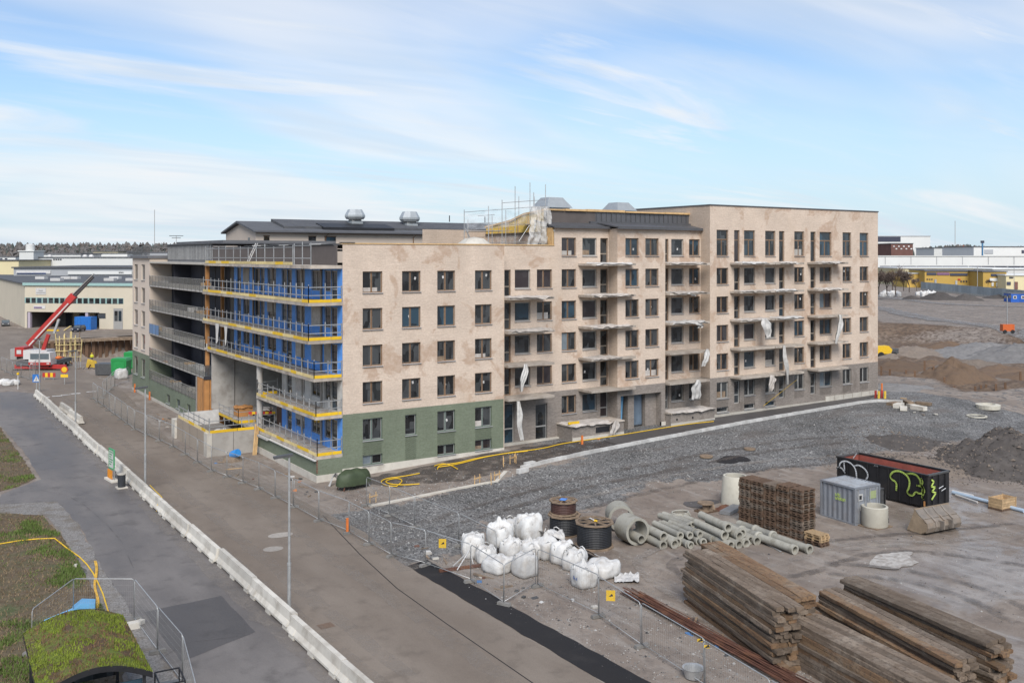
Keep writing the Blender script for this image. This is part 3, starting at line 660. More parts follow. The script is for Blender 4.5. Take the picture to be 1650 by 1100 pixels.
def rag(x0, x1, y, ztop, zbot, parent, seed=0, tw=.5, m=None, yd=.25):
    """hanging strip of torn sheet"""
    def fn(s, t):
        wd = (.4 + 2.0 * t if t < .3 else 1.0) * lerp(1, tw, t ** 1.3) * .78; xc = (x0 + x1) / 2 + .3 * nzv(t * 2, seed, 3.3) + (.45 if seed % 2 else -.45) * (t - .4)
        x = xc + (s - .5) * (x1 - x0) * wd; n = math.sin(s * 13 + seed + 3 * t) * .10 + nzv(s * 3, t * 3, seed) * .16
        return (x + .04 * nzv(s * 5, t * 5, seed + 2), y - yd * math.sin(t * 3.1) * .5 + n, lerp(ztop, zbot, t) + (.12 * nzv(s * 4, seed, 1) if t > .9 else 0))
    return MB().grid(fn, 9, 14).build('hanging_sheet', m or M['rag'], parent, smooth=True)
LV = [16.62, 13.72, 10.82, 7.92, 5.02]     # front balcony levels
sd_ = 0
for i, z in enumerate(LV):
    sd_ += 5
    sb = balcony(15.0, 19.9, -.62, z - 2.9 + 2.9 - (0 if i else 2.9) if False else z, sd_, (0 if i in (3, 4) else .9)) if i > 0 or False else None
    if i == 0: pass
    x2 = balcony(24.0, 29.3, -.72, z, sd_ + 1, (0, .85, .85, .6, 0)[i] if i else .85)
    x3 = balcony(33.7, 39.1, -.62, z, sd_ + 2, (.85, .8, .85, 0, 0)[i])
    e1 = balcony(42.55, 47.6, -1.5, z, sd_ + 3, (.75, .8, .85, .0, .0)[i], 0)
    e2 = balcony(47.72, 52.2, -1.5 + .0, z, sd_ + 4, (.6, .7, .85, 0, 0)[i], 0)
    e3 = balcony(54.5, 59.6, -1.5, z, sd_ + 6, (.7, .7, 0, 0, 0)[i], 0)
    if sb:
        if i == 3: rag(16.0, 17.0, -.75, z + .05, z - 2.3, sb, 2, .25)
        if i == 4: rag(15.6, 16.5, -.75, z - .2, z - 3.6, sb, 5, .5)
    if i == 2: rag(36.8, 37.9, -.72, z, z - .6, x3, 3, .9)
    if i == 3: rag(37.9, 39.0, -.72, z + .15, z - 1.5, x3, 4, .7)
    if i == 4: rag(36.3, 38.0, -.75, z + .1, z - 1.75, x3, 6, .8)
    if i == 2: rag(45.0, 47.2, -1.6, z + .05, z - 1.9, e1, 7, .35)
    if i == 4: rag(46.2, 47.6, -1.6, z, z - 1.7, e1, 8, .5, M['plastic_grey'])
    if i == 3: rag(48.6, 49.5, -1.6, z + .05, z - 4.1, e2, 9, .35)
    if i == 2: rag(57.0, 58.3, -1.6, z + .05, z - 3.1, e3, 10, .4)
    if i == 1: rag(36.0, 36.8, -.7, z, z - .35, x3, 13, .9)
# --- ground floor terraces in front of B and D
t1 = MB().box(21.6, 27.62, -.95, VB - .01, .5, 2.0).build('terrace', M['greybrick'], B)
MB().box(21.62, 27.6, -1.0, -.95, .4, 1.05).build('terrace_plinth', M['concrete_pale'], t1)
MB().box(21.5, 27.64, -1.05, VB - .02, 2.0, 2.12).build('terrace_slab', M['slab'], t1)
MB().box(24.3, 25.9, -.99, -.94, 1.25, 1.75).build('vent_opening', M['black'], t1)
crumple('torn_sheet', 21.6, 26.0, -1.1, .9, 2.14, t1, M['plastic_grey'], .05, seed=41)
rag(25.7, 27.0, -1.2, 2.2, .75, t1, 12, .7, M['plastic_grey'])
MB().box(21.5, 22.7, -.6, -.45, 2.22, 2.42).build('yellow_toe_board', M['yellow'], t1)
t2 = MB().box(33.7, 39.6, -.75, VB - .01, .6, 2.0).build('terrace', M['greybrick'], B)
MB().box(33.68, 39.62, -.8, -.75, .5, 1.15).build('terrace_plinth', M['concrete_pale'], t2)
MB().box(33.62, 39.66, -.85, VB - .02, 2.0, 2.14).build('terrace_slab', M['slab'], t2)
crumple('torn_sheet', 33.9, 39.5, -.9, .9, 2.16, t2, M['plastic_grey'], .04, seed=43)
for x in (34.4, 36.5): MB().box(x, x + .2, -.76, -.74, 1.35, 1.55).build('vent_opening', M['black'], t2)
MB().box(14.96, 21.6, 1.0, 1.32, .1, .85).build('plinth', M['concrete_pale'], B)
MB().box(27.66, 28.05, -.05, .2, .3, 1.2).build('plinth', M['concrete_pale'], B)
MB().box(33.15, 33.68, -.05, .2, .4, 1.25).build('plinth', M['concrete_pale'], B)

# ================================================================== street side of the block
def lv(px, u=0.):        # v on the plane x = u seen at photo column px
    k = (px - HX) / FX; a = CAM; # solve (P - CAM).RGT / (P - CAM).FWD = k
    dx = u - a.x
    return a.y + (dx * RGT.x - k * dx * FWD.x) / (k * FWD.y - RGT.y)
FL = [13.75, 10.85, 7.95]; US = {16.6: -2.6, 13.75: -2.8, 10.85: -2.8, 7.95: -2.35, 5.03: -2.2, 2.0: -2.1}
VS2 = 28.6; VE0 = 52.0; VE1 = 61.4
def lwall(name, m, u, v0, v1, z0, z1, ops=(), **k):
    """wall facing -x between v0 < v1; ops given in v"""
    return wall(name, m, (u, v1), (0, -1, 0), (-1, 0, 0), v1 - v0, z0, z1, [(v1 - b, v1 - a, c, d) for a, b, c, d in ops], **k)
def lwindow(kind, u, va, vb, z0, z1, fm='frame_grey', **k):
    return window(kind, u, vb, z0, vb - va, z1 - z0, fm, rz=R(-90), **k)
zx = lambda x: 370 + x * .11543
# openings of the membrane wall, from the corner inwards (photo columns), kind
OPN = [(1415, 1500, 'door'), (1325, 1412, 'fixed'), (1145, 1265, 'two'), (925, 1045, 'two'), (800, 865, 'door'), (728, 797, 'fixed'), (528, 645, 'two'), (430, 485, 'door'), (345, 425, 'fixed'), (190, 275, 'two'), (105, 158, 'door'), (32, 103, 'fixed'), (-95, -20, 'two')]
rL = random.Random(11)
blue2 = M['blue']
for li, z in enumerate(FL + [2.0, 5.03]):
    low = li >= 3; m = M['white_board'] if z == 5.03 else M['blue']; vend = 13.4 if low else 27.2
    ops = []
    for a, b, kd in OPN:
        v0, v1 = lv(zx(b)), lv(zx(a))
        if v1 > vend - .3: continue
        ops.append((v0, v1, z + (.06 if kd == 'door' else .72), z + 2.42, kd))
    lwall('membrane_wall' if m is M['blue'] else 'board_wall', m, 0.0, .02, vend, z - .25, z + 2.72, [o[:4] for o in ops], depth=.14)
    for v0, v1, a, b, kd in ops:
        o_ = lwindow(kd, 0, v0, v1, a, b, 'frame_grey', sill=False, depth=.08)
        if kd != 'door' and rL.random() < .42:
            f0 = 0 if rL.random() < .6 else .35
            MB().box(-.03, -.015, v0 + .02, v1 - .02, lerp(a, b, f0) + .02, b - .02).build('cover_board', M['plastic_grey'] if rL.random() < .5 else M['concrete'], B)
        # pale tape along the membrane joints
        for vv in (v0 - .05, v1 + .05): MB().box(-.012, -.004, vv - .02, vv + .02, z - .1, z + 2.6).build('joint_tape', M['plastic_white'] if m is M['blue'] else M['concrete'], B)
    for vv in (4.1, 8.3, 15.5, 21.0):
        if vv < vend: MB().box(-.16, -.02, vv - .09, vv + .09, z - .1, z + 2.6).build('steel_post', M['frame_tan'] if not low else M['concrete'], B)
lwall('concrete_wall', M['concrete_dark'], 0.05, VS2 - 1.4, VS2, 2.0, 16.4)
# --- floor slabs of the scaffolded part
for z, v1 in ((16.6, VS2), (13.75, VS2), (10.85, VS2), (7.95, VS2), (5.03, 13.8), (2.0, 13.9)):
    MB().box(US[z], .02, .03, v1, z - .26, z).build('floor_slab', M['slab'], B)
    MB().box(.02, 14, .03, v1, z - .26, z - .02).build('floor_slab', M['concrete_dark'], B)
# --- the glazed balconies
lwall('dark_wall', M['dark_panel'], 0.0, VS2, VE0, 2.0, 16.5)
for i in range(5):
    for vv in (33.5, 38.6, 43.7): MB().box(-.06, 0.0, vv, vv + .05, 2.1 + i * 2.9, 4.7 + i * 2.9).build('panel_joint', M['attic_brown'], B)
    MB().box(-1.9, 0, 43.2, 43.3, 2.1 + i * 2.9, 4.72 + i * 2.9).build('screen_wall', M['dark_panel'], B)
    lwindow('door', -.02, 30.2, 31.3, 2.1 + i * 2.9, 4.5 + i * 2.9, depth=.0)
gl_levels = [13.85, 10.95, 8.05, 5.15, 2.45]
for i, z in enumerate(gl_levels):
    v0 = VS2 + (0 if i < 4 else 3.0)
    if i < 4: MB().box(-2.62, 0, v0, VE0, z - .24, z).build('balcony_slab', M['concrete'], B)
    else: MB().box(-2.5, 0, v0, VE0, z - .24, z).build('balcony_slab', M['concrete'], B)
    MB().box(-2.35, -2.25, v0 + .1, VE0 - .1, z, z + .38).build('balcony_upstand', M['concrete_pale'], B)
    rail = MB().box(-2.65, -2.61, v0, VE0, z + 1.08, z + 1.115).build('handrail', M['frame_grey'], B)
    n = 15; st = (VE0 - v0) / n
    for j in range(n + 1): MB().box(-2.652, -2.622, v0 + j * st - .013, v0 + j * st + .013, z - .2, z + 1.08).build('baluster', M['steel_dark'], rail)
    for j in range(n):
        MB().box(-2.64, -2.63, v0 + j * st + .03, v0 + (j + 1) * st - .03, z - .05, z + 1.05).build('glass_panel', M['glass_rail'] if not (i == 2 and j > 11) else mat('blue_film', (.10, .22, .40), .3, .1, 2), rail)
    for k_ in range(4):
        a = rL.uniform(v0 + 1, VE0 - 3); h = rL.uniform(.25, .8); c_ = rL.choice(['plastic_white', 'concrete_pale', 'plastic_grey', 'wood_new'])
        MB().box(-2.1, -1.2, a, a + rL.uniform(.6, 1.6), z, z + h).build('stored_boards', M[c_], B)
# corner return of the lowest full balcony
rr_ = MB().box(-2.62, 0, VS2 - .05, VS2, 6.21, 6.25).build('handrail', M['steel_dark'], B)
for j in range(2): MB().box(-2.55 + j * 1.28, -1.33 + j * 1.28, VS2 - .03, VS2 - .02, 5.1, 6.2).build('glass_panel', clear_mat('dark_glass', (.10, .11, .12), .55, .05), rr_)
MB().box(-2.66, 0, VS2 - .06, VS2 - .001, 4.8, 5.12).build('slab_edge', M['dark_panel'], B)
# timber posts and boarding at the passage
for z in (13.85, 10.95, 8.05, 5.15):
    MB().box(-2.35, -2.0, VS2 + .25, VS2 + .6, z, z + 2.66).build('timber_post', M['wood_orange'], B)
    MB().box(-.5, -.2, VS2 + 1.2, VS2 + 1.5, z, z + 2.66).build('timber_post', M['wood_orange'], B)
for j in range(6): MB().box(-2.62 + .02 * (j % 2), -2.2, VS2 + .1 + j * .42, VS2 + .5 + j * .42, -.1, 4.85).build('boarding_plank', M['wood_orange'], B)
for j in range(4): MB().box(-2.55 + j * .5, -2.09 + j * .5, VS2 + .02, VS2 + .09, -.1, 4.85 - .03 * (j % 2)).build('boarding_plank', M['wood_orange'], B)
# --- green base below the glazed balconies, and the end block
so = [(lv(px + 3, -2.6), lv(px - 3, -2.6), .95, 2.0) for px in (271, 287, 304)]
lwall('lower_wall', M['green'], -2.6, VS2 + 2.6, VE0, .3, 2.42, [(a, b, .55, 1.55) for a, b, _, _ in so])
for a, b, _, _ in so: lwindow('fixed', -2.6, a, b, .55, 1.55, 'frame_green')
MB().box(-2.66, -2.3, VS2 + 2.6, VE1 + .02, -.3, .32).build('plinth', M['concrete_pale'], B)
MB().box(-2.7, -2.4, VS2 + 2.55, VS2 + 2.75, 0, 4.85).build('steel_post', M['steel'], B)
ew = []
for c0, c1 in ((216.3, 222), (227.8, 233.6)):
    ew.append((lv(c1, -2.6), lv(c0, -2.6)))
rowsE = [16.25, 13.35, 10.45, 7.55]
lwall('upper_wall', M['plaster'], -2.6, VE0, VE1, 5.15, 17.0, [(a, b, t - 1.95, t) for t in rowsE for a, b in ew])
lwall('lower_wall', M['green'], -2.615, VE0 - .01, VE1, .3, 5.15, [(a, b, 2.2, 4.5) for a, b in ew])
for a, b in ew:
    for t in rowsE: lwindow('fixed', -2.6, a, b, t - 1.95, t)
    lwindow('fixed', -2.615, a, b, 2.2, 4.5)
wall('return_wall', M['plaster'], (-2.6, VE0), XA, XN, 2.7, 5.1, 17.0)
wall('return_wall', M['green'], (-2.6, VE0 - .005), XA, XN, 2.7, 2.2, 5.1)
wall('rear_wall', M['plaster'], (14, VE1), (-1, 0, 0), (0, 1, 0), 16.6, 0, 17.0)
MB().box(-2.85, 14, VE0 - .15, VE1 + .25, 17.0, 17.35).build('coping', M['roof_grey'], B)
rl_ = MB(); rl_.bar((-2.6, VE0, 18.45), (-2.6, VE1, 18.45), .05); rl_.bar((-2.6, VE0, 17.45), (-2.6, VE1, 17.45), .04); rl_.bar((-2.6, VE0, 18.45), (0, VE0, 18.45), .05)
r0 = rl_.build('roof_railing', M['steel_dark'], B)
for j in range(48): MB().bar((-2.6, VE0 + j * .2, 17.4), (-2.6, VE0 + j * .2, 18.4), .025).build('baluster', M['steel_dark'], r0)
# --- attics and roofs over the street side
MB().box(-2.62, .3, VS2, VE0, 16.42, 16.62).build('roof_slab', M['concrete_pale'], B)
at0 = MB().box(-.55, -.4, lv(341, -.5), VE0 - .2, 16.6, 18.6).build('attic_wall', M['roof_grey'], B)
a0, a1 = lv(341, -.5), VE0 - .2
n = 34
for j in range(n): MB().box(-.62, -.55, a0 + (a1 - a0) * j / n, a0 + (a1 - a0) * j / n + .06, 16.9, 18.5).build('standing_seam', M['steel'], at0)
MB().box(-.75, 13.5, a0 - 1, a1 + .1, 18.6, 18.72).build('roof_edge', M['seam'], B)
MB().box(.4, 13.2, a0 - 1, a1 - .5, 18.72, 19.0).build('flat_roof', M['roof_grey'], B)
MB().box(-.5, -.4, 0.05, a0, 16.6, 18.15).build('attic_wall', M['attic_brown'], B)
MB().box(-.55, 14, .45, a0 - 1, 18.15, 18.22).build('flat_roof', M['roof'], B)
for j in range(9): MB().box(-.62, .1, .6 + j * 2.4, 2.9 + j * 2.4, 18.23, 18.29 + .03 * (j % 2)).build('roof_membrane', M['plastic_white'] if j % 3 == 1 else M['seam'], B)
lad = thing('roof_ladder', 'small white ladder leaning against the brown attic behind the roof guard rail', 'ladder')
for s in (0, .55): MB().bar((-1.5, 18.2 + s, 16.6), (-.62, 18.1 + s, 18.5), .06).build('rail', M['plastic_white'], lad)
for k_ in range(6): MB().bar((-1.5 + .88 * k_ / 6, 18.2 - .1 * k_ / 6, 16.8 + 1.7 * k_ / 6), (-1.5 + .88 * k_ / 6, 18.75 - .1 * k_ / 6, 16.8 + 1.7 * k_ / 6), .04).build('rung', M['plastic_white'], lad)
# --- passage: side walls, back wall, column, deck
MB().box(-2.2, 6, 27.3, 27.5, 2.0, 7.7).build('passage_wall', M['concrete'], B)
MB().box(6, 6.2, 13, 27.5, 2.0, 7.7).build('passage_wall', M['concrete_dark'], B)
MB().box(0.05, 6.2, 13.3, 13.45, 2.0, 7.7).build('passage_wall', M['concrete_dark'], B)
MB().box(-2.1, 6, 13.9, 27.4, 1.7, 1.98).build('passage_deck', M['concrete'], B)
MB().lathe([(.27, 0), (.27, 5.85)], 18, (-1.85, 13.9, 1.9)).build('round_column', M['concrete'], B, smooth=True)
MB().box(.1, .3, 13.5, 15.0, 2.0, 4.6).build('brown_boarding', mat('brown_boarding', (.12, .065, .04), .85, .3, 2), B)
# --- green terrace base at the corner
lwall('lower_wall', M['green'], -2.1, 0, 13.9, .55, 1.74)
wall('lower_wall', M['green'], (-2.1, -.005), XA, XN, 2.09, .55, 1.74)
for j in range(7): MB().box(-2.13, -2.04, -.03, .06, .75 + j * .15, .82 + j * .15).build('corner_brick', mat('red_brick', (.22, .075, .05), .9, .2, 8), B)
MB().box(-2.16, -1.8, -.06, 13.9, -.3, .55).build('plinth', M['concrete_pale'], B)
MB().box(-1.8, -.03, -.06, .2, -.3, .55).build('plinth', M['concrete_pale'], B)
MB().box(-2.4, -2.14, 10.5, 13.9, 1.55, 1.7).build('white_edging', M['plastic_white'], B)
MB().box(-2.34, -2.14, 0, 10.4, 1.66, 1.73).build('white_edging', M['plastic_white'], B)
# --- retaining walls of the forecourt
RW = thing('retaining_wall', 'low grey and brown concrete wall around the forecourt in front of the passage', 'wall', (0, 0, 0))
MB().box(-6.4, -6.1, 14.8, 24.2, -.2, 2.0).build('brown_panel', M['concrete_brown'], RW)
MB().box(-6.5, -6.05, 13.9, 14.8, -.2, 2.02).build('corner_pier', M['concrete_pale'], RW)
MB().box(-6.05, -2.2, 13.95, 14.25, -.2, 1.98).build('front_panel', M['concrete'], RW)
MB().box(-6.6, -5.9, 24.2, 25.4, -.2, 1.75).build('end_pier', M['concrete_pale'], RW)
for v_ in (17.2, 19.6, 22.0): MB().box(-6.42, -6.39, v_, v_ + .05, 0, 2.0).build('panel_joint', M['concrete_dark'], RW)
for u_ in (-4.2,): MB().box(u_, u_ + .04, 13.93, 13.96, 0, 1.98).build('panel_joint', M['concrete_dark'], RW)
MB().box(-6.1, -2.15, 14.25, 27, -.1, 1.0).build('forecourt_fill', M['concrete_dark'], RW)
MB().box(-5.9, -2.25, 24.6, 24.75, .9, 2.3).build('white_panel', M['plastic_white'], RW)

# --- edge protection: one guard rail thing per level
def guard_rail(label, pts, z, up=1.15, pitch=1.35, toe=True, yell=.5, seed=0, cat='guard rail', clear=0., group='edge protection rails on the unfinished floors'):
    T = thing('guard_rail', label, cat, (pts[0][0], pts[0][1], z), 0, group); o = Vector((pts[0][0], pts[0][1], z)); rr = random.Random(seed)
    key = (up,)
    for a, b in zip(pts, pts[1:]):
        a = Vector((a[0], a[1], z)) - o; b = Vector((b[0], b[1], z)) - o; d = b - a; L_ = d.length; d.normalize(); nn = Vector((d.y, -d.x, 0))
        n = max(1, round(L_ / pitch))
        for i in range(n + 1):
            p = a + d * (L_ * i / n) + nn * .0
            if rr.random() < .12 and 0 < i < n: p = p + d * .2
            MB().bar(p + Vector((0, 0, -.3)), p + Vector((0, 0, up + rr.uniform(.0, .25))), .055).build('post', M['steel'], T)
        for h in (.55, up - .08):
            MB().bar(a + Vector((0, 0, h)), b + Vector((0, 0, h)), .055).build('rail', M['steel'], T)
        if toe:
            s = 0
            while s < L_ - .05:
                l = min(rr.choice((1.2, 1.8, 2.4)), L_ - s); m = M['yellow'] if rr.random() < yell else M['yellow_pale']
                MB().bar(a + d * (s + .02) + nn * .05 + Vector((0, 0, .12)), a + d * (s + l - .02) + nn * .05 + Vector((0, 0, .12 + rr.uniform(-.02, .02))), .03, .24).build('toe_board', m, T); s += l
    return T
guard_rail('top guard rail with yellow toe boards in front of the brown attic', [(-2.55, VS2 - .4), (-2.55, 3.9)], 16.6, 1.5, 2.3, seed=1)
guard_rail('short guard rail without toe boards at the roof corner', [(-2.55, 3.6), (-2.55, .1)], 16.6, 1.6, 1.6, toe=False, seed=9)
guard_rail('guard rail on the uppermost blue walled floor', [(-2.75, VS2 - .3), (-2.75, .08), (-.05, .08)], 13.75, 1.25, 1.3, seed=2, yell=.55)
guard_rail('guard rail on the second blue walled floor from the top', [(-2.75, VS2 - .3), (-2.75, .08), (-.05, .08)], 10.85, 1.25, 1.3, seed=3, yell=.4)
guard_rail('guard rail on the blue walled floor directly over the passage', [(-2.3, VS2 - .3), (-2.3, .08), (-.05, .08)], 7.95, 1.25, 1.3, seed=4, yell=.5)
guard_rail('guard rail on the white walled floor beside the round column', [(-.3, 13.7), (-2.15, 13.7), (-2.15, .08), (-.05, .08)], 5.03, 1.2, 1.35, seed=5, yell=.75)
guard_rail('lowest guard rail, on the terrace above the green base', [(-2.05, 13.7), (-2.05, .08), (-.05, .08)], 2.0, 1.2, 1.35, seed=6, yell=.6)
guard_rail('guard rail on top of the brown retaining wall', [(-6.25, 24.0), (-6.25, 14.1)], 2.0, 1.1, 1.6, seed=7, yell=.8)
guard_rail('guard rail along the front of the forecourt wall', [(-6.2, 14.1), (-2.3, 14.1)], 2.0, 1.1, 1.5, seed=8, yell=.9)
guard_rail('short guard rail by the steps at the mouth of the passage', [(-2.6, 23.5), (-2.6, 17.6), (-1.0, 17.6)], 2.0, 1.1, 1.5, seed=12, yell=.9)
for i, (v0, w_, z) in enumerate(((22.6, 1.6, 10.8), (20.2, .9, 10.7))):
    o_ = MB().grid(lambda s, t: (-2.86 + .06 * math.sin(s * 8 + i), v0 + w_ * s * (1 - .6 * t) + .3 * w_ * t, z - 1.9 * t * (.6 + .4 * math.sin(s * 3.1))), 8, 8).build('plastic_rag', M['plastic_white'])
    tag(o_, ('wide white plastic rag hanging below the second blue floor', 'narrow white plastic rag hanging beside the wider one')[i], 'plastic rag')

# ================================================================== rear wing and things on the roofs
def fu(px, v):            # u on the plane y = v seen at photo column px
    k = (px - HX) / FX; dy = v - CAM.y
    return CAM.x + (k * dy * FWD.y - dy * RGT.y) / (RGT.x - k * FWD.x)
def zat(u, v, py):
    d = (Vector((u, v, 0)) - CAM).dot(FWD); return CAM.z - (py - HY) / FX * d
RWG = thing('rear_wing', 'beige rear wing with a long dark pitched roof behind the street side', 'building', (8.2, 45, 0))
wm = MB(); wm.box(0, 42, 0, 12, 0, 20.3); wm.extr([(0, 20.3), (12, 20.3), (6, 21.4)], (0, 1, 0), (0, 0, 1), (0, 0, 0), (1, 0, 0), 42); wm.build('wall', M['plaster'], RWG)
rm = MB()
rm.extr([(-.6, 20.22), (6, 21.5), (12.6, 20.22), (12.6, 20.42), (6, 21.75), (-.6, 20.42)], (0, 1, 0), (0, 0, 1), (-.5, 0, 0), (1, 0, 0), 43); rfo = rm.build('roof', M['roof'], RWG)
MB().extr([(1.2, 20.8), (6, 21.75), (6, 22.1), (1.2, 21.05)], (0, 1, 0), (0, 0, 1), (4, 0, 0), (1, 0, 0), 38).build('upper_roof', M['roof'], RWG)
MB().extr([(.5, 20.7), (3.2, 21.2), (3.2, 21.6), (.5, 21.0)], (0, 1, 0), (0, 0, 1), (9, 0, 0), (1, 0, 0), 10).build('roof_hatch', M['black'], RWG)
MB().tube((-.5, -.65, 20.25), (42.5, -.65, 20.25), .09).build('gutter', M['seam'], RWG)
for x in (9, 21.5, 30, 36): MB().path([(x + .3, -.6, 20.2), (x, -.12, 19.8), (x, -.12, 16)], .06).build('downpipe', M['frame_brown'], RWG)
for x in (16, 24, 30, 36): MB().tube((x, 5, 22.2), (x, 5, 23.1), .07).build('roof_pipe', M['black'], rfo)
for px0, px1, py0 in ((425, 434, 382), (497, 509, 383), (523, 541, 384)):
    a, b = fu(px0, 45) - 8.2, fu(px1, 45) - 8.2
    MB().box(a, b, -.04, .02, 17.6, 19.75).build('window', M['glass'], RWG); MB().box(a - .06, b + .06, -.06, -.03, 19.75, 19.85).build('lintel', M['frame_brown'], RWG)
MB().box(-.03, .02, 2.2, 2.9, 18.2, 19.6).build('window', M['glass'], RWG)

def vent(label, px, py, v, s=1., kind=0):
    u = fu(px, v); T = thing('roof_ventilator', label, 'ventilator', (u, v, zat(u, v, py)), 0, 'sheet metal ventilators on the roofs')
    mm = M['vent_metal']
    if kind == 0:
        MB().box(-.8 * s, .8 * s, -.8 * s, .8 * s, -.3, .75 * s).build('base', mm, T); MB().box(-.65 * s, .65 * s, -.65 * s, .65 * s, .75 * s, 1.05 * s).build('neck', M['frame_grey'], T)
        MB().lathe([(.0, 1.05 * s), (1.15 * s, 1.05 * s), (1.35 * s, 1.35 * s), (1.35 * s, 1.6 * s), (.95 * s, 2.35 * s), (0, 2.4 * s)], 8).build('hood', mm, T, rot=(0, 0, R(22.5)))
    else:
        MB().box(-1.7 * s, 1.7 * s, -1.2, 1.2, -1.2, .12).build('base', mm, T)
        MB().add([(-2 * s, -1.4, .1), (2 * s, -1.4, .1), (2 * s, 1.4, .1), (-2 * s, 1.4, .1), (-1.1 * s, -.7, 1.45 * s), (1.1 * s, -.7, 1.45 * s), (1.1 * s, .7, 1.45 * s), (-1.1 * s, .7, 1.45 * s)], [(0, 3, 2, 1), (4, 5, 6, 7), (0, 1, 5, 4), (1, 2, 6, 5), (2, 3, 7, 6), (3, 0, 4, 7)]).build('hood', mm, T)
    return T
M['vent_metal'] = mat('pale_sheet_metal', (.40, .42, .42), .4, .1, 2, metal=.35)
vent('left octagonal metal ventilator on the dark pitched roof', 572, 366, 49)
vent('right octagonal metal ventilator on the dark pitched roof', 660, 370, 49, 1.05)
vent('wide metal ventilator hood beside the scaffold poles', 889, 337, 8, .78, 1)
vent('wide metal ventilator hood above the seamed attic', 997, 342, 8, .68, 1)

# roof scaffold with net
SC = thing('roof_scaffold', 'steel tube scaffold standing on the roof behind the front parapet', 'scaffold', (14, 5, 17.85))
so_ = Vector((14, 5, 17.85))
def sp(px, py, v=5.): u = fu(px, v); return Vector((u, v, zat(u, v, py))) - so_
for px, y0 in ((748, 338), (787, 332), (809, 322), (830, 300), (854, 294), (861, 317), (879, 297)):
    a = sp(px, y0); MB().tube((a.x, 0, 0), a, .035, 6).build('standard', M['steel'], SC)
    if px not in (861, 879): b = sp(px + 6, y0 + 16, 8.); MB().tube((b.x, 3, 0), b, .035, 6).build('standard', M['steel'], SC)
for a, b in (((748, 342), (880, 332)), ((809, 327), (879, 322)), ((748, 360), (800, 359)), ((770, 348), (797, 346)), ((790, 391), (852, 390)), ((748, 372), (808, 372))):
    MB().tube(sp(*a), sp(*b), .03, 6).build('ledger', M['steel'], SC)
MB().tube(sp(836, 389), sp(853, 363), .03, 6).build('brace', M['steel'], SC); MB().tube(sp(750, 368), sp(757, 383), .05, 6).build('brace', M['steel'], SC)
for a, b, v_ in (((755, 374), (826, 372), 5.2), ((808, 362), (857, 361), 5.1), ((760, 383), (786, 382), 7)):
    p, q_ = sp(*a, v_), sp(*b, v_)
    for j in range(3): MB().bar(p + Vector((0, .3 * j, 0)), q_ + Vector((0, .3 * j, 0)), .28, .05).build('plank', M['wood_old'] if 'wood_old' in M else M['frame_tan'], SC)
def net_mat():
    t = NT('scaffold_net'); t.col((.66, .68, .70)); t.rough(.7)
    t.L.new(t.rng(t.noise(1.4, 5, .6), .3, .7, .08, .32), t.b.inputs['Alpha']); return t.m
M['net'] = net_mat()
def netfn(s, t):
    px = lerp(748, 880, s); top = lerp(343, 331, s) + 3 * math.sin(s * 14); p = sp(px, top, 5.05) + so_; q_ = sp(px, lerp(372, 360, s), 5.05) + so_
    z = lerp(p.z, q_.z, t); return (p.x, 4.9 + .25 * nzv(s * 12, t * 4, 2.), z + .1 * nzv(s * 9, t, 7.))
tag(MB().grid(netfn, 40, 8).build('scaffold_net', M['net'], smooth=True), 'thin pale net stretched along the roof scaffold', 'net')
def drape(s, t):
    px = lerp(853, 885, s) + (s - .6) * 14 * (t - .35) + 2.2 * nzv(s * 4, t * 6, 9.); u = fu(px, 2.4); z = lerp(zat(u, 2.4, 333), 18.2, t)
    return (u + .15 * nzv(s * 6, t * 5, 1.), 2.3 - .5 * math.sin(t * 2.4) * .6 + .28 * nzv(s * 5, t * 4, 4.) + .16 * math.sin(s * 23 + 3 * t) + .12 * nzv(s * 14, t * 12, 6.), z)
tag(MB().grid(drape, 34, 26).build('plastic_drape', clear_mat('milky_plastic', (.56, .545, .515), .66, .45)), 'milky crumpled plastic sheet draped beside the dark attic', 'plastic sheet')
hp = MB(); hp.lathe([(1.5, 0), (1.45, .5), (.9, 1.0), (0, 1.15)], 14, jit=.06); tag(hp.build('roof_sack', M['concrete_pale'], None, (fu(764, 3.), 3., 17.85)), 'pale rounded sack heap behind the parapet by the scaffold foot', 'sack heap')

# ================================================================== yard in the foreground
def P(px, py, n=4):
    z = 0.
    for _ in range(n): p = at(px, py, z); z = gz(p.x, p.y)
    return p
def G(u, v, dz=0.): return Vector((u, v, gz(u, v) + dz))
M['bag'] = mat('white_woven_bag', (.60, .59, .565), .8, .1, 2.5, bump=.9, bscale=7, dirt=(.36, .32, .275), dirt_amt=.55, dirt_scale=1.6)
M['wood_old'] = mat('weathered_wood', (.235, .17, .115), .9, .3, 3, dirt=(.13, .095, .065), dirt_amt=.7, dirt_scale=2.2)
def timber_mat(name, c, c2, c3):
    t = NT(name); s = t.noise(3., 7, .65, sc=(1, .14, 1)); b = t.noise(.8, 6, .65)
    cc = t.mix(t.rng(s, .35, .65), c, c2); cc = t.mix(t.rng(b, .5, .68, 0, .8), cc, c3); cc = t.mix(1., cc, t.rng(t.rand(), 0, 1, .68, 1.3, False), 'MULTIPLY'); cc = t.mix(t.rng(t.noise(7, 5, .7), .48, .68, 0, .8), cc, (.085, .066, .052))
    t.col(cc); t.rough(.92); t.b.inputs['Specular IOR Level'].default_value = .25; t.bump(t.noise(6, 6, .7, sc=(1, .25, 1)), 1., .06); return t.m
M['timber'] = timber_mat('old_timber', (.135, .099, .070), (.195, .15, .112), (.26, .212, .165))
M['timber_b'] = timber_mat('brown_timber', (.15, .088, .05), (.205, .132, .076), (.22, .172, .125))
M['pipe'] = mat('concrete_pipe', (.36, .345, .295), .9, .2, 2, dirt=(.21, .195, .155), dirt_amt=.7, dirt_scale=2.)
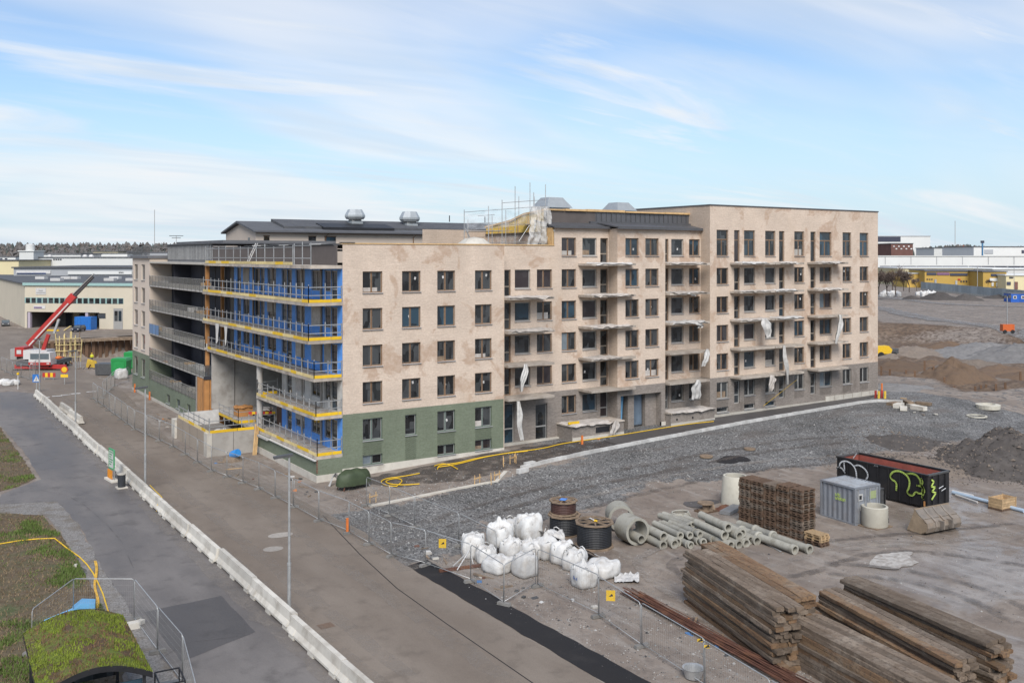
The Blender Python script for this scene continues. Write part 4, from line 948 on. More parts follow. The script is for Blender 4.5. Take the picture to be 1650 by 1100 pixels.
M['rust'] = mat('rusty_steel', (.105, .046, .030), .85, .3, 3, dirt=(.22, .10, .05))
# --- bulk bags
def bag_mesh(seed, h=.95, r=.52, slump=.0):
    rr = random.Random(seed); n = 34; prof = [(.0, 0), (.84, 0), (.98, .05), (1.03, .2), (1.06, .36), (1.06, .52), (1.05, .66), (1.01, .79), (.92, .89), (.76, .96), (.5, 1.0)] + ([(.25, .99), (.1, .97), (0, .97)] if seed % 2 else [(.26, 1.02), (.15, 1.14), (0, 1.2)])
    mb = MB(); vs = []
    for j, (q, z) in enumerate(prof):
        for i in range(n):
            a = 2 * math.pi * i / n; ca, sa = math.cos(a), math.sin(a); k = (abs(ca) ** 5.5 + abs(sa) ** 5.5) ** (-1 / 5.5)
            k = lerp(1, k, .9 if z < .9 else .6)
            nn = 1 + .10 * noise.noise(Vector((ca * 2.2, sa * 2.2, z * 3 + seed * 3.7))) + .07 * noise.noise(Vector((ca * 6, sa * 6, z * 8 + seed))) + .02 * math.sin(a * 13 + seed) * (1 - z) + .045 * math.sin(a * 10 + seed) * z ** 4
            zz = z * h + (z ** 2) * (.22 * noise.noise(Vector((ca * q * 1.9, sa * q * 1.9, seed * 2.3))) + .13 * (1 - .6 * q) * noise.noise(Vector((ca * q * 5, sa * q * 5, seed + .7))))
            vs.append((r * q * k * nn * ca + slump * z * z, r * q * k * nn * sa, zz))
    fs = [(j * n + i, j * n + (i + 1) % n, (j + 1) * n + (i + 1) % n, (j + 1) * n + i) for j in range(len(prof) - 1) for i in range(n)]
    mb.add(vs, fs); return mb.mesh(M['bag'], True, 'bag_body')
BM_ = [bag_mesh(s, h, .5, sl) for s, h, sl in ((1, 1.0, .05), (2, 1.08, -.06), (3, .9, .1), (4, .98, 0), (5, 1.15, .04))]
BL = bag_mesh(9, .72, .62, .1)
lp = MB()
lp.path([(.40, .40, .74), (.36, .36, .93), (.22, .40, 1.02), (.10, .44, .98), (.14, .50, .80)], .028, 5)
LPM = lp.mesh(M['bag'], True, 'lifting_loop')
bags = [('bulging white bulk bag at the far left of the heap', -1.35, -21.7, 0, 0, 1.25), ('tall white bulk bag standing high at the back left of the heap', .35, -22.0, .42, 1, 1.22), ('white bulk bag at the very back of the heap', 2.0, -20.9, .25, 2, 1.25),
        ('big round topped white bulk bag resting on others at the back', 2.2, -22.2, .5, 4, 1.3), ('small white bulk bag in the middle of the heap', .3, -23.2, 0, 3, 1.05), ('half empty white bulk bag in front of the far left one', -1.3, -23.0, 0, 2, 1.0),
        ('white bulk bag lying flat at the left front of the heap', -1.5, -24.7, 0, -1, 1.15), ('upright white bulk bag with gathered top at the front of the heap', -.7, -26.1, 0, 0, 1.15), ('white bulk bag behind the upright front one', 1.1, -24.0, 0, 3, 1.05),
        ('first white bulk bag of the row towards the right fence', 2.0, -24.4, 0, 1, 1.08), ('second white bulk bag of the row towards the right fence', 2.15, -25.6, 0, 4, 1.05), ('open topped brownish white bulk bag third in the row', 2.15, -26.8, 0, 2, 1.15),
        ('white bulk bag with printed blue mark behind the fence panel', .95, -29.2, 0, 3, 1.15), ('torn open slumped white bulk bag at the right end', 2.75, -28.5, 0, -1, 1.2), ('white bulk bag lying against the row under the tarpaulin', 3.2, -23.4, .1, 2, 1.1)]
for i, (lb, u, v, dz, k, s) in enumerate(bags):
    T = thing('bulk_bag', lb, 'bulk bag', G(u, v, dz), random.uniform(-.5, .5), 'white bulk bags heaped behind the fence')
    inst(BM_[k] if k >= 0 else BL, 'body', T, sc=(s, s, s * (1 if k >= 0 else .95)))
    if k >= 0: [inst(LPM, 'lifting_loop', T, rot=(0, 0, R(90 * q)), sc=(s, s, s)) for q in range(4)]
    if i == 12: MB().box(-.02, .02, -.22, .12, .45, .62).build('printed_mark', mat('blue_print', (.12, .16, .3), .7, .2, 8), T, loc=(-.60, 0, 0))
def cov(s, t): u = lerp(2.5, 4.4, s); v = lerp(-26.6, -22.2, t); return (u, v, .15 + 1.0 * (1 - s) + .12 * nzv(u * 2, v * 2, 3))
tag(MB().grid(cov, 10, 16).build('white_tarpaulin', M['plastic_white'], smooth=True), 'white tarpaulin sloping down behind the row of bags', 'tarpaulin')
def tornp(s, t): p = P(lerp(990, 1030, s), lerp(940, 926, t)); return (p.x, p.y, .06 + .16 * max(0, nzv(s * 7, t * 5, 1.) + .3))
tag(MB().grid(tornp, 14, 8).build('torn_plastic', M['plastic_white']), 'strip of torn white plastic lying right of the slumped bag', 'plastic')
# --- cable drums
def drum(lb, u, v, dz, r, h, cm, rim=8, hub=None):
    T = thing('cable_drum', lb, 'cable drum', G(u, v, dz), random.uniform(0, 1), 'cable drums behind the white bags')
    for z in (.0, h - .09):
        fl = MB(); n = 10; ro, ri = r, r * .86
        vs = []
        for zz in (z, z + .09):
            for q in (ri, ro): vs += [(q * math.cos(2 * math.pi * i / n), q * math.sin(2 * math.pi * i / n), zz) for i in range(n)]
        fs = []
        for i in range(n):
            j = (i + 1) % n; fs += [(i, j, n + j, n + i), (2 * n + i, 3 * n + i, 3 * n + j, 2 * n + j), (n + i, n + j, 3 * n + j, 3 * n + i), (i, 2 * n + i, 2 * n + j, j)]
        fl.add(vs, fs); F = fl.build('flange', M['wood_old'], T)
        for i in range(rim): a = 2 * math.pi * i / rim; MB().bar((0, 0, z + .045), (ri * math.cos(a), ri * math.sin(a), z + .045), .09, .06).build('spoke', M['wood_old'], F)
        MB().lathe([(0, z + .1), (r * .2, z + .1), (r * .2, z)], 12).build('hub_plate', M['wood_old'], F)
    prof = [(0, .1)]; k = 0; z = .1
    while z < h - .1: prof += [(r * .88 * (1 if k % 2 else .975), z)]; z += .05; k += 1
    prof += [(0, h - .1)]
    MB().lathe(prof, 32).build('cable_winding', cm, T, smooth=False); return T
M['cable_black'] = mat('black_cable', (.016, .017, .019), .55, .3, 3); M['cable_brown'] = mat('brown_cable', (.06, .028, .022), .6, .3, 3)
drum('black cable drum carrying the smaller brown drum', 5.7, -21.1, 0, 1.05, 1.25, M['cable_black'])
d_ = drum('small brown cable drum stacked on a black one', 5.7, -21.0, 1.26, .9, .85, M['cable_brown']); MB().box(-.25, .25, -.2, .2, .86, .88).build('blue_label', mat('blue_label', (.10, .25, .6), .6, .1, 5), d_)
d_ = drum('large black cable drum with yellow straps on its top', 5.7, -24.1, 0, 1.18, 1.5, M['cable_black'])
for i in range(5): MB().bar((random.uniform(-.3, .1), random.uniform(-.3, .1), 1.53 + i * .015), (random.uniform(.0, .4), random.uniform(-.1, .3), 1.54 + i * .015), .09, .02).build('strap', M['yellow'] if i < 3 else M['plastic_white'], d_)
# --- concrete rings and pipes
def pipe_mesh(r, l, th, bell=True, n=18):
    pr = [(r, 0), (r, l - .25), (r * 1.22, l - .2), (r * 1.22, l), (r - th, l), (r - th, 0), (r, 0)] if bell else [(r, 0), (r, l), (r - th, l), (r - th, 0), (r, 0)]
    return MB().lathe(pr, n).mesh(M['pipe'], True, 'pipe')
def lay(me, name, lb, cat, u, v, z, ang, group=None, tilt=0.):
    o = inst(me, name, None, (u, v, gz(u, v) + z), (R(90) + tilt, 0, ang)); return tag(o, lb, cat, group)
for me_ in (): pass
big = MB().lathe([(.82, 0), (.82, 1.35), (.66, 1.35), (.66, .12), (.72, 0), (.82, 0)], 36).mesh(M['pipe'], True, 'pipe')
for poly in big.polygons: poly.use_smooth = True
lay(big, 'concrete_ring', 'large grey concrete pipe ring with a small pipe inside it', 'concrete ring', 8.15, -24.1, .83, R(-8))
lay(big, 'concrete_ring', 'large grey concrete pipe ring lying behind the other one', 'concrete ring', 9.6, -21.6, .83, R(-30))
sm_ = pipe_mesh(.27, 1.3, .07, False)
lay(sm_, 'concrete_pipe', 'small concrete pipe lying inside the large ring', 'concrete pipe', 8.2, -24.4, .44, R(-8))
pm = [pipe_mesh(.19, 2.9, .045), pipe_mesh(.235, 3.0, .05), pipe_mesh(.17, 2.3, .04)]
def autosmooth(me, ang=40):
    me.polygons.foreach_set('use_smooth', [True] * len(me.polygons))
    bm = bmesh.new(); bm.from_mesh(me)
    for e in bm.edges:
        if len(e.link_faces) == 2 and e.calc_face_angle(0) > R(ang): e.smooth = False
    bm.to_mesh(me); bm.free()
for m_ in pm + [big, sm_]: autosmooth(m_)
ordw = ['first', 'second', 'third', 'fourth', 'fifth', 'sixth', 'seventh', 'eighth', 'ninth', 'tenth', 'eleventh', 'twelfth', 'thirteenth', 'fourteenth', 'fifteenth', 'sixteenth', 'seventeenth', 'eighteenth', 'nineteenth', 'twentieth', 'twenty first', 'twenty second']
gp = 'concrete drain pipes lying in piles'
rp = random.Random(21)
def pile(nm, us, vstart, z0, r_i, layers):
    k = 0; u0, n = us; rad = (.19, .235, .17)[r_i]
    for L_, cnt in enumerate(layers):
        for i in range(cnt):
            k += 1; u = u0 + L_ * rad * 1.15 + i * rad * 2.35 + rp.uniform(-.04, .04); v = vstart + rp.uniform(-.25, .25) + (.4 if L_ else 0)
            lay(pm[r_i], 'concrete_pipe', '%s pipe from left, %s layer, in %s' % (ordw[i], ('bottom', 'middle', 'top')[L_], nm), 'concrete pipe', u, v, rad * 1.05 + L_ * rad * 1.95, R(rp.uniform(-9, 3) - 6), gp)
pile('the pile nearest the large concrete ring', (9.1, 0), -24.0, 0, 1, (3, 1))
pile('the long loose pile of pale pipes', (10.4, 0), -24.6, 0, 0, (6, 4))
pile('the pile whose dark pipe mouths face the timber', (12.3, 0), -26.3, 0, 1, (5, 3, 1))
pile('the back pile beside the coiled hose', (11.8, 0), -23.2, 0, 0, (6, 2))
for j, u in enumerate((14.75, 15.55)):
    for i in range(3):
        lay(pipe_mesh(.26, 1.6, .05) if i < 2 else pm[1], 'concrete_pipe', '%s joint of the %s string of end to end pipes by the pallets' % (ordw[i], ('nearer', 'farther')[j]), 'concrete pipe', u - .1 * i, -26.0 - j * .4 - i * 1.45, .3, R(-4), 'pipes laid end to end')
hc = MB()
for k in range(4): hc.path([(.75 * (1 - .06 * k) * math.cos(a * .3), .55 * (1 - .06 * k) * math.sin(a * .3), .05 + .07 * k) for a in range(22)], .05, 6)
p_ = P(1096, 831); tag(hc.build('hose_coil', M['pipe'], None, p_), 'coil of pale hose behind the pale pipes', 'hose')
# --- pallets
pm_ = MB()
for x in (-.6, -.07, .46): pm_.box(x, x + .14, -.4, .4, 0, .02)
for x in (-.6, -.07, .46):
    for y in (-.4, -.07, .27): pm_.box(x, x + .14, y, y + .13, .02, .10)
for x in (-.6, -.07, .46): pm_.box(x + .005, x + .135, -.4, .4, .10, .12)
for y in (-.4, -.23, -.05, .12, .29): pm_.box(-.6, .6, y, y + .115, .12, .142)
PMS = [pm_.mesh(m_, name='pallet') for m_ in (mat('brown_pallet', (.125, .078, .05), .9, .3, 4), mat('grey_pallet', (.17, .13, .098), .9, .3, 4), mat('pale_pallet', (.42, .29, .16), .85, .25, 4))]
rq = random.Random(31)
for s_ in range(5):
    nn = 20 + (s_ in (3, 4)) ; u0 = 17.35 + .02 * s_; v0 = -25.75 - s_ * 1.03
    for k in range(nn):
        o = inst(PMS[0 if rq.random() < .62 else 1], 'pallet', None, (u0 + rq.uniform(-.05, .05), v0 + rq.uniform(-.03, .03), gz(u0, v0) + k * .146), (0, 0, rq.uniform(-.03, .03)))
        o.scale = (.98, 1.2, 1)
        tag(o, '%s pallet from the ground, %s tall stack from the well cone' % (ordw[k], ordw[s_]), 'pallet', 'wooden pallets in tall stacks')
for k in range(5):
    o = inst(PMS[0 if k < 2 else 2], 'pallet', None, (17.0 + rq.uniform(-.04, .04), -31.3, gz(17, -31.3) + k * .146), (0, 0, R(90) + rq.uniform(-.06, .06)))
    tag(o, '%s pallet from the ground in the short stack before the tall ones' % ordw[k], 'pallet', 'pallets in the short stack')
# --- grey site container
CT = thing('storage_container', 'small grey corrugated steel storage container beside the pallets', 'container', G(22.3, -30.05), R(-3))
M['cont'] = mat('grey_container_paint', (.25, .265, .29), .5, .12, 1.2, metal=.2, dirt=(.2, .17, .15), dirt_amt=.4, bump=.1)
cw, cl, chh = 2.45, 2.85, 2.42
fr = MB()
for x in (0, cw - .12):
    for y in (0, cl - .12): fr.box(x, x + .12, y, y + .12, 0, chh)
for z in (0, chh - .12): fr.box(.12, cw - .12, 0, .12, z, z + .12); fr.box(.12, cw - .12, cl - .12, cl, z, z + .12); fr.box(0, .12, .12, cl - .12, z, z + .12); fr.box(cw - .12, cw, .12, cl - .12, z, z + .12)
fr.build('corner_frame', M['cont'], CT)
def corr(x0, nrm):
    mb = MB(); n = 26; pts = []
    for i in range(n + 1):
        y = .12 + (cl - .24) * i / n; d = .045 if (i // 2) % 2 else .0; pts.append((y, d))
    for (ya, da), (yb, db) in zip(pts, pts[1:]): mb.quad((x0 + nrm * da, ya, .12), (x0 + nrm * db, yb, .12), (x0 + nrm * db, yb, chh - .12), (x0 + nrm * da, ya, chh - .12))
    return mb
sw = corr(.07, 1).build('side_wall', M['cont'], CT, fix=False); corr(cw - .07, -1).build('side_wall', M['cont'], CT, fix=False)
tp = MB(); n = 18
for i in range(n):
    y0 = .12 + (cl - .24) * i / n; y1 = .12 + (cl - .24) * (i + 1) / n; d = .0 if i % 2 else .05
    tp.box(.1, cw - .1, y0, y1, chh - .1, chh - .02 - d)
tp.build('roof', mat('pale_container_roof', (.36, .38, .40), .6, .15, 1.5, dirt=(.25, .22, .2)), CT)
for i in range(2):
    D = MB().box(.13 + i * 1.1, 1.2 + i * 1.1, .03, .09, .14, chh - .14).build('door', M['cont'], CT)
    for k in range(2): MB().tube((.35 + i * 1.1 + k * .6, .0, .15), (.35 + i * 1.1 + k * .6, .0, chh - .15), .025, 6).build('lock_rod', M['steel'], D)
    for k in range(3): MB().box(.2 + i * 1.1, 1.12 + i * 1.1, .015, .03, .35 + k * .7, .75 + k * .7).build('door_panel', M['cont'], D)
MB().box(.32, .75, .005, .014, 1.55, 1.98).build('notice', M['plastic_white'], CT); MB().box(.42, .65, .0, .005, 1.62, 1.88).build('notice_print', M['black'], CT)
MB().box(.5, .66, .005, .014, .9, 1.2).build('notice', M['plastic_white'], CT); MB().box(1.42, 2.1, .005, .014, 1.55, 2.05).build('green_notice', mat('pale_green_notice', (.35, .40, .2), .7, .1, 4), CT)
M['spray'] = mat('yellow_green_spray', (.46, .60, .13), .7, .12, 6, bump=0); M['spray_w'] = mat('white_spray', (.68, .69, .70), .7, .1, 6, bump=0)
tx = MB(); rr = random.Random(4)
for row, n in ((0, 3), (1, 6)):
    for k in range(n):
        y = 1.62 - k * .14; z = 1.62 - row * .24
        tx.bar((.05, y, z), (.05, y, z + .16), .03, .01); tx.bar((.05, y, z + (.16 if k % 2 else .0)), (.05, y - .09, z + (.16 if k % 2 else .0)), .01, .03); tx.bar((.05, y - .09, z), (.05, y - .09, z + (.16 if k % 3 else .08)), .03, .01)
tx.build('painted_letters', M['spray'], CT)
# --- large black skip with graffiti
SK = thing('roll_off_skip', 'long black open skip sprayed with white and yellow green graffiti', 'skip', (0, 0, 0))
x0, x1, y0, y1, sh = 29.55, 32.1, -30.45, -23.1, 2.3; zb = gz(30, -27)
M['skip'] = mat('black_skip_paint', (.016, .016, .018), .45, .35, 1.2, dirt=(.04, .035, .032), dirt_amt=.4); M['skip_in'] = mat('red_brown_skip_inside', (.27, .075, .055), .8, .25, 1.5, dirt=(.17, .075, .05))
for nm, b in (('long_side', (x0, x0 + .06, y0, y1)), ('long_side', (x1 - .06, x1, y0, y1)), ('end_wall', (x0 + .06, x1 - .06, y1 - .06, y1)), ('tail_door', (x0 + .06, x1 - .06, y0, y0 + .06))): MB().box(*b, zb + .2, zb + sh).build(nm, M['skip'], SK)
for b in ((x0 + .065, x0 + .08, y0 + .1, y1 - .1), (x1 - .08, x1 - .065, y0 + .1, y1 - .1), (x0 + .1, x1 - .1, y1 - .08, y1 - .065), (x0 + .1, x1 - .1, y0 + .065, y0 + .08)): MB().box(*b, zb + .3, zb + sh - .04).build('inner_lining', M['skip_in'], SK)
MB().box(x0 + .05, x1 - .05, y0 + .05, y1 - .05, zb + .2, zb + .3).build('floor', M['skip_in'], SK)
for b in ((x0 - .06, x0 + .1, y0 - .06, y1 + .06), (x1 - .1, x1 + .06, y0 - .06, y1 + .06)): MB().box(*b, zb + sh, zb + sh + .12).build('top_rim', M['skip'], SK)
for b in ((x0 + .1, x1 - .1, y0 - .06, y0 + .1), (x0 + .1, x1 - .1, y1 - .1, y1 + .06)): MB().box(*b, zb + sh, zb + sh + .12).build('top_rim', M['steel_dark'], SK)
for i in range(9): MB().box(x0 - .07, x0, y0 + .35 + i * .86, y0 + .43 + i * .86, zb + .2, zb + sh).build('side_rib', M['skip'], SK)
for x in (x0 + .5, x0 + 1.25, x0 + 2.0): MB().box(x, x + .1, y0 - .08, y0, zb + .2, zb + sh).build('door_rib', M['skip'], SK)
for x in (x0 + .3, x1 - .5): MB().box(x, x + .2, y0, y1, zb, zb + .2).build('runner', M['steel_dark'], SK)
MB().bar((x0 + .3, y1 - 1.2, zb + sh + .14), (x0 + 1.9, y1 - .3, zb + sh + .14), .05).build('tie_bar', M['steel'], SK)
MB().box(x0 - .08, x0 - .06, y0 + .12, y0 + .24, zb + .25, zb + .6).build('reflector', M['wood_orange'], SK)
def graf(zpts, mm, wd):
    xs = x0 - .085; pts = []
    for x, y in zpts:
        px, py = 1310 + x * .15152, 710 + y * .15152; v = lv(px, xs); pts.append(Vector((xs, v, zat(xs, v, py))))
    # smooth the stroke
    for _ in range(2):
        q_ = [pts[0]]
        for a, b in zip(pts, pts[1:]): q_ += [a.lerp(b, .25), a.lerp(b, .75)]
        pts = q_ + [pts[-1]]
    mb = MB()
    for a, b in zip(pts, pts[1:]):
        d = (b - a)
        if d.length < 1e-4: continue
        d.normalize(); n = Vector((0, -d.z, d.y)) * wd / 2; mb.quad(a - n - d * .02, b - n + d * .02, b + n + d * .02, a + n - d * .02)
    return mb.build('graffiti_stroke', mm, SK)
for z_ in ([(885, 525), (890, 440), (830, 405), (820, 360), (860, 320), (930, 320), (1000, 365), (1030, 430), (1020, 500), (1000, 540), (1020, 570), (1060, 585), (1090, 540), (1130, 560), (1180, 555), (1185, 520), (1150, 480), (1105, 475)], [(1000, 350), (1060, 345), (1110, 370), (1140, 420), (1145, 470)],
           [(1150, 400), (1168, 440), (1150, 480), (1176, 500), (1160, 530), (1178, 560), (1158, 590), (1172, 620)]): graf(z_, M['spray'], .13)
for z_ in ([(340, 340), (310, 290), (270, 275), (250, 292)], [(278, 280), (290, 225), (350, 210), (410, 240), (455, 300), (465, 390)], [(440, 265), (490, 255), (560, 300), (590, 370), (560, 415)], [(330, 235), (335, 310)], [(655, 262), (685, 268)]): graf(z_, M['spray_w'], .11)
zz = MB(); pts = [(.35, 2.05), (.62, 1.9), (.3, 1.6), (.78, 1.5), (.4, 1.25), (.85, 1.1), (.35, .7)]
for (a, b), (c, d) in zip(pts, pts[1:]): zz.bar((x0 + a, y0 - .09, zb + b), (x0 + c, y0 - .09, zb + d), .02, .11)
zz.build('graffiti_stroke', M['spray'], SK)
for i, (a, b) in enumerate(((1.2, 1.35), (1.5, 1.15))): MB().bar((x0 + a, y0 - .09, zb + b), (x0 + a + .5, y0 - .09, zb + b + .12), .02, .04).build('graffiti_stroke', M['spray_w'], SK)
# --- tipping bin
TB = thing('tipping_bin', 'dark steel tipping bin between the container and the black skip', 'bin', G(25.7, -28.6), R(4))
MB().extr([(0, .15), (2.1, .15), (2.1, .9), (1.7, 1.35), (0, 1.35)], (1, 0, 0), (0, 0, 1), (0, 0, 0), (0, 1, 0), 1.3).build('tub', M['steel_dark'], TB)
MB().box(-.05, 1.8, -.06, 1.36, 1.35, 1.42).build('rim', M['steel_dark'], TB)
for x in (.2, .75, 1.3, 1.85): MB().box(x, x + .1, -.07, 0, .1, 1.3).build('rib', M['skip'], TB)
for x in (.1, 1.7): MB().box(x, x + .25, .1, 1.2, 0, .15).build('skid', M['steel_dark'], TB)
# --- concrete rings standing
M['ring'] = mat('pale_concrete_ring', (.50, .47, .39), .88, .1, 1.2, dirt=(.34, .31, .25), dirt_amt=.4)
WR = thing('well_ring', 'pale round concrete well ring with a side hole beside the container', 'well ring', G(23.35, -30.75))
r1 = MB().lathe([(.80, .06), (.82, .1), (.82, 1.28), (.78, 1.32), (.68, 1.32), (.68, .06), (.80, .06)], 36).build('ring', M['ring'], WR); autosmooth(r1.data)
MB().lathe([(.0, 0), (.15, 0), (.15, .03), (0, .03)], 18).build('side_hole', M['black'], WR, (.62 * .86, -.80 * .78, .42), rot=(R(90), 0, R(38)))
MB().box(-.8, .8, -.75, .75, 0, .06).build('base_board', M['wood_old'], WR)
W2 = thing('well_ring', 'tall pale concrete well cone behind the pallet stacks', 'well ring', G(20.0, -21.9))
r2 = MB().lathe([(.98, 0), (.86, 1.75), (.80, 1.95), (.68, 1.95), (.72, 1.7), (.80, 0), (.98, 0)], 36).build('ring', M['ring'], W2); autosmooth(r2.data)
# --- excavator bucket
BK = thing('excavator_bucket', 'wide muddy excavator bucket lying open side down', 'bucket', G(24.05, -34.0), R(-6))
M['mudsteel'] = mat('muddy_steel', (.23, .20, .17), .7, .25, 1.6, metal=.1, dirt=(.28, .21, .15), dirt_amt=.7); M['mudclay'] = mat('clay_covered_steel', (.30, .225, .15), .9, .25, 2.5, dirt=(.20, .15, .10), dirt_amt=.6)
prof = [(1.55, .02), (.95, .0), (.45, .02), (.12, .2), (0, .48), (.06, .78), (.3, .95), (.62, 1.12), (.95, 1.42)]
sh_ = MB()
for (a, b), (c, d) in zip(prof, prof[1:]):
    sh_.quad((0, a, b), (3.1, a, b), (3.1, c, d), (0, c, d))
bo = sh_.build('shell', M['mudsteel'], BK)
sdm = bo.modifiers.new('thick', 'SOLIDIFY'); sdm.thickness = .05
for x in (0, 3.06): MB().extr(prof, (0, 1, 0), (0, 0, 1), (x, 0, 0), (1, 0, 0), .05).build('side_plate', M['mudclay'], BK)
MB().bar((-.02, .96, 1.44), (3.13, .96, 1.44), .12, .08).build('cutting_edge', M['mudclay'], BK)
for x in (.75, 1.55, 2.35):
    rb_ = MB()
    for (a, b), (c, d) in zip(prof[3:], prof[4:]): rb_.bar((x, a - .05, b + .03), (x, c - .05, d + .03), .09, .09)
    rb_.build('back_rib', M['mudsteel'], BK)
for x in (1.1, 1.9): MB().box(x, x + .08, -.32, .12, .35, .85).build('bracket', M['mudsteel'], BK)
# --- wooden crate, loose pipes, boards
CR = thing('wooden_crate', 'pale wooden crate on a pallet at the right of the yard', 'crate', G(33.5, -33.4), R(-4))
for k in range(4): MB().box(0, 1.6, 0, .03, .15 + k * .17, .3 + k * .17).build('slat', PMS[2].materials[0], CR); MB().box(0, 1.6, .92, .95, .15 + k * .17, .3 + k * .17).build('slat', PMS[2].materials[0], CR); MB().box(0, .03, .03, .92, .15 + k * .17, .3 + k * .17).build('slat', PMS[2].materials[0], CR); MB().box(1.57, 1.6, .03, .92, .15 + k * .17, .3 + k * .17).build('slat', PMS[2].materials[0], CR)
for x in (0, 1.52):
    for y in (-.03, .95): MB().box(x, x + .08, y, y + .03, .1, .85).build('batten', PMS[2].materials[0], CR)
MB().box(-.05, 1.65, -.05, 1.0, 0, .14).build('pallet_base', PMS[0].materials[0], CR); MB().box(.05, 1.55, .05, .9, .14, .5).build('contents', M['wood_new'], CR)
M['pvc'] = mat('pale_blue_pipe', (.42, .52, .62), .45, .1, 3)
for i, (a, b) in enumerate((((1535, 796), (1650, 826)), ((1540, 800), (1575, 812)), ((1534, 793), (1568, 801)))):
    p, q_ = P(*a), P(*b); o = MB().tube(Vector((0, 0, .14)), q_ - p + Vector((0, 0, .14)), .13 if i == 0 else .07, 10).build('plastic_pipe', M['pvc'] if i == 0 else M['plastic_white'], None, p, smooth=False)
    tag(o, ('long pale blue plastic pipe lying past the wooden crate', 'short white pipe lying beside the blue one', 'thin white pipe beside the skip end')[i], 'plastic pipe')
CB = thing('cable_box', 'pale wooden box standing behind the end of the black skip', 'box', G(32.6, -29.3)); MB().box(0, 1.0, 0, .9, 0, 1.45).build('body', M['ring'], CB)
for k in range(4): MB().box(-.03, 1.03, -.03, 0, .1 + k * .36, .2 + k * .36).build('batten', M['wood_old'], CB)
SD = thing('small_cable_drum', 'small empty wooden drum on a broken pallet behind the pipes', 'cable drum', P(1137, 824)); 
MB().lathe([(0, .1), (.5, .1), (.5, .16), (.22, .17), (.22, .55), (.55, .56), (.55, .64), (0, .64)], 14).build('spool', M['wood_old'], SD); MB().box(-.6, .7, -.45, .5, 0, .1).build('pallet', PMS[0].materials[0], SD); MB().bar((.35, -.3, .12), (.6, .1, .42), .4, .05).build('loose_board', M['wood_old'], SD)
o = MB().box(0, 2.2, 0, .75, 0, .22).build('steel_plate_stack', mat('grey_steel_plates', (.20, .20, .20), .6, .2, 3), None, G(17.3, -24.0), rot=(0, 0, R(20))); tag(o, 'stack of flat grey plates leaning by the pallet stacks', 'steel plates')
o = MB().grid(lambda s, t: (s * 1.8, t * 1.0, .25 * math.sin(s * 3.1) * math.sin(t * 3.1) + .08 * nzv(s * 5, t * 5, 2)), 10, 8).build('rust_pile', M['rust'], None, G(17.6, -23.2), rot=(0, 0, R(15))); tag(o, 'low red brown rusty heap behind the grey plates', 'scrap heap')
o = MB().bar(P(1228, 872) + Vector((0, 0, .03)), P(1258, 889) + Vector((0, 0, .03)), .12, .03).build('grey_board', M['steel']); tag(o, 'thin grey board lying beside the end to end pipes', 'board')
for lb, px, py, r in (('rusty manhole lid left of the dark gravel patch', 1138, 736, .55), ('rusty manhole lid farther back on the gravel', 1208, 724, .5)):
    o = MB().lathe([(0, .14), (r, .12), (r, 0)], 20).build('manhole_lid', M['wood_old'], None, P(px, py)); tag(o, lb, 'manhole lid')
p_ = P(1592, 658); o = MB().lathe([(1.2, 0), (1.25, .45), (.75, .5), (.7, 0)], 22).build('concrete_collar', M['ring'], None, p_); tag(o, 'thick pale concrete ring lying far right on the gravel', 'concrete ring')
p_ = P(1574, 671); o = MB().lathe([(1.0, 0), (1.0, .12), (.8, .12), (.8, 0)], 22).build('concrete_collar', M['ring'], None, p_); tag(o, 'thin white ring lying flat in front of the thicker one', 'concrete ring')
# --- timber mats
def beam_mesh(seed, l=8.2, w_=.40, h=.188):
    rr = random.Random(seed); mb = MB(); n = 9; vs = []
    for i in range(n + 1):
        y = -l * i / n; a = .012
        j = [(rr.uniform(-a, a), rr.uniform(-a, a)) for _ in range(8)]; e = .05 if i in (0, n) else .0; c = .014 + e * .5
        hw, hh = w_ / 2 - .004, h
        oct_ = [(-hw + c, 0), (hw - c, 0), (hw, c), (hw, hh - c), (hw - c, hh), (-hw + c, hh), (-hw, hh - c), (-hw, c)]
        vs += [(x + q[0], y, z + q[1]) for (x, z), q in zip(oct_, j)]
    fs = [(i * 8 + k, i * 8 + (k + 1) % 8, (i + 1) * 8 + (k + 1) % 8, (i + 1) * 8 + k) for i in range(n) for k in range(8)] + [tuple(range(8)), tuple(range(n * 8, n * 8 + 8))[::-1]]
    mb.add(vs, fs); return mb
BEA = [beam_mesh(s).mesh(M['timber'], name='timber') for s in range(5)]; BEB = [beam_mesh(s + 9).mesh(M['timber_b'], name='timber') for s in range(5)]
rt = random.Random(41)
def mats(stack, u, v, nlay, nb, top_n=None, brown=0.2, ang=-17., loose=.0):
    a = R(ang)
    for L_ in range(nlay):
        z = gz(u, v) + L_ * .192; jx, jy = rt.uniform(-.06, .06), rt.uniform(-.2, .2); br = rt.random() < brown or (L_ == nlay - 1 and brown > .5)
        T = thing('timber_mat', '%s timber mat from the ground in the %s' % (ordw[L_], stack), 'timber mat', (u + jx, v + jy, z), a + rt.uniform(-.012, .012), 'stacked timber crane mats')
        for k in range(nb):
            o = inst(rt.choice(BEB if br or rt.random() < .12 else BEA), 'timber', T, (.2 + k * .402, rt.uniform(-.16, .16), rt.uniform(-.01, .012)), (0, 0, rt.uniform(-.004, .004)))
mats('leftmost stack of timber mats', 3.5, -34.0, 14, 3, brown=.22, ang=-17)
mats('brown topped stack behind the leftmost one', 5.1, -33.45, 14, 3, brown=.75, ang=-16)
mats('low front stack in the bottom corner', 2.35, -41.55, 10, 4, brown=.15, ang=-9.5)
mats('middle stack with yellow paint marks', 6.1, -40.0, 10, 3, brown=.15, ang=-14.5)
mats('farthest right stack with frayed edges', 8.3, -39.8, 10, 3, brown=.1, ang=-9.8)
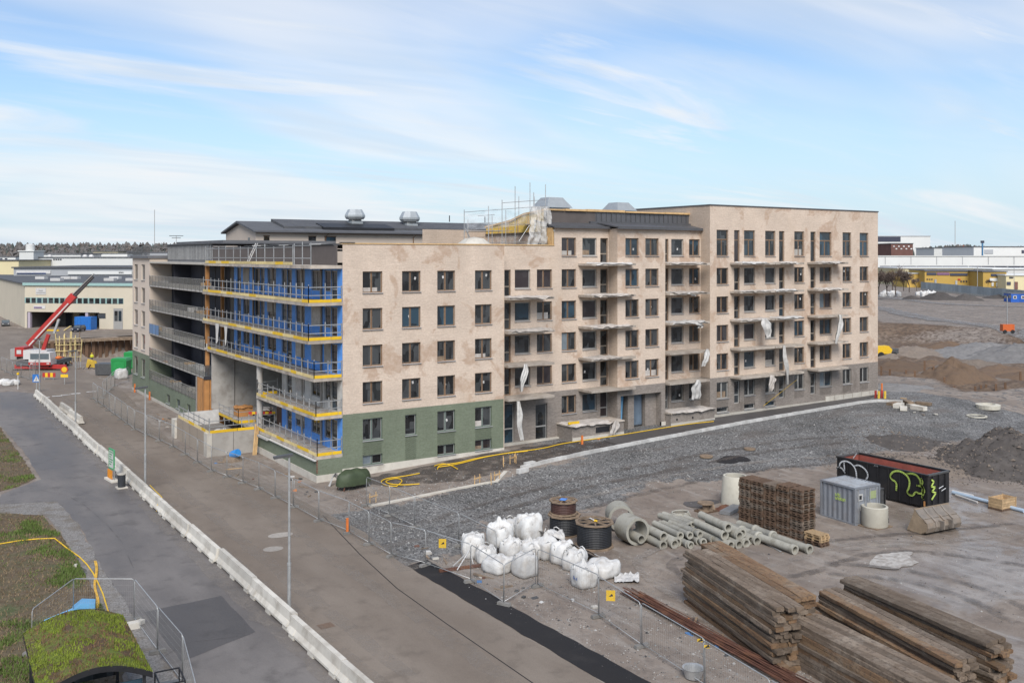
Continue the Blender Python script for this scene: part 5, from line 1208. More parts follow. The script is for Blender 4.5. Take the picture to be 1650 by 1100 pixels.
# yellow sprayed marks, rebar bundle, small debris by the fence
RB = thing('rebar_bundle', 'long bundle of rusty reinforcement bars beside the timber stacks', 'steel bars', (0, 0, 0)); rr = random.Random(8)
for i in range(46):
    k = rr.random(); a = Vector((1.6 + rr.uniform(-.35, .35) + .3, -31.6 + rr.uniform(-1.2, .6), .06 + rr.uniform(0, .28))); b = Vector((.55 + rr.uniform(-.35, .35) + .2, -43.5 + rr.uniform(-1, 1), .06 + rr.uniform(0, .28))); m_ = a.lerp(b, .5) + Vector((rr.uniform(-.12, .12), 0, 0))
    MB().path([a, a.lerp(m_, .5) + Vector((rr.uniform(-.06, .06), 0, 0)), m_, b], .022, 4).build('bar', M['rust'], RB)

# ================================================================== street furniture, fences and small site things
# --- street lamps
def lamp(lb, u, v, h=7.75):
    T = thing('street_lamp', lb, 'street lamp', (u, v, 0), 0, 'street lamps along the barriers')
    MB().tube((0, 0, 0), (0, 0, 2.6), .085, 12).build('lower_pole', M['steel'], T); MB().tube((0, 0, 2.6), (0, 0, h), .065, 12, .05).build('upper_pole', M['steel'], T)
    MB().tube((0, 0, 2.55), (0, 0, 2.68), .1, 12).build('collar', M['steel'], T)
    hd = MB().box(-.06, .85, -.13, .13, h - .02, h + .09).build('lamp_head', M['steel_dark'], T, rot=(0, R(-5), R(-8))); MB().box(.2, .8, -.1, .1, h - .03, h - .018).build('lens', M['frame_grey'], hd)
    MB().lathe([(.14, 0), (.14, .05), (.09, .12)], 10).build('foot', M['steel'], T)
lamp('tall grey street lamp nearest the camera beside the barriers', -13.6, -25.0)
lamp('grey street lamp beside the litter bin and green sign', -13.55, 4.9, 7.55)
lamp('grey street lamp standing at the short inner barriers', -13.55, 35.1)
lamp('farthest street lamp in front of the crane', -13.5, 61.5, 7.0)
# --- concrete barriers
def barrier_mesh(l):
    mb = MB(); pr = [(-.30, .12), (.30, .12), (.30, .22), (.17, .42), (.12, .84), (-.12, .84), (-.17, .42), (-.30, .22)]
    mb.extr(pr, (1, 0, 0), (0, 0, 1), (0, .02, 0), (0, 1, 0), l - .04); return mb
def foot_mesh():
    mb = MB(); mb.extr([(-.32, 0), (.32, 0), (.30, .16), (-.30, .16)], (1, 0, 0), (0, 0, 1), (0, 0, 0), (0, 1, 0), .62); return mb.mesh(M['barrier'], name='foot')
M['barrier'] = mat('pale_concrete_barrier', (.55, .515, .45), .9, .1, 1.2, dirt=(.34, .30, .245), dirt_amt=.55)
BLN = 5.85; bmesh_ = barrier_mesh(BLN).mesh(M['barrier'], name='barrier_body'); fmesh_ = foot_mesh(); notch = MB().extr([(-.34, .20), (-.19, .42), (-.15, .42), (-.29, .18)], (1, 0, 0), (0, 0, 1), (0, 0, 0), (0, 1, 0), .5).mesh(M['barrier'], name='rib')
v = -62.0; k = 0
while v < 57:
    wob = nzv(v * .07, 3.) * .25
    T = thing('concrete_barrier', '%s pale concrete traffic barrier of the long row from the camera end' % ordw[k], 'barrier', (-14.0 + wob + .12 * sstep(0, 40, v), v, .016), random.uniform(-.006, .006), 'concrete barriers along the path')
    inst(bmesh_, 'body', T)
    for y in (.25, BLN - .9, BLN * .5 - .3): inst(fmesh_, 'foot', T, (0, y, 0))
    for y in (.3, BLN - .85): inst(notch, 'rib', T, (0, y, 0))
    v += BLN + .03; k += 1
for i in range(2):
    T = thing('concrete_barrier', ('near', 'far')[i] + ' barrier of the short inner row by the third lamp', 'barrier', (-12.7, 37.0 + i * (BLN + .05), .012), R(2), 'short inner row of barriers'); inst(bmesh_, 'body', T)
    for y in (.25, BLN - .9): inst(fmesh_, 'foot', T, (0, y, 0))
ys = MB().path([(-13.75, 2.6, .87), (-13.82, .8, .88), (-13.88, -1.5, .88), (-14.2, -1.6, .45), (-14.3, -1.7, .03)], .025, 5).build('yellow_strap', M['yellow']); tag(ys, 'yellow strap lying along the top of a barrier', 'strap')
# --- wire fence panels
pf = MB(); W_, H_ = 3.45, 2.0
pf.path([(.02, 0, 0), (.02, 0, H_ - .12), (.06, 0, H_ - .04), (.14, 0, H_), (W_ - .14, 0, H_), (W_ - .06, 0, H_ - .04), (W_ - .02, 0, H_ - .12), (W_ - .02, 0, 0)], .022, 6); pf.tube((.02, 0, .18), (W_ - .02, 0, .18), .018, 6)
PFM = pf.mesh(M['steel'], True, 'panel_frame'); pw = MB()
x = .12
while x < W_ - .05: pw.box(x - .0017, x + .0017, -.0017, .0017, .18, H_); x += .115
z = .3
while z < H_: pw.box(.02, W_ - .02, -.0017, .0017, z - .0017, z + .0017); z += .28
PWM = pw.mesh(M['frame_grey'], name='wire_mesh'); PFT = MB().extr([(-.36, 0), (.36, 0), (.33, .14), (-.33, .14)], (0, 1, 0), (0, 0, 1), (-.11, 0, 0), (1, 0, 0), .22).mesh(mat('fence_foot', (.20, .19, .175), .9, .2, 3), name='foot')
ordw2 = ['twenty third', 'twenty fourth', 'twenty fifth', 'twenty sixth', 'twenty seventh', 'twenty eighth', 'twenty ninth', 'thirtieth', 'thirty first', 'thirty second', 'thirty third', 'thirty fourth', 'thirty fifth', 'thirty sixth', 'thirty seventh', 'thirty eighth', 'thirty ninth', 'fortieth'] * 3
def fence(lb, pts, group, feet=True, sub=True):
    """pts: ground points; one panel per stretch of about 3.5 m"""
    k = 0
    for a, b in zip(pts, pts[1:]):
        a = Vector(a); b = Vector(b); L_ = (b - a).length; n = max(1, round(L_ / 3.45)) if sub else 1
        for i in range(n):
            p = a.lerp(b, i / n); q_ = a.lerp(b, (i + 1) / n); d = q_ - p
            T = thing('fence_panel', '%s wire fence panel %s' % ((ordw + ordw2)[k], lb), 'fence', (p.x, p.y, gz(p.x, p.y) + .02), math.atan2(d.y, d.x) + random.uniform(-.02, .02), group); k += 1
            s = d.length / W_; T.rotation_euler[0] = random.uniform(-.02, .02)
            inst(PFM, 'panel_frame', T, sc=(s, 1, 1)); inst(PWM, 'wire_mesh', T, sc=(s, 1, 1))['kind'] = 'stuff'
            if feet: inst(PFT, 'foot', T)
    return k
l1 = [P(*q) for q in ((150, 643), (217, 693), (279, 721), (341, 760), (366, 769), (417, 789), (473, 818), (514, 840), (562, 860), (631, 897), (685, 912), (758, 938), (812, 975))]
fence('along the street counted from the far end', l1, 'wire fence panels along the street')
def T2(px, py): return at(px, py, 2.0) - Vector((0, 0, 2.0))
fence('angled inwards before the white bags', [P(812, 975), T2(864, 883)], 'fence panels before the bags')
fence('running right from the white bags', [T2(866, 884), T2(964, 927), T2(1034, 970), T2(1134, 1030), T2(1240, 1095), T2(1330, 1150)], 'fence panels before the timber')
fence('inside, from the building corner', [P(590, 815) + Vector((0, 0, 0)), P(668, 850), P(740, 880), P(800, 915)], 'inner fence panels')
fence('around the green roofed shelter', [T2(50, 982), T2(118, 932), T2(216, 933), T2(254, 978), T2(295, 1023), T2(318, 1100)], 'fence panels around the shelter', sub=False)
fence('leaning by the far junction', [P(165, 642), P(185, 622), P(208, 615)], 'fence panels at the junction')
fence('by the white sacks near the crane', [P(2, 596), P(20, 605), P(48, 612), P(62, 598)], 'fence panels near the crane')
# yellow warning plates on the fence
def plate(lb, px, py, z, w_=.42, h=.5, m='yellow'):
    p = at(px, py, z); T = thing('warning_plate', lb, 'sign', p, -YAW - .25 + R(8)); MB().box(-w_ / 2, w_ / 2, -.012, .012, -h / 2, h / 2).build('panel', M[m], T)
    MB().add([(-.10, -.016, -.06), (.12, -.016, -.02), (.06, -.016, .10)], [(0, 1, 2)]).build('symbol', M['black'], T); return T
plate('yellow warning plate on the fence left of the white bags', 713, 875, 1.3); plate('yellow warning plate on the fence near the timber stacks', 984, 959, 1.25)
for i, (px, py, z) in enumerate(((1128, 1031, 1.75), (1139, 1041, 1.75))):
    T = plate(('left', 'right')[i] + ' small orange tag on the fence before the timber', px, py, z, .22, .12)
# orange marker posts
for lb, px, py, h in (('tall orange marker post standing at the street fence', 560, 860, 1.0), ('orange post by the far end of the green base', 217, 632, 1.1), ('second orange post along the green base', 241, 644, 1.0), ('orange post at the foot of the grey terrace', 938, 716, .8), ('red and white post beyond the far building corner', 1421, 640, 1.6)):
    p = P(px, py); o = MB().box(-.09, .09, -.05, .05, 0, h).build('marker_post', mat('orange_plastic', (.62, .17, .04), .6, .15, 3), None, p); tag(o, lb, 'marker post')
for i in range(4):
    p = P(1411 + i * 5, 641 + (i % 2)); o = MB().box(-.15, .15, -.05, .05, 0, .85).build('barrier_board', mat('board_%s' % ('red', 'yellow')[i % 2], ((.40, .05, .04), (.62, .42, .05))[i % 2], .6, .15, 3), None, p); tag(o, '%s small upright board at the far building corner' % ordw[i], 'marker board')
# --- green information sign with orange boards, litter bin
SG = thing('information_sign', 'green framed site sign with orange slat board standing beside the barriers', 'sign', P(180, 774), R(-84))
gr_ = mat('green_sign_paint', (.06, .30, .12), .5, .1, 3)
MB().box(-.55, .55, -.03, .03, 1.0, 2.35).build('board', M['plastic_white'], SG)
for b in ((-.62, .62, -.05, .05, 2.35, 2.45), (-.62, .62, -.05, .05, .9, 1.0), (-.62, -.55, -.05, .05, 1.0, 2.35), (.55, .62, -.05, .05, 1.0, 2.35)): MB().box(*b).build('frame', gr_, SG)
for k in range(6): MB().box(-.42, .4 - .2 * (k % 3), -.05, -.03, 2.18 - k * .19, 2.24 - k * .19).build('text_line', gr_, SG)
for x in (-.6, .6): MB().box(x - .04, x + .04, -.03, .03, .1, 1.05).build('leg', M['steel'], SG)
for k in range(4): MB().box(-.6 + k * .3, -.4 + k * .3, -.14, -.1, .2, .86).build('orange_slat', mat('orange_slat', (.70, .26, .02), .5, .1, 3), SG)
MB().box(-.9, .9, -.3, .3, 0, .16).build('base', M['barrier'], SG)
BN = thing('litter_bin', 'dark round litter bin with pale lid on the path', 'litter bin', P(196, 786))
MB().lathe([(0, .1), (.27, .1), (.29, 1.0), (0, 1.0)], 16).build('body', mat('dark_bin', (.03, .032, .036), .6, .2, 3), BN); MB().lathe([(.29, 1.0), (.31, 1.03), (.31, 1.08), (.1, 1.12), (0, 1.12)], 16).build('lid', M['barrier'], BN); MB().box(-.38, .38, -.38, .38, 0, .1).build('base', M['barrier'], BN)
# --- traffic signs at the junction
def post_sign(lb, px, py, h, cat='traffic sign'):
    T = thing('traffic_sign', lb, cat, P(px, py), -YAW); MB().tube((0, 0, 0), (0, 0, h), .05, 8).build('post', M['steel'], T); return T
T = post_sign('blue square pedestrian crossing sign with white triangle', 59, 632, 2.2); bl = mat('sign_blue', (.03, .16, .46), .5, .1, 3)
MB().box(-.5, .5, -.06, -.02, 1.3, 2.3).build('panel', bl, T); MB().add([(-.4, -.065, 1.4), (.4, -.065, 1.4), (0, -.065, 2.15)], [(0, 1, 2)]).build('white_triangle', M['plastic_white'], T)
wk = MB(); wk.bar((0, -.07, 1.62), (.0, -.07, 1.85), .09, .01); wk.bar((0, -.07, 1.62), (-.12, -.07, 1.42), .05, .01); wk.bar((0, -.07, 1.62), (.12, -.07, 1.42), .05, .01); wk.bar((-.12, -.07, 1.7), (.12, -.07, 1.76), .04, .01); wk.box(-.04, .04, -.072, -.068, 1.9, 1.98); wk.build('walking_figure', M['black'], T)
T = post_sign('round yellow sign with red ring above a yellow plate', 104, 619, 2.0); rd = mat('sign_red', (.45, .04, .03), .5, .1, 3)
MB().lathe([(0, 0), (.5, 0), (.5, .03), (0, .03)], 24).build('red_ring', rd, T, (0, -.05, 2.0), rot=(R(90), 0, 0)); MB().lathe([(0, 0), (.36, 0), (.36, .03), (0, .03)], 24).build('yellow_disc', M['yellow'], T, (0, -.07, 2.0), rot=(R(90), 0, 0)); MB().box(-.5, .5, -.08, -.04, .95, 1.35).build('plate', M['yellow'], T)
T = thing('barrier_board', 'red and yellow striped closure board before the crane', 'barrier board', P(79, 612), -YAW)
for k in range(5): MB().box(-.9 + k * .36, -.54 + k * .36, -.03, .03, .4, 1.0).build('stripe', (rd, M['yellow'])[k % 2], T)
for x in (-.6, .6): MB().box(x - .03, x + .03, -.03, .03, 0, .4).build('leg', M['steel'], T)
T = thing('small_beacon', 'white post with yellow beacon near the white sacks', 'beacon', P(29, 627)); MB().tube((0, 0, 0), (0, 0, 1.9), .05).build('post', M['plastic_white'], T); MB().lathe([(0, 1.85), (.16, 1.9), (.16, 2.15), (0, 2.2)], 10).build('lamp', M['yellow'], T)
for i, (px, py) in enumerate(((6, 619), (14, 621), (23, 620))):
    T = thing('sack', ('left', 'middle', 'right')[i] + ' white sack of the three lying near the beacon', 'sack', P(px, py), i * .7, 'white sacks by the junction'); inst(BL, 'body', T, sc=(1.0, 1.0, .95))
# --- sedum roofed shelter, bottom left
SHc = Vector((-25.25, -27.35, 0)), Vector((-21.6, -27.5, 0)), Vector((-21.8, -33.5, 0))
ax_ = (SHc[1] - SHc[0]); wd_ = ax_.length; ax_.normalize(); back = Vector((-ax_.y, ax_.x, 0))
ln_ = (SHc[2] - SHc[1]).length + .2
ST = thing('bicycle_shelter', 'shelter with mossy green and brown curved planted roof in the corner', 'shelter', (SHc[0].x, SHc[0].y, 0), math.atan2(ax_.y, ax_.x))
def roof_pt(s, t, dz=0.): x = s * wd_; return (x, -t * ln_ + .0, 2.55 + .75 * math.sin(math.pi * (.08 + .84 * s)) - .18 + dz)
def sed_mat():
    t = NT('sedum_moss'); n = t.noise(1.1, 6, .62, dist=.4); f = t.noise(9, 5, .7); c = t.mix(t.rng(n, .40, .60), (.13, .165, .02), (.10, .058, .036)); c = t.mix(t.rng(f, .48, .7, 0, .75), c, (.07, .09, .02)); c = t.mix(t.rng(t.noise(4.5, 5), .6, .72, 0, .8), c, (.30, .30, .03)); t.col(c); t.rough(.95); t.bump(f, 1., .08); return t.m
M['sedum'] = sed_mat()
MB().grid(lambda s, t: Vector(roof_pt(s, t)) + Vector((0, 0, .05 + .05 * nzv(s * 14, t * 12, 4.))), 40, 34).build('planted_roof', M['sedum'], ST, smooth=True)
tf = MB(); rr = random.Random(17)
for _ in range(9000):
    s, t = rr.random(), rr.random(); p = Vector(roof_pt(s, t)); a = rr.uniform(0, 6.28); w2 = rr.uniform(.01, .035); h = rr.uniform(.04, .12)
    bn = nzv(s * 3.2, t * 3.6, 2.) + .45 * nzv(s * 9, t * 9, 5.) + .35 * (abs(s - .55) * 2) - .12
    if bn < 0 and rr.random() < .55: continue
    tf.mi = 0 if bn + rr.uniform(-.12, .12) > .02 else 1
    tf.add([p + Vector((math.cos(a) * w2, math.sin(a) * w2, .03)), p + Vector((-math.cos(a) * w2, -math.sin(a) * w2, .03)), p + Vector((rr.uniform(-.05, .05), rr.uniform(-.05, .05), .05 + h))], [(0, 1, 2)])
tag(tf.build('moss_tufts', [mat('moss_green', (.17, .21, .025), .9, .35, .8, bump=0), mat('moss_brown', (.16, .10, .05), .9, .3, .8, bump=0)], ST, fix=False), kind='stuff')
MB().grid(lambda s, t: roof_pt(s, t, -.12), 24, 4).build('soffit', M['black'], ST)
ed = MB()
for t_ in (0, 1):
    for i in range(24):
        a, b = roof_pt(i / 24, t_), roof_pt((i + 1) / 24, t_); ed.quad((a[0], a[1], a[2] - .14), (b[0], b[1], b[2] - .14), (b[0], b[1], b[2] + .07), (a[0], a[1], a[2] + .07))
for s_ in (0, 1):
    a, b = roof_pt(s_, 0), roof_pt(s_, 1); ed.quad((a[0], a[1], a[2] - .14), (b[0], b[1], b[2] - .14), (b[0], b[1], b[2] + .07), (a[0], a[1], a[2] + .07))
ed.build('roof_edge', M['black'], ST, fix=False)
for x in (.25, wd_ - .25):
    for y in (-.2, -ln_ + .2): MB().box(x - .05, x + .05, y - .05, y + .05, 0, 2.5).build('post', M['black'], ST)
MB().box(.3, wd_ - .3, -.12, -.08, .3, 2.3).build('back_pane', M['glass'], ST)
MB().box(.3, wd_ - .3, -ln_ + .3, -ln_ + .34, .2, 2.35).build('front_pane', M['glass'], ST)
TR = thing('metal_rack', 'black metal cage trolley beside the shelter and fence', 'trolley', T2(258, 1072) + Vector((0, 0, 0)), -YAW + .5)
for x in (0, .9):
    for y in (0, 1.3): MB().bar((x, y, 0), (x, y, 1.25), .05).build('post', M['black'], TR)
for z in (.25, 1.25):
    for a, b in (((0, 0), (.9, 0)), ((.9, 0), (.9, 1.3)), ((.9, 1.3), (0, 1.3)), ((0, 1.3), (0, 0))): MB().bar((a[0], a[1], z), (b[0], b[1], z), .045).build('rail', M['black'], TR)
MB().box(.05, .85, .05, 1.25, .25, .85).build('load', mat('grey_load', (.12, .125, .13), .6, .2, 3), TR)
BS = thing('blue_box', 'pale blue plastic box and board lying behind the mossy roof', 'box', P(112, 1004), -.2); p_ = Vector((0, 0, 0))
lb_ = mat('light_blue_plastic', (.16, .42, .68), .5, .12, 2); MB().extr([(0, 0), (1.1, 0), (1.1, .75), (.5, .85), (.1, .55)], (1, 0, 0), (0, 0, 1), (0, 0, 0), (0, 1, 0), .8).build('box_body', lb_, BS); MB().bar((-1.1, .3, .1), (.2, .35, .5), .6, .05).build('board', lb_, BS)
hs = MB().path([P(x, y) + Vector((0, 0, .05)) for x, y in ((-20, 880), (0, 877), (30, 872), (60, 869), (88, 868), (108, 884), (128, 898), (140, 910), (150, 924), (158, 940), (166, 958), (174, 985), (200, 1030))], .035, 6).build('yellow_hose', M['yellow']); tag(hs, 'yellow hose snaking over the lawn towards the mossy roof', 'hose')
om = MB().grid(lambda s, t: tuple(P(lerp(151, 155.5, s) + 2 * math.sin(t * 9) + 3 * t, lerp(905, 982, t)) + Vector((0, 0, .08 + .12 * abs(nzv(s * 4, t * 9, 1.))))), 4, 20).build('orange_netting', mat('orange_netting', (.62, .36, .04), .6, .3, 3)); tag(om, 'crumpled orange netting lying beside the yellow hose', 'netting')
for i, (px, py, s) in enumerate(((212, 1012, 1.), (224, 1006, .7), (122, 912, .4))):
    o = MB().box(-.35 * s, .35 * s, -.2 * s, .2 * s, 0, .28 * s).build('concrete_block', M['barrier'], None, P(px, py), rot=(0, 0, .6 * i)); tag(o, ('pale concrete block beside the fence near the shelter', 'smaller concrete block next to the larger one', 'broken white piece on the lawn by the hose')[i], 'block')
# --- kerb line and paved strip along the front
M['kerb'] = mat('pale_kerb_stone', (.50, .49, .465), .88, .12, 1.5, dirt=(.33, .31, .28), dirt_amt=.5)
kp = [Vector((12.3, -6.6, 0)), Vector((20, -5.6, 0)), Vector((30, -4.75, 0)), Vector((40, -4.0, 0)), Vector((52, -3.3, 0)), Vector((60, -2.95, 0)), Vector((62.2, -3.3, 0)), Vector((63.5, -4.6, 0)), Vector((64.5, -6.2, 0))]
KB = thing('kerb', 'long row of pale kerb stones curving in front of the building', 'kerb', (0, 0, 0)); KB['kind'] = 'structure'
km = MB().box(0, .985, -.15, .15, -.1, .26).mesh(M['kerb'], name='kerb_stone')
s_ = 0.; i = 0; seg = []
for a, b in zip(kp, kp[1:]):
    L_ = (b - a).length; d = (b - a).normalized(); n = max(1, round(L_))
    for j in range(n):
        p = a.lerp(b, j / n); inst(km, 'kerb_stone', KB, (p.x, p.y, gz(p.x, p.y) + random.uniform(-.015, .015)), (0, 0, math.atan2(d.y, d.x) + random.uniform(-.01, .01)), (L_ / n, 1, 1))
for lb, px, py, r in (('upper loose kerb stone lying at the kerb end', 856, 752, .15), ('lower loose kerb stone lying at the kerb end', 844, 763, .1)):
    o = inst(MB().box(0, 1.0, -.17, .17, 0, .35).mesh(M['kerb']), 'kerb_stone', None, P(px - 10, py), (0, 0, r)); tag(o, lb, 'kerb stone')
strip = [(24, -5.1), (30, -4.6), (40, -3.85), (52, -3.15), (60, -2.8), (63.2, -1.2), (67, -.4), (67, -.12), (57, -.12), (40, -.15), (39.6, -.95), (33.6, -.95), (28, -1.2), (24, -2.4)]
flat_sheet('asphalt_walk', strip, .05, M['patch'], follow=True, amp=.05, step=.7)
# asphalt edge strip kept low under the kerb
hz = MB().path([P(x, y) + Vector((0, 0, .08)) for x, y in ((612, 780), (625, 773), (650, 768), (676, 764))] , .06, 6); 
HS = thing('yellow_conduit', 'yellow plastic conduit looped and running along the front of the building', 'conduit', (0, 0, 0))
for pts in (((640, 785), (622, 784), (612, 778), (622, 772), (650, 769), (676, 764)), ((676, 781), (650, 783), (625, 781), (620, 776), (640, 771), (650, 776), (640, 784)), ((700, 752), (712, 748), (725, 750), (737, 757)), ((705, 757), (708, 750), (735, 748), (765, 740), (812, 732), (860, 726), (882, 722)), ((705, 754), (735, 750), (790, 735), (850, 728)), ((882, 722), (905, 716), (960, 708), (1000, 702), (1060, 692), (1110, 684), (1150, 680))):
    Q = [P(*q) + Vector((0, 0, .08)) for q in pts]
    for _ in range(2):
        R_ = [Q[0]]
        for a, b in zip(Q, Q[1:]): R_ += [a.lerp(b, .25), a.lerp(b, .75)]
        Q = R_ + [Q[-1]]
    for q in Q: q.z = gz(q.x, q.y) + .09; q.y = min(q.y, -.25 if q.x < 21 or q.x > 39 else -1.2)
    MB().path(Q, .04, 6).build('hose_length', M['yellow'], HS)
o = MB().tube(Vector((47.2, -.3, 1.6)), Vector((52.5, -.3, 4.0)), .016, 5).build('yellow_rope', M['yellow']); tag(o, 'thin yellow rope rising across the grey brick of the end block', 'rope')
cs = MB(); q = [P(595, 816), P(660, 803), P(720, 791), P(770, 781), P(800, 776), P(815, 760)]
for a, b in zip(q, q[1:]): cs.bar(a + Vector((0, 0, .03)), b + Vector((0, 0, .03)), .32, .12)
tag(cs.build('concrete_footing', M['concrete_pale']), 'low pale concrete footing strip on the gravel before the green base', 'footing')
for i, (px, py) in enumerate(((596, 812), (628, 803), (765, 782), (792, 781), (797, 776), (812, 752), (822, 748), (832, 747))):
    T = thing('profile_board', '%s small wooden setting out frame along the footing from the left' % ordw[i], 'wooden frame', P(px, py), R(20 + 40 * (i % 2)), 'setting out frames')
    for x in (0, .6): MB().box(x, x + .05, 0, .05, 0, .75).build('stake', M['wood_new'], T)
    MB().box(-.1, .75, -.02, 0, .45, .55).build('cross_board', M['wood_new'], T)
# tarpaulin covered workbench at the corner
TC = thing('covered_bench', 'bench covered by a dark green tarpaulin at the corner of the green base', 'bench', P(570, 786), R(8))
def tarp(s, t): a = 2 * math.pi * s; r = (1.35 if abs(math.cos(a)) > .5 else 1.2); k = math.sin(math.pi * .5 * t); return (1.5 * math.cos(a) * k * (1 + .06 * nzv(s * 9, t * 3, 2)), .75 * math.sin(a) * k * (1 + .08 * math.sin(s * 40)), .35 + 1.05 * (1 - t ** 3) + .1 * nzv(math.cos(a) * 2, math.sin(a) * 2, t * 4))
MB().grid(tarp, 30, 10).build('tarpaulin', mat('dark_green_tarpaulin', (.045, .062, .03), .6, .3, 2, bump=.6, bscale=6), TC, smooth=True)
for x, y in ((-1, -.4), (1, -.4), (-1, .4), (1, .4)): MB().bar((x * 1.15, y * 1.2, 0), (x * .8, y * .7, .9), .06).build('leg', M['rust'] if x < 0 else M['steel'], TC)
def wp(s, t): return (s * .9, .4 * t + .15 * nzv(s * 4, t * 4, 1.), 1.0 * math.sin(math.pi * s) * (1 - .4 * t) + .1 * nzv(s * 6, t * 6, 3.))
tag(MB().grid(wp, 10, 8).build('white_sheet', M['plastic_white'], None, P(532, 784), smooth=True), 'crumpled white plastic sheet left of the green tarpaulin', 'plastic sheet')
# rubbish between fence and building
deb = random.Random(77)
dm = [M['wood_old'], M['wood_new'], M['plastic_white'], M['concrete_pale'], M['rust'], mat('orange_debris', (.5, .18, .06), .7, .2, 4), mat('blue_debris', (.08, .2, .42), .6, .2, 4), M['steel_dark']]
names = ['plank_piece', 'plank_piece', 'plastic_scrap', 'stone_slab', 'rusty_scrap', 'orange_scrap', 'blue_scrap', 'metal_scrap']; KP = [0, 0, 0, 1, 2, 3, 3, 4, 4, 5, 6, 7, 7, 0]
spots = [((455, 745), (500, 800), 16, 'between the street fence and the green base'), ((350, 735), (400, 770), 12, 'before the grey forecourt wall'), ((215, 640), (330, 720), 14, 'beside the far green base'), ((1090, 1000), (1200, 1060), 26, 'behind the fence before the timber'), ((640, 870), (730, 905), 10, 'on the gravel by the street fence'), ((1440, 648), (1500, 665), 12, 'at the far end of the kerb'), ((895, 700), (1010, 716), 14, 'at the foot of the grey terrace'), ((760, 930), (960, 990), 14, 'on the mud before the white bags')]
DEB = []
for (xa, ya), (xb, yb), n, where in spots:
    for i in range(n):
        k = deb.choice(KP); t = deb.random(); px = lerp(xa, xb, t) + deb.uniform(-14, 14); p = P(px, lerp(ya, yb, t) + deb.uniform(-10, 10))
        if p.x > -2.4 and p.y > -.6: continue
        DEB.append((px, k, p, where))
DEB.sort(key=lambda q: q[0]); dcount = {}
for px, k, p, where in DEB:
    L_ = deb.uniform(.15, .4) if k not in (0, 1) else deb.uniform(.4, 1.3); c = dcount.get((k, where), 0); dcount[(k, where)] = c + 1
    w2 = .06 if k < 2 else L_ * deb.uniform(.25, .5); hh = .03 + .08 * deb.random(); jg = [1 + deb.uniform(-.3, .15) for _ in range(6)]
    o = MB().prism([(-L_ / 2 * jg[0], -w2), (L_ * .1, -w2 * jg[1]), (L_ / 2, -w2 * jg[2] * .8), (L_ / 2 * jg[3], w2), (-L_ * .05, w2 * jg[4]), (-L_ / 2, w2 * jg[5] * .8)], 0, hh).build(names[k], dm[k], None, p + Vector((0, 0, -.01)), rot=(deb.uniform(-.15, .15), deb.uniform(-.15, .15), deb.uniform(0, 3.1)))
    tag(o, '%s %s from the left lying %s' % (ordw[c], ('dark wood piece', 'pale wood piece', 'white plastic scrap', 'pale stone slab', 'rusty scrap', 'orange scrap', 'blue scrap', 'dark metal scrap')[k], where), 'debris', 'scraps lying ' + where)
# bins and wheelbarrow things before the forecourt
T = thing('blue_barrel', 'bright blue barrel lying on rubble before the forecourt wall', 'barrel', P(374, 742)); MB().lathe([(0, 0), (.32, 0), (.34, .4), (.32, .8), (0, .8)], 16).build('body', mat('bright_blue', (.04, .25, .62), .5, .1, 3), T, (0, 0, .5), rot=(R(70), 0, .4)); MB().lathe([(.9, 0), (.6, .35), (0, .5)], 12, jit=.15).build('rubble', M['wood_old'], T)
T = thing('wash_basin', 'grey round tub lying by the fence before the timber', 'tub', P(1117, 1092)); MB().lathe([(0, .05), (.34, .05), (.42, .42), (.46, .45), (.38, .42), (.32, .1), (0, .1)], 20).build('tub', M['steel'], T)
# loose planks leaning at the terrace corner
T = thing('leaning_planks', 'long wooden planks leaning where the forecourt wall meets the green base', 'planks', P(408, 733))
for k in range(3): MB().bar((k * .12, 0, 0), (.4 + k * .1, .5, 2.6 - .2 * k), .14, .04).build('plank', M['wood_new'], T)
T = thing('trestle', 'white steel trestle on rusty beams at the left of the bags', 'trestle', P(748, 912), .3)
for a, b in (((-.9, -.3, .1), (.5, .1, .7)), ((-.6, .3, .1), (.6, .1, .75)), ((.4, -.3, .1), (.6, .1, .75))): MB().bar(a, b, .05).build('strut', M['plastic_white'], T)
MB().bar((-1.6, .4, .08), (2.2, -1.6, .08), .16, .14).build('rusty_beam', M['rust'], T)
# stuff in the passage
for i, (u, v, m_, s) in enumerate(((-.9, 21.5, 'wood_orange', 1.1), (.6, 19.6, 'rust', 1.0), (1.6, 16.0, 'wood_old', 1.2), (-.5, 16.2, 'steel_dark', .9))):
    T = thing('covered_stack', '%s covered material stack stored in the passage from the left' % ordw[i], 'material stack', (u, v, 1.98), i, 'stacks stored in the passage')
    MB().box(-.7 * s, .7 * s, -.5 * s, .5 * s, 0, .8 * s).build('stack', M[m_], T); crumple('cover_sheet', -.7 * s, .7 * s, -.5 * s, .5 * s, .82 * s, T, M['plastic_grey'] if i % 2 else M['wood_orange'], .1, seed=50 + i)
T = thing('bulk_bag', 'white bulk bag standing on the forecourt behind the front guard rail', 'bulk bag', (-4.9, 15.2, 1.0), .3); inst(BM_[2], 'body', T, sc=(1.3, 1.3, 1.15))
T = thing('striped_barrier', 'red and yellow striped plank barrier across the passage', 'barrier', (-1.9, 16.8, 2.9), R(-30))
for k in range(8): MB().box(k * .3, k * .3 + .3, -.03, .03, 0, .22).build('stripe', (rd, M['yellow'])[k % 2], T)
for x in (0, 2.3): MB().box(x, x + .06, -.03, .03, -.9, 0).build('leg', M['steel'], T)

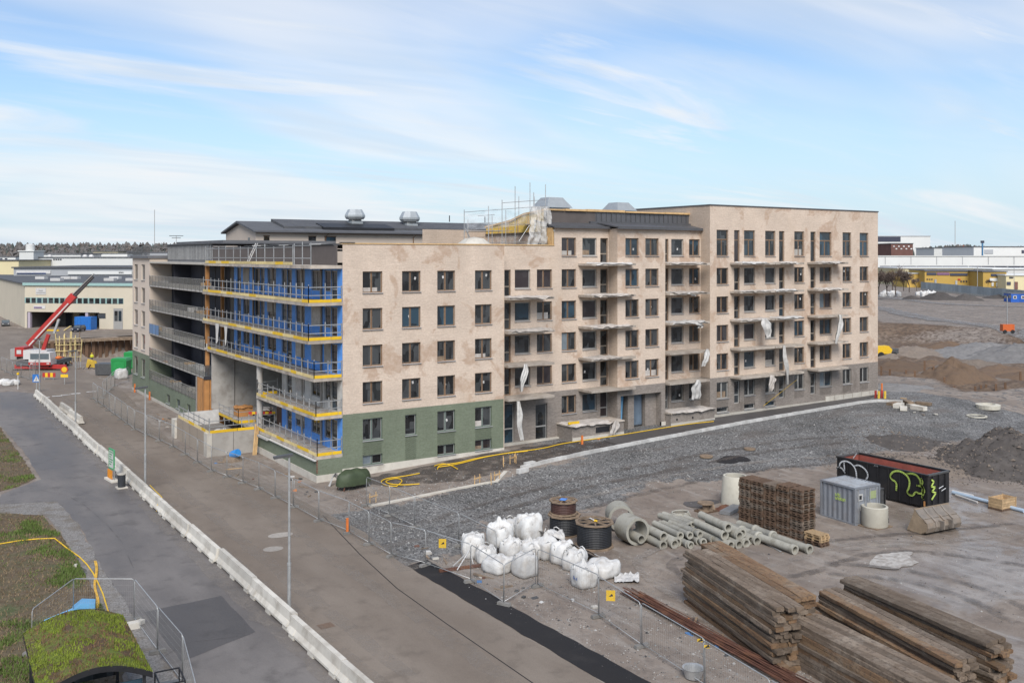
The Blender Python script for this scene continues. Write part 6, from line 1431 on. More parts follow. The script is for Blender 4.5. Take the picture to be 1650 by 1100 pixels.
# ================================================================== background left: crane, pit, workshop
YR = -YAW
CRN = far(52, 596, 144); CRN.z = 0
K = thing('mobile_crane', 'red and white mobile crane with raised telescopic boom on the street', 'crane', CRN, YR)
mred = mat('crane_red', (.42, .035, .03), .45, .12, 2); mwh = mat('crane_white', (.62, .60, .57), .5, .1, 2, dirt=(.4, .37, .34)); mgl = mat('crane_glass', (.10, .12, .13), .15, .1, 2); tyre = mat('tyre_rubber', (.022, .022, .022), .9, .2, 5)
MB().box(-2.4, 3.0, -.2, 6.5, .75, 1.35).build('chassis', mat('chassis_grey', (.09, .09, .09), .6, .2, 3), K)
for y in (.6, 2.2, 4.2, 5.6):
    for x in (-.6, 2.6): W = MB().lathe([(0, -.2), (.55, -.2), (.62, -.1), (.62, .1), (.55, .2), (0, .2)], 18).build('wheel', tyre, K, (x, y, .62), rot=(0, R(90), 0)); MB().lathe([(0, -.22), (.28, -.22), (.28, .22), (0, .22)], 12).build('rim', M['steel'], W)
cb = MB().extr([(-.25, .9), (3.05, .9), (3.05, 1.7), (2.9, 2.75), (-.1, 2.75), (-.25, 1.7)], (1, 0, 0), (0, 0, 1), (0, -.6, 0), (0, 1, 0), 1.9).build('driver_cab', mwh, K)
MB().box(.0, 2.8, -.63, -.58, 1.75, 2.6).build('windscreen', mgl, cb); MB().box(-.27, 3.07, -.66, -.6, .85, 1.3).build('bumper', mred, cb)
for x in (.05, 2.5): MB().box(x, x + .4, -.69, -.65, 1.0, 1.2).build('headlight', M['plastic_white'], cb)
MB().box(-2.7, 5.0, .0, .5, .25, .85).build('outrigger_beam', mred, K); MB().box(-4.0, 2.0, 5.6, 6.1, .9, 1.45).build('outrigger_beam', mred, K)
for x, y, z in ((-2.5, .25, .25), (4.9, .25, .25), (-3.9, 5.85, .9), (1.9, 5.85, .9)): MB().tube((x, y, 0), (x, y, z + .3), .12).build('outrigger_leg', M['steel'], K); MB().box(x - .4, x + .4, y - .4, y + .4, 0, .08).build('outrigger_pad', M['black'], K)
MB().box(-2.2, 1.4, 1.6, 4.2, 1.5, 2.9).build('upper_structure', mwh, K); MB().box(-3.6, -2.2, 1.8, 4.6, 1.9, 3.3).build('counterweight', mred, K); MB().box(-3.3, -2.6, 1.77, 1.8, 2.3, 2.9).build('counterweight_mark', M['plastic_white'], K)
MB().box(-.3, .9, 1.57, 1.6, 1.9, 2.2).build('red_lettering', mred, K); MB().box(-4.6, -3.6, 2.4, 4.4, 1.4, 3.0).build('winch_box', M['frame_grey'], K)
def kp_(px, py, y=2.4): s = 144 / FX; return Vector(((px - 52) * s, y, (596 - py) * s))
def boom(a, b, w0, w1, nm, m, y=2.2): MB().bar(kp_(*a, y), kp_(*b, y), w0, w1).build(nm, m, K)
boom((34, 557), (106, 480), .72, .82, 'boom_base', mred); boom((36.5, 558), (103, 487), .76, .2, 'boom_stripe', mwh, 2.19); boom((99, 487), (109, 476), .85, 1.0, 'boom_collar', mred)
boom((106, 480), (139, 445), .45, .55, 'boom_section', mat('dark_boom', (.07, .06, .06), .5, .2, 3)); boom((105, 477), (142, 441), .3, .1, 'boom_head_cable', M['frame_grey'], 2.0)
boom((76, 538), (84, 515), .3, .3, 'lift_cylinder', M['steel']); boom((58, 566), (67, 540), .4, .5, 'cylinder_body', mred)
MB().lathe([(0, -.3), (.42, -.15), (.5, 0), (.42, .15), (0, .3)], 14).build('hook_block', mat('hook_orange', (.62, .16, .03), .5, .1, 3), K, kp_(92, 576, .5))
# sheet pile walls of the far pit
M['sheet'] = mat('rusty_sheet_pile', (.17, .10, .06), .85, .25, 1.0, dirt=(.11, .07, .045), dirt_amt=.7)
def sheetpile(lb, a, b, n, z0, z1):
    T = thing('sheet_pile_wall', lb, 'sheet pile wall', (0, 0, 0)); a = Vector(a); b = Vector(b); d = (b - a) / n; nn = Vector((d.y, -d.x, 0)).normalized()
    for i in range(n):
        p = a + d * i; off = nn * (.18 if i % 2 else -.18); MB().bar(p + d * .5 + off + Vector((0, 0, z0)), p + d * .5 + off + Vector((0, 0, z1 + random.uniform(-.1, .1))), d.length * .98, .1, up=(nn.x, nn.y, 0)).build('pile', M['sheet'], T)
sheetpile('brown sheet pile wall along the far side of the excavated pit', (-3.0, 145.4, 0), (24, 149.6, 0), 40, -4.2, -.2); sheetpile('short brown sheet pile wall beside the timber frames', (-4.2, 98, 0), (-4.6, 140, 0), 50, -4.2, .1)
o = MB().box(-3.4, 26, 145.6, 147.6, -.6, -.05).build('pit_edge', M['wood_old']); tag(o, 'brown earth edge above the far sheet pile wall', 'earth bank')
FW = thing('timber_frame_stack', 'upright pale timber frames standing at the pit corner behind the crane', 'timber frames', at(106, 583, 0), YR)
rr = random.Random(3)
for k in range(14): x = -1.6 + k * .3; MB().bar((x, rr.uniform(-.4, .4), 0), (x + rr.uniform(-.3, .3), rr.uniform(-.3, .3), 4.2 + rr.uniform(-.8, .9)), .12).build('upright', M['yellow_pale'] if k % 3 else M['wood_old'], FW)
for k in range(4): MB().bar((-1.6, -.3, .8 + k), (2.6, -.3, .9 + k), .1).build('cross_bar', M['yellow_pale'], FW)
def skip(lb, px, py, w_, d_, h, m, lid=None):
    T = thing('waste_bin', lb, 'waste bin', P(px, py), YR); MB().extr([(-w_ / 2, .1), (w_ / 2, .1), (w_ / 2 + .12, h), (-w_ / 2 - .12, h)], (1, 0, 0), (0, 0, 1), (0, 0, 0), (0, 1, 0), d_).build('tub', m, T)
    if lid: MB().extr([(-w_ / 2 - .15, h), (w_ / 2 + .15, h), (w_ / 2, h + .35), (-w_ / 2, h + .35)], (1, 0, 0), (0, 0, 1), (0, -.05, 0), (0, 1, 0), d_ + .1).build('lid', lid, T)
    for x in (-w_ / 2 + .1, w_ / 2 - .2): MB().box(x, x + .1, -.05, 0, .1, h).build('rib', m, T)
grn = mat('green_bin', (.02, .24, .06), .45, .12, 2); skip('dark steel skip before the excavated pit', 167, 605, 2.4, 2.2, 1.7, M['steel_dark']); skip('bright green waste bin left of the building end', 191, 606, 2.0, 2.0, 2.2, grn, grn); skip('second green bin partly hidden by the building end', 212, 594, 2.2, 2.0, 2.2, grn, grn)
T = thing('bulk_bag', 'white bulk bag beside the bright green waste bin', 'bulk bag', P(195, 610), .2); inst(BM_[0], 'body', T, sc=(1.5, 1.5, 1.35))
YB = thing('shoring_frame', 'yellow steel shoring panel among scattered formwork by the pit', 'formwork', P(142, 594), YR); MB().extr([(-.4, .2), (1.5, .2), (1.2, 1.2), (-.1, 1.5)], (1, 0, 0), (0, 0, 1), (0, 0, 0), (0, 1, 0), .2).build('panel', mat('dull_yellow_steel', (.50, .33, .04), .7, .3, 2), YB)
for k in range(5): MB().bar((-1.5 + k * .8, -.2, .05), (-.8 + k * .7, -.5, .2 + .25 * (k % 3)), .18, .1).build('loose_part', (M['wood_old'], M['steel'], M['rust'])[k % 3], YB)
for k in range(3): MB().bar((-1.8 + k * .3, .1, 0), (-1.8 + k * .3, .1, 1.1), .06).build('cage_post', M['steel'], YB)
# a worker in yellow by the pit
def person(lb, loc, rz, h=1.78):
    T = thing('person', lb, 'person', loc, rz); J = [(0, 0, .95), (0, 0, 1.2), (0, .0, 1.45), (0, 0, 1.56), (0, .02, 1.68), (-.11, 0, .9), (-.13, -.03, .5), (-.13, .02, .08), (-.13, -.12, .04), (.11, 0, .9), (.15, .05, .5), (.16, .02, .08), (.16, -.12, .04), (-.22, 0, 1.42), (-.3, -.02, 1.15), (-.26, -.2, .98), (.22, 0, 1.42), (.31, -.02, 1.16), (.25, -.22, 1.02)]
    E_ = [(0, 1), (1, 2), (2, 3), (3, 4), (0, 5), (5, 6), (6, 7), (7, 8), (0, 9), (9, 10), (10, 11), (11, 12), (2, 13), (13, 14), (14, 15), (2, 16), (16, 17), (17, 18)]
    rad = [.15, .15, .16, .065, .105, .10, .075, .055, .05, .10, .075, .055, .05, .075, .055, .045, .075, .055, .045]
    me = bpy.data.meshes.new('body'); me.from_pydata(J, E_, []); o = inst(me, 'body', T); sk = o.modifiers.new('skin', 'SKIN'); sk.use_smooth_shade = True
    for i, r in enumerate(rad): me.skin_vertices[0].data[i].radius = (r, r)
    me.skin_vertices[0].data[0].use_root = True; o.modifiers.new('sub', 'SUBSURF').levels = 1
    t = NT('hi_vis_clothes'); tcn = t.N.new('ShaderNodeTexCoord'); z = t.xyz(tcn.outputs['Object'])[2]; c = t.mix(t.rng(z, .90, .93), (.035, .04, .06), (.62, .62, .03)); c = t.mix(t.rng(z, 1.53, 1.55), c, (.45, .27, .19)); t.col(c); me.materials.append(t.m)
    MB().lathe([(.16, 0), (.135, .01), (.13, .08), (.08, .14), (0, .155)], 14).build('helmet', M['yellow'], T, (0, .02, 1.70)); return T
person('person in a yellow jacket and helmet standing by the pit', P(148, 583) * 1.0, YR + .4)
# workshop building
c0 = far(40, 528, 229); c0.z = 0; c1 = far(216, 528, 224); c1.z = 0; c2 = far(-30, 500, 318); c2.z = 0
ax0 = (c1 - c0).normalized(); WKR = math.atan2(ax0.y, ax0.x); WK = thing('workshop_building', 'low cream workshop with a window band and dark loading bay behind the crane', 'building', c0, WKR)
Lw = (c1 - c0).length + 12; cream = mat('cream_render', (.58, .515, .40), .9, .06, .3); creamd = mat('cream_dark', (.50, .43, .31), .9, .06, .3); teal = mat('teal_frame', (.30, .45, .42), .5, .1, 3)
sc_ = 229 / FX; zz = lambda py: (528 - py) * sc_; xx = lambda px: (px - 40) * sc_
rot_ = Matrix.Rotation(-WKR, 3, 'Z'); sdir = rot_ @ (c2 - c0); 
wb = MB(); bay0, bay1, bh = xx(44), xx(172), zz(502); top = zz(458)
wb.quad((0, 0, bh), (Lw, 0, bh), (Lw, 0, top), (0, 0, top)); wb.quad((bay1, 0, 0), (Lw, 0, 0), (Lw, 0, bh), (bay1, 0, bh)); wb.quad((0, 0, 0), (bay0, 0, 0), (bay0, 0, bh), (0, 0, bh)); wb.quad((0, 0, 0), (0, 0, top), (sdir.x, sdir.y, top + .2), (sdir.x, sdir.y, 0))
wb.build('wall', cream, WK, fix=False)
rb2 = MB(); rb2.box(bay0, bay1, .02, 9, bh - .05, bh); rb2.box(bay0, bay1, 9, 9.1, 0, bh); rb2.box(bay0 - .1, bay0, .02, 9, 0, bh); rb2.box(bay1, bay1 + .1, .02, 9, 0, bh); rb2.build('loading_bay', M['concrete_dark'], WK)
for k in range(7): MB().box(bay0 + 4 + k * 2.1, bay0 + 5.6 + k * 2.1, 8.9, 9.0, 0, 3.5).build('bay_door', (M['dark_panel'], creamd)[k % 2], WK)
MB().add([(-.3, -.3, top), (Lw, -.3, top), (Lw, 60, top + .3), (sdir.x - .3, sdir.y, top + .3), (-.3, -.3, top + .35), (Lw, -.3, top + .35), (Lw, 60, top + .65), (sdir.x - .3, sdir.y, top + .65)], [(0, 3, 2, 1), (4, 5, 6, 7), (0, 1, 5, 4), (1, 2, 6, 5), (2, 3, 7, 6), (3, 0, 4, 7)]).build('roof', M['roof'], WK)
MB().box(-.35, Lw, -.4, -.3, top - .25, top + .4).build('roof_fascia', teal, WK)
wx0, wx1, nw = xx(40), xx(214), 17
MB().box(wx0, wx1, -.05, .05, zz(488), zz(479)).build('window_band', teal, WK)
for k in range(nw): a = wx0 + (wx1 - wx0) * k / nw; Wd = MB().box(a + .35, a + (wx1 - wx0) / nw - .1, -.12, -.04, zz(487.5), zz(479.6)).build('window', M['glass'], WK)
for x in (44.5, 147): MB().box(xx(x), xx(x) + .7, .1, .8, 0, bh).build('column', mat('lilac_column', (.36, .31, .35), .8, .1, 3), WK)
MB().box(xx(60), xx(78), -.1, -.03, zz(474), zz(464)).build('white_sign', M['plastic_white'], WK)
for k in range(2): MB().box(xx(65) - k * .6, xx(73) + k * .6, -.14, -.1, zz(468.5 + 3.2 * k), zz(467 + 3.2 * k)).build('sign_text', M['frame_grey'], WK)
MB().box(xx(56), xx(77), -.1, -.03, zz(497), zz(492)).build('white_sign', M['plastic_white'], WK); MB().box(xx(57), xx(71), -.14, -.1, zz(496), zz(494)).build('sign_text', mat('blue_red_text', (.15, .08, .2), .6, .2, 3), WK)
MB().box(xx(170), xx(183), -.1, .05, zz(511), zz(503)).build('office_window', M['glass'], WK); MB().box(xx(197), xx(213), -.1, .05, 0, zz(495)).build('entrance', M['frame_grey'], WK)
Wd = MB().box(xx(199), xx(204.5), -.16, -.1, zz(515), zz(499)).build('entrance_pane', M['glass'], WK); MB().box(xx(206), xx(211), -.16, -.1, zz(515), zz(499)).build('entrance_pane', M['glass'], WK)
MB().box(-.02, .02, 0, 1, 0, 1)
for i, (px, py) in enumerate(((67, 447), (108, 445), (120, 446), (186, 444), (92, 450), (178, 449), (213, 448))):
    d = 262 if py < 447.5 else 245; p = far(px, py, d); q_ = rot_ @ (p - c0); MB().box(q_.x - 1.4, q_.x + 1.4, q_.y - .8, q_.y + .8, top + .3, top + 1.15).build('skylight', M['plastic_white'], WK)
def car(lb, px, py, rz, m, s=1.):
    p = at(px, py, .0); T = thing('parked_car', lb, 'car', (p.x, p.y, .012), rz)
    b = MB(); pr = [(-2.1, .3), (2.1, .3), (2.15, .75), (1.2, .95), (.6, 1.42), (-1.2, 1.45), (-1.9, .95), (-2.15, .8)]; b.extr(pr, (1, 0, 0), (0, 0, 1), (0, -.85, 0), (0, 1, 0), 1.7); b.build('body', m, T)
    for y in (-.86, .84): MB().extr([(-1.6, .97), (1.0, .97), (.55, 1.36), (-1.1, 1.38)], (1, 0, 0), (0, 0, 1), (0, y, 0), (0, 1, 0), .02).build('side_window', mgl, T)
    MB().add([(1.16, -.7, 1.0), (1.16, .7, 1.0), (.66, .7, 1.4), (.66, -.7, 1.4)], [(0, 1, 2, 3)]).build('windscreen', mgl, T)
    for x in (-1.35, 1.3):
        for y in (-.8, .8): W = MB().lathe([(0, -.1), (.3, -.1), (.33, 0), (.3, .1), (0, .1)], 14).build('wheel', tyre, T, (x, y, .33), rot=(R(90), 0, 0))
    for y in (-.6, .6): MB().box(2.1, 2.18, y - .15, y + .15, .6, .75).build('headlight', M['plastic_white'], T)
car('dark grey car parked at the left edge before the workshop', 9, 525, R(-95), mat('grey_car_paint', (.10, .105, .11), .3, .05, 2)); car('dark blue pickup parked before the blue container', 127, 534, R(-120), mat('dark_blue_car_paint', (.02, .025, .045), .3, .05, 2))
T = thing('blue_container', 'bright blue steel container in front of the loading bay', 'container', at(120, 531), WKR); MB().box(0, 4.2, 0, 2.4, 0, 3.0).build('body', mat('container_blue', (.02, .14, .45), .5, .12, 2), T)
for k in range(9): MB().box(.2 + k * .45, .3 + k * .45, -.04, 0, .15, 2.85).build('rib', mat('container_blue_rib', (.02, .14, .42), .5, .1, 2), T)
T = thing('yellow_beam', 'yellow steel beam and frame lying by the loading bay', 'steel beam', at(66, 533), WKR); MB().box(0, 4.5, 0, .4, 0, .35).build('beam', M['yellow'], T); MB().bar((3.9, 0, .3), (4.3, 0, 2.6), .25).build('post', M['yellow_pale'], T); MB().bar((6, 0, .2), (7.6, 0, 1.2), .5, .2).build('loose_frame', M['yellow_pale'], T)

# ================================================================== far buildings
def hall(lb, px0, px1, ptop, pbase, d, m, depth=40, roof=None, ang=0., kids=(), rise=0.):
    a = far(px0, pbase, d); T = thing('far_hall', lb, 'building', (a.x, a.y, 0), YR + ang); s = d / FX; w_ = (px1 - px0) * s; h = CAM.z - (ptop - HY) * s; zb_ = -8
    MB().box(0, w_, 0, depth, zb_, h).build('wall', m, T)
    MB().box(-.5, w_ + .5, -.5, depth + .5, h, h + max(.4, 1.2 * s)).build('roof', roof or M['roof_grey'], T)
    for nm, x0, x1, y0, y1, mm in kids: MB().box((x0 - px0) * s, (x1 - px0) * s, -.35, 0, CAM.z - (y1 - HY) * s, CAM.z - (y0 - HY) * s).build(nm, mm, T)
    return T
white = mat('white_cladding', (.62, .62, .59), .7, .05, .1); grey = mat('grey_cladding', (.36, .37, .38), .7, .08, .1); yel = mat('ochre_render', (.55, .36, .09), .85, .06, .1); lyel = mat('pale_yellow_render', (.62, .54, .33), .85, .06, .1); redb = mat('red_brown_facade', (.16, .08, .065), .85, .15, .2); drk = mat('dark_cladding', (.05, .055, .08), .7, .1, .2)
hall('grey hall with sign band and black roof behind the workshop', 22, 240, 432, 446, 300, grey, 50, M['roof'], 0, [('sign_band', 27, 82, 436, 441, M['plastic_white']), ('sign_stripe', 28, 75, 439.5, 441, mat('blue_stripe', (.05, .09, .25), .7, .1, 1)), ('sign_band', 110, 213, 437, 442, white), ('letters', 192, 200, 438, 440.5, drk)])
hall('long white factory hall beyond the workshop', 55, 260, 415, 432, 460, white, 60, M['roof_grey'], 0, [('window', 86 + k * 3.6, 88.4 + k * 3.6, 417, 418.6, drk) for k in range(4)])
T = hall('white block with round tank tower at the far left', 31, 54, 405, 428, 455, white, 10, white); MB().lathe([(0, 0), (2.0, 0), (2.0, 3.2), (1.6, 3.5), (0, 3.8)], 18).build('tank', white, T, (2.7, 5, CAM.z + 7 * 455 / FX))
hall('low dark roofed shed at the far left edge', -60, 30, 420, 432, 430, lyel, 30, M['roof']); hall('pale low building behind the white hall', 40, 130, 410, 416, 600, white, 30, M['roof_grey'])
for i, px in enumerate((80, 137, 147)):
    T = thing('roof_dome', '%s white dome ventilator on the long factory roof from the left' % ordw[i], 'ventilator', far(px, 415.5, 480), YR, 'white ventilators on the factory roof'); MB().lathe([(1.3, -.5), (1.3, .6), (.9, 1.5), (0, 1.8)], 14).build('hood', M['plastic_white'], T)
for i, (a_, b_, t_, bb_, dd_, mm_) in enumerate(((60, 120, 409, 416, 620, grey), (128, 205, 408.5, 415, 640, white), (150, 190, 405.5, 412, 690, lyel), (-20, 25, 414, 424, 520, white), (205, 300, 407, 414, 700, grey))): hall(('grey flat shed far behind the white factory', 'long pale shed far behind the white factory', 'small cream shed before the forest', 'white shed at the far left edge', 'grey shed before the forest beside the building')[i], a_, b_, t_, bb_, dd_, mm_, 25, M['roof_grey'], 0, [('window', a_ + 4 + 8 * k, a_ + 8 + 8 * k, t_ + 2, t_ + 3.4, drk) for k in range(4)])
# right side
k2 = [('joint', 1426 + k * 41.5, 1426.6 + k * 41.5, 413, 426, grey) for k in range(6)] + [('window_band', 1418, 1650, 428.5, 430.5, drk)] + [('pilaster', 1433 + k * 21, 1435 + k * 21, 428.3, 431, white) for k in range(11)]
hall('very long white hall across the right background', 1380, 1760, 413, 440, 640, white, 90, white, 0, k2)
hall('pale flat roofed hall before the long white one', 1446, 1620, 432.5, 452, 520, lyel, 40, white); hall('white low hall at the right edge', 1600, 1720, 434, 458, 500, white, 40, white)
ky = [('window_band', 1493, 1508, 439, 443, drk), ('purple_awning', 1509, 1528, 439, 443, mat('purple_awning', (.22, .12, .2), .8, .1, 1)), ('window_band', 1529, 1556, 440, 444, drk), ('door', 1505, 1508, 450, 458, grey), ('door', 1537, 1540, 452, 459, grey), ('dark_gate', 1560, 1573, 446, 462, drk), ('garage_door', 1561.5, 1572, 453, 462, white), ('red_sign', 1541, 1545, 449, 451, rd), ('cornice', 1490, 1575, 435, 437.5, M['roof_grey'])] + [('window', 1493 + k * 3.5, 1495 + k * 3.5, 449, 450.5, drk) for k in range(3)] + [('window', 1545 + k * 4, 1547.4 + k * 4, 452, 454, drk) for k in range(3)]
hall('ochre yellow workshop row with purple awnings behind the hoarding', 1490, 1578, 436, 464, 470, yel, 25, M['roof_grey'], R(-6), ky)
hall('ochre house with white balcony front at the hoarding end', 1584, 1620, 438, 468, 450, yel, 20, M['roof_grey'], R(-6), [('white_panel', 1594, 1613, 448, 453, white), ('window_band', 1596, 1618, 441, 445, drk), ('window', 1597, 1600, 455, 461, white), ('window', 1604, 1606, 455, 462, white), ('window', 1611, 1614, 455, 461, white)])
hall('low ochre wing left of the yellow workshop row', 1462, 1492, 441, 462, 480, yel, 25, white, R(-6), [('window', 1477, 1480, 449, 453, drk)])
hall('cream building at the right edge', 1621, 1720, 444, 470, 440, lyel, 30, white, R(-4), [('window', 1622, 1628, 454, 459, drk), ('window', 1626, 1632, 446, 448, drk), ('red_door', 1634, 1639, 454, 466, redb)])
hall('big pale box building with a dark left half on the horizon', 1410, 1499, 381, 404, 1250, white, 90, grey, 0, [('dark_part', 1410, 1451, 381.5, 389.5, drk)])
hall('red brown building under the pale box on the horizon', 1436, 1471, 393, 406, 1000, redb, 40, M['roof'], 0, [('window', 1439 + k * 4, 1441.5 + k * 4, 396 + 4 * (k % 2), 397.8 + 4 * (k % 2), white) for k in range(8)])
hall('low white sheds in the middle of the right horizon', 1505, 1568, 400, 408, 900, white, 40, M['roof_grey']); hall('white hall with roller door at the right horizon', 1569, 1720, 398, 412, 820, white, 60, M['roof_grey'], 0, [('roller_door', 1586, 1600, 402, 409, grey), ('window_band', 1646, 1650, 403, 408, drk)])
T = thing('blue_pylon', 'tall blue sign pole on the right horizon', 'pole', far(1583, 412, 790), YR); MB().box(-.6, .6, -.3, .3, -2, 12).build('pole', mat('pylon_blue', (.05, .14, .25), .6, .1, 1), T); MB().box(-1.4, 1.4, -.4, .4, 10.5, 12.5).build('sign_box', drk, T)
T = thing('red_gantry', 'orange red steel gantry on the right horizon', 'gantry', far(1552, 410, 850), YR)
for x in (0, 3.5, 7): MB().box(x, x + .5, 0, .5, 0, 8 if x < 1 else 4).build('post', mat('gantry_red', (.45, .10, .05), .6, .1, 1), T)
MB().box(0, 9, 0, .5, 3.4, 4.1).build('beam', mat('gantry_beam', (.45, .10, .05), .6, .1, 1), T)
def mast(lb, px, ptop, pb, d, arms=()):
    p = far(px, pb, d); T = thing('mast', lb, 'mast', p, YR); h = (pb - ptop) * d / FX; MB().bar((0, 0, -4), (0, 0, h), .00045 * d).build('shaft', M['frame_grey'], T)
    for z, w_ in arms: MB().bar((-w_, 0, h * z), (w_, 0, h * z), .0006 * d).build('cross_arm', M['steel_dark'], T)
mast('thin lattice mast rising above the right horizon', 1539, 356, 402, 1400); mast('thin tall mast above the forest left of the roof', 249, 338, 400, 1500); mast('roof antenna with two cross arms on the street side roof', 284, 379.5, 390, 150, ((.95, 1.1), (.62, .7)))
mast('pale lamp mast behind the hoarding', 1575, 428, 478, 380); mast('second lamp mast near the blue cabins', 1634, 432, 480, 380)
# hoarding of grey panels
HD = thing('site_hoarding', 'long grey panel hoarding along the far side of the site', 'hoarding'); a, b = at(1484, 467, 1.3), at(1660, 486, 1.3); n = 34; hm = mat('hoarding_grey', (.33, .36, .36), .6, .1, .4)
for k in range(n):
    p, q_ = a.lerp(b, k / n), a.lerp(b, (k + .96) / n); MB().bar(p + Vector((0, 0, 1.9)), q_ + Vector((0, 0, 1.9)), .12, 3.8).build('panel', hm, HD)
o = MB().bar(a + Vector((-1, -2, .4)), b + Vector((-1, -2, .4)), 1.2, .8).build('hoarding_base', M['barrier']); tag(o, 'pale concrete base blocks along the grey hoarding', 'concrete base')
# blue cabins, heaps, bags, light tower, machine
for i in range(2):
    T = thing('site_cabin', ('left', 'right')[i] + ' blue site cabin with white framed window at the right edge', 'cabin', at(1629 + i * 13, 487, 1.3), YR - .1, 'blue site cabins'); MB().box(0, 2.7, 0, 6, 0, 2.9).build('body', mat('cabin_blue', (.02, .10, .40), .5, .1, 2), T); Wd = MB().box(.7, 1.9, -.06, 0, 1.2, 2.3).build('window_frame', M['plastic_white'], T); MB().box(1.0, 1.6, -.09, -.06, 1.45, 2.05).build('pane', M['glass'], Wd); MB().box(-.05, 2.75, -.05, 6.05, 2.9, 3.05).build('roof', M['roof_grey'], T)
HEAPS = []
def heap(lb, loc, r, h, m, n=30, rings=9, seed=0, sx=1.):
    mb = MB(); vs = []
    for j in range(rings + 1):
        t = j / rings
        for i in range(n):
            a = 2 * math.pi * i / n; rr2 = r * (1 - t) * (1 + .22 * noise.noise(Vector((math.cos(a) * 1.3, math.sin(a) * 1.3, seed)))); 
            x, y = rr2 * math.cos(a) * sx, rr2 * math.sin(a); vs.append((x, y, h * (1 - (1 - t) ** 1.25) * (.82 + .25 * noise.noise(Vector((x * .5, y * .5, seed + 1)))) - .15 + .10 * h * noise.noise(Vector((x * 1.3, y * 1.3, seed + 2))) + .04 * h * noise.noise(Vector((x * 4, y * 4, seed + 3)))))
    mb.add(vs, [(j * n + i, j * n + (i + 1) % n, (j + 1) * n + (i + 1) % n, (j + 1) * n + i) for j in range(rings) for i in range(n)]); o = tag(mb.build('soil_heap', m, None, loc, smooth=True), lb, 'heap'); HEAPS.append(o); return o
dirt = mat('dark_gravel_heap', (.085, .074, .066), .95, .25, 1.5, bump=.8, bscale=9); dirtb = mat('brown_soil_heap', (.145, .096, .062), .95, .25, 1., bump=.8, bscale=6, dirt=(.085, .06, .043)); dirtl = mat('sandy_soil_heap', (.19, .152, .12), .95, .2, 1.5, bump=.7, bscale=9)
heap('large dark gravel heap at the right edge of the yard', G(48.6, -26.2, -.1), 7.6, 3.7, dirt, 90, 34, 3, 1.0); heap('lower sandy heap left of the large dark gravel heap', G(40.0, -21.6, -.1), 6.0, 1.5, dirtl, 70, 24, 5); heap('small dark gravel spill behind the sandy heap', G(48.5, -14.5, -.1), 4.5, .7, dirt, 30, 8, 9)
for i, (px, py, r, h) in enumerate(((1470, 484, 5, 2.4), (1513, 484, 8, 4.0), (1557, 485, 6.5, 3.4), (1612, 482, 8, 2.4))): heap('%s dark heap from the left on the far plateau' % ordw[i], at(px, py, 1.0), r, h, dirt, 26, 8, 20 + i)
p = at(1538, 608, -2); heap('pointed brown soil heap at the bottom of the pit', (p.x, p.y, -2.8), 7, 4.6, dirtb, 60, 22, 31)
for i, (px, py, r, h, mm, sx) in enumerate(((1445, 590, 6, 2.2, 0, 1.8), (1470, 572, 9, 2.8, 1, 1.6), (1500, 588, 5, 1.8, 0, 1.4), (1520, 566, 10, 3.0, 0, 1.5), (1560, 592, 7, 2.4, 1, 1.8), (1580, 570, 12, 3.4, 2, 1.6), (1610, 598, 6, 2.0, 0, 1.6), (1635, 575, 12, 3.6, 2, 1.3), (1600, 612, 4, 1.2, 1, 2.0), (1648, 606, 5, 1.8, 0, 1.3), (1430, 545, 14, 3.0, 1, 1.6), (1560, 545, 14, 3.2, 2, 1.8))):
    p = at(px, py, -2.2); heap('%s low spoil bank in the pit counted in zigzag from the building' % ordw[i] if False else '%s uneven spoil bank in the pit, counting from its left edge' % ordw[sorted([1445, 1470, 1500, 1520, 1560, 1580, 1610, 1635, 1600.5, 1648, 1430, 1560.5]).index(px if i < 8 or i == 9 or i == 10 else px + .5)], (p.x, p.y, -2.7), r, h, (dirtb, dirtl, mat('grey_spoil', (.20, .19, .18), .95, .25, 1.2, bump=.8, bscale=7))[mm], 40, 12, 70 + i, sx); 
p = at(1448, 628, 1); heap('grey gravel mound before the post row', (p.x, p.y, .8), 6, 1.3, mat('grey_mound', (.21, .20, .19), .95, .25, 2, bump=.8, bscale=8), 30, 8, 37, 1.2)
for i in range(14):
    px = 1422 + i * 4.2 + (28 if i > 6 else 0); p = at(px, 478.5 - (2 if i % 3 else 0), 1.3); T = thing('bulk_bag', '%s white bulk bag of the far row before the bare trees' % ordw[i], 'bulk bag', p, i, 'white bulk bags on the far plateau'); inst(BM_[i % 5], 'body', T, sc=(1.9, 1.9, 1.8))
LT = thing('light_tower', 'orange mobile light tower with raised mast on the pit bank', 'light tower', at(1623, 537, 1.3), YR); orr = mat('tower_orange', (.55, .12, .03), .5, .1, 2)
MB().box(-1.2, 1.2, -.6, .6, .5, 1.9).build('generator', orr, LT); MB().bar((0, 0, 1.8), (0, 0, 7.6), .14).build('mast', M['steel'], LT)
for x in (-.7, .2): MB().box(x, x + .55, -.2, .1, 7.3, 7.9).build('lamp', M['steel_dark'], LT)
for x in (-.8, .8): MB().lathe([(0, -.1), (.4, -.1), (.4, .1), (0, .1)], 12).build('wheel', tyre, LT, (x, -.6, .4), rot=(R(90), 0, 0))
MC = thing('site_dumper', 'yellow wheeled site machine at the left of the pit', 'dumper', at(1424, 575, -2.2) + Vector((0, 0, -.3)), YR + .1)
MB().extr([(-1.6, 1.0), (1.0, 1.0), (1.3, 1.8), (.6, 2.5), (-1.8, 2.4)], (1, 0, 0), (0, 0, 1), (0, -.9, 0), (0, 1, 0), 1.8).build('skip_body', M['yellow'], MC); MB().box(.8, 2.6, -.8, .8, .9, 1.9).build('engine', M['steel_dark'], MC)
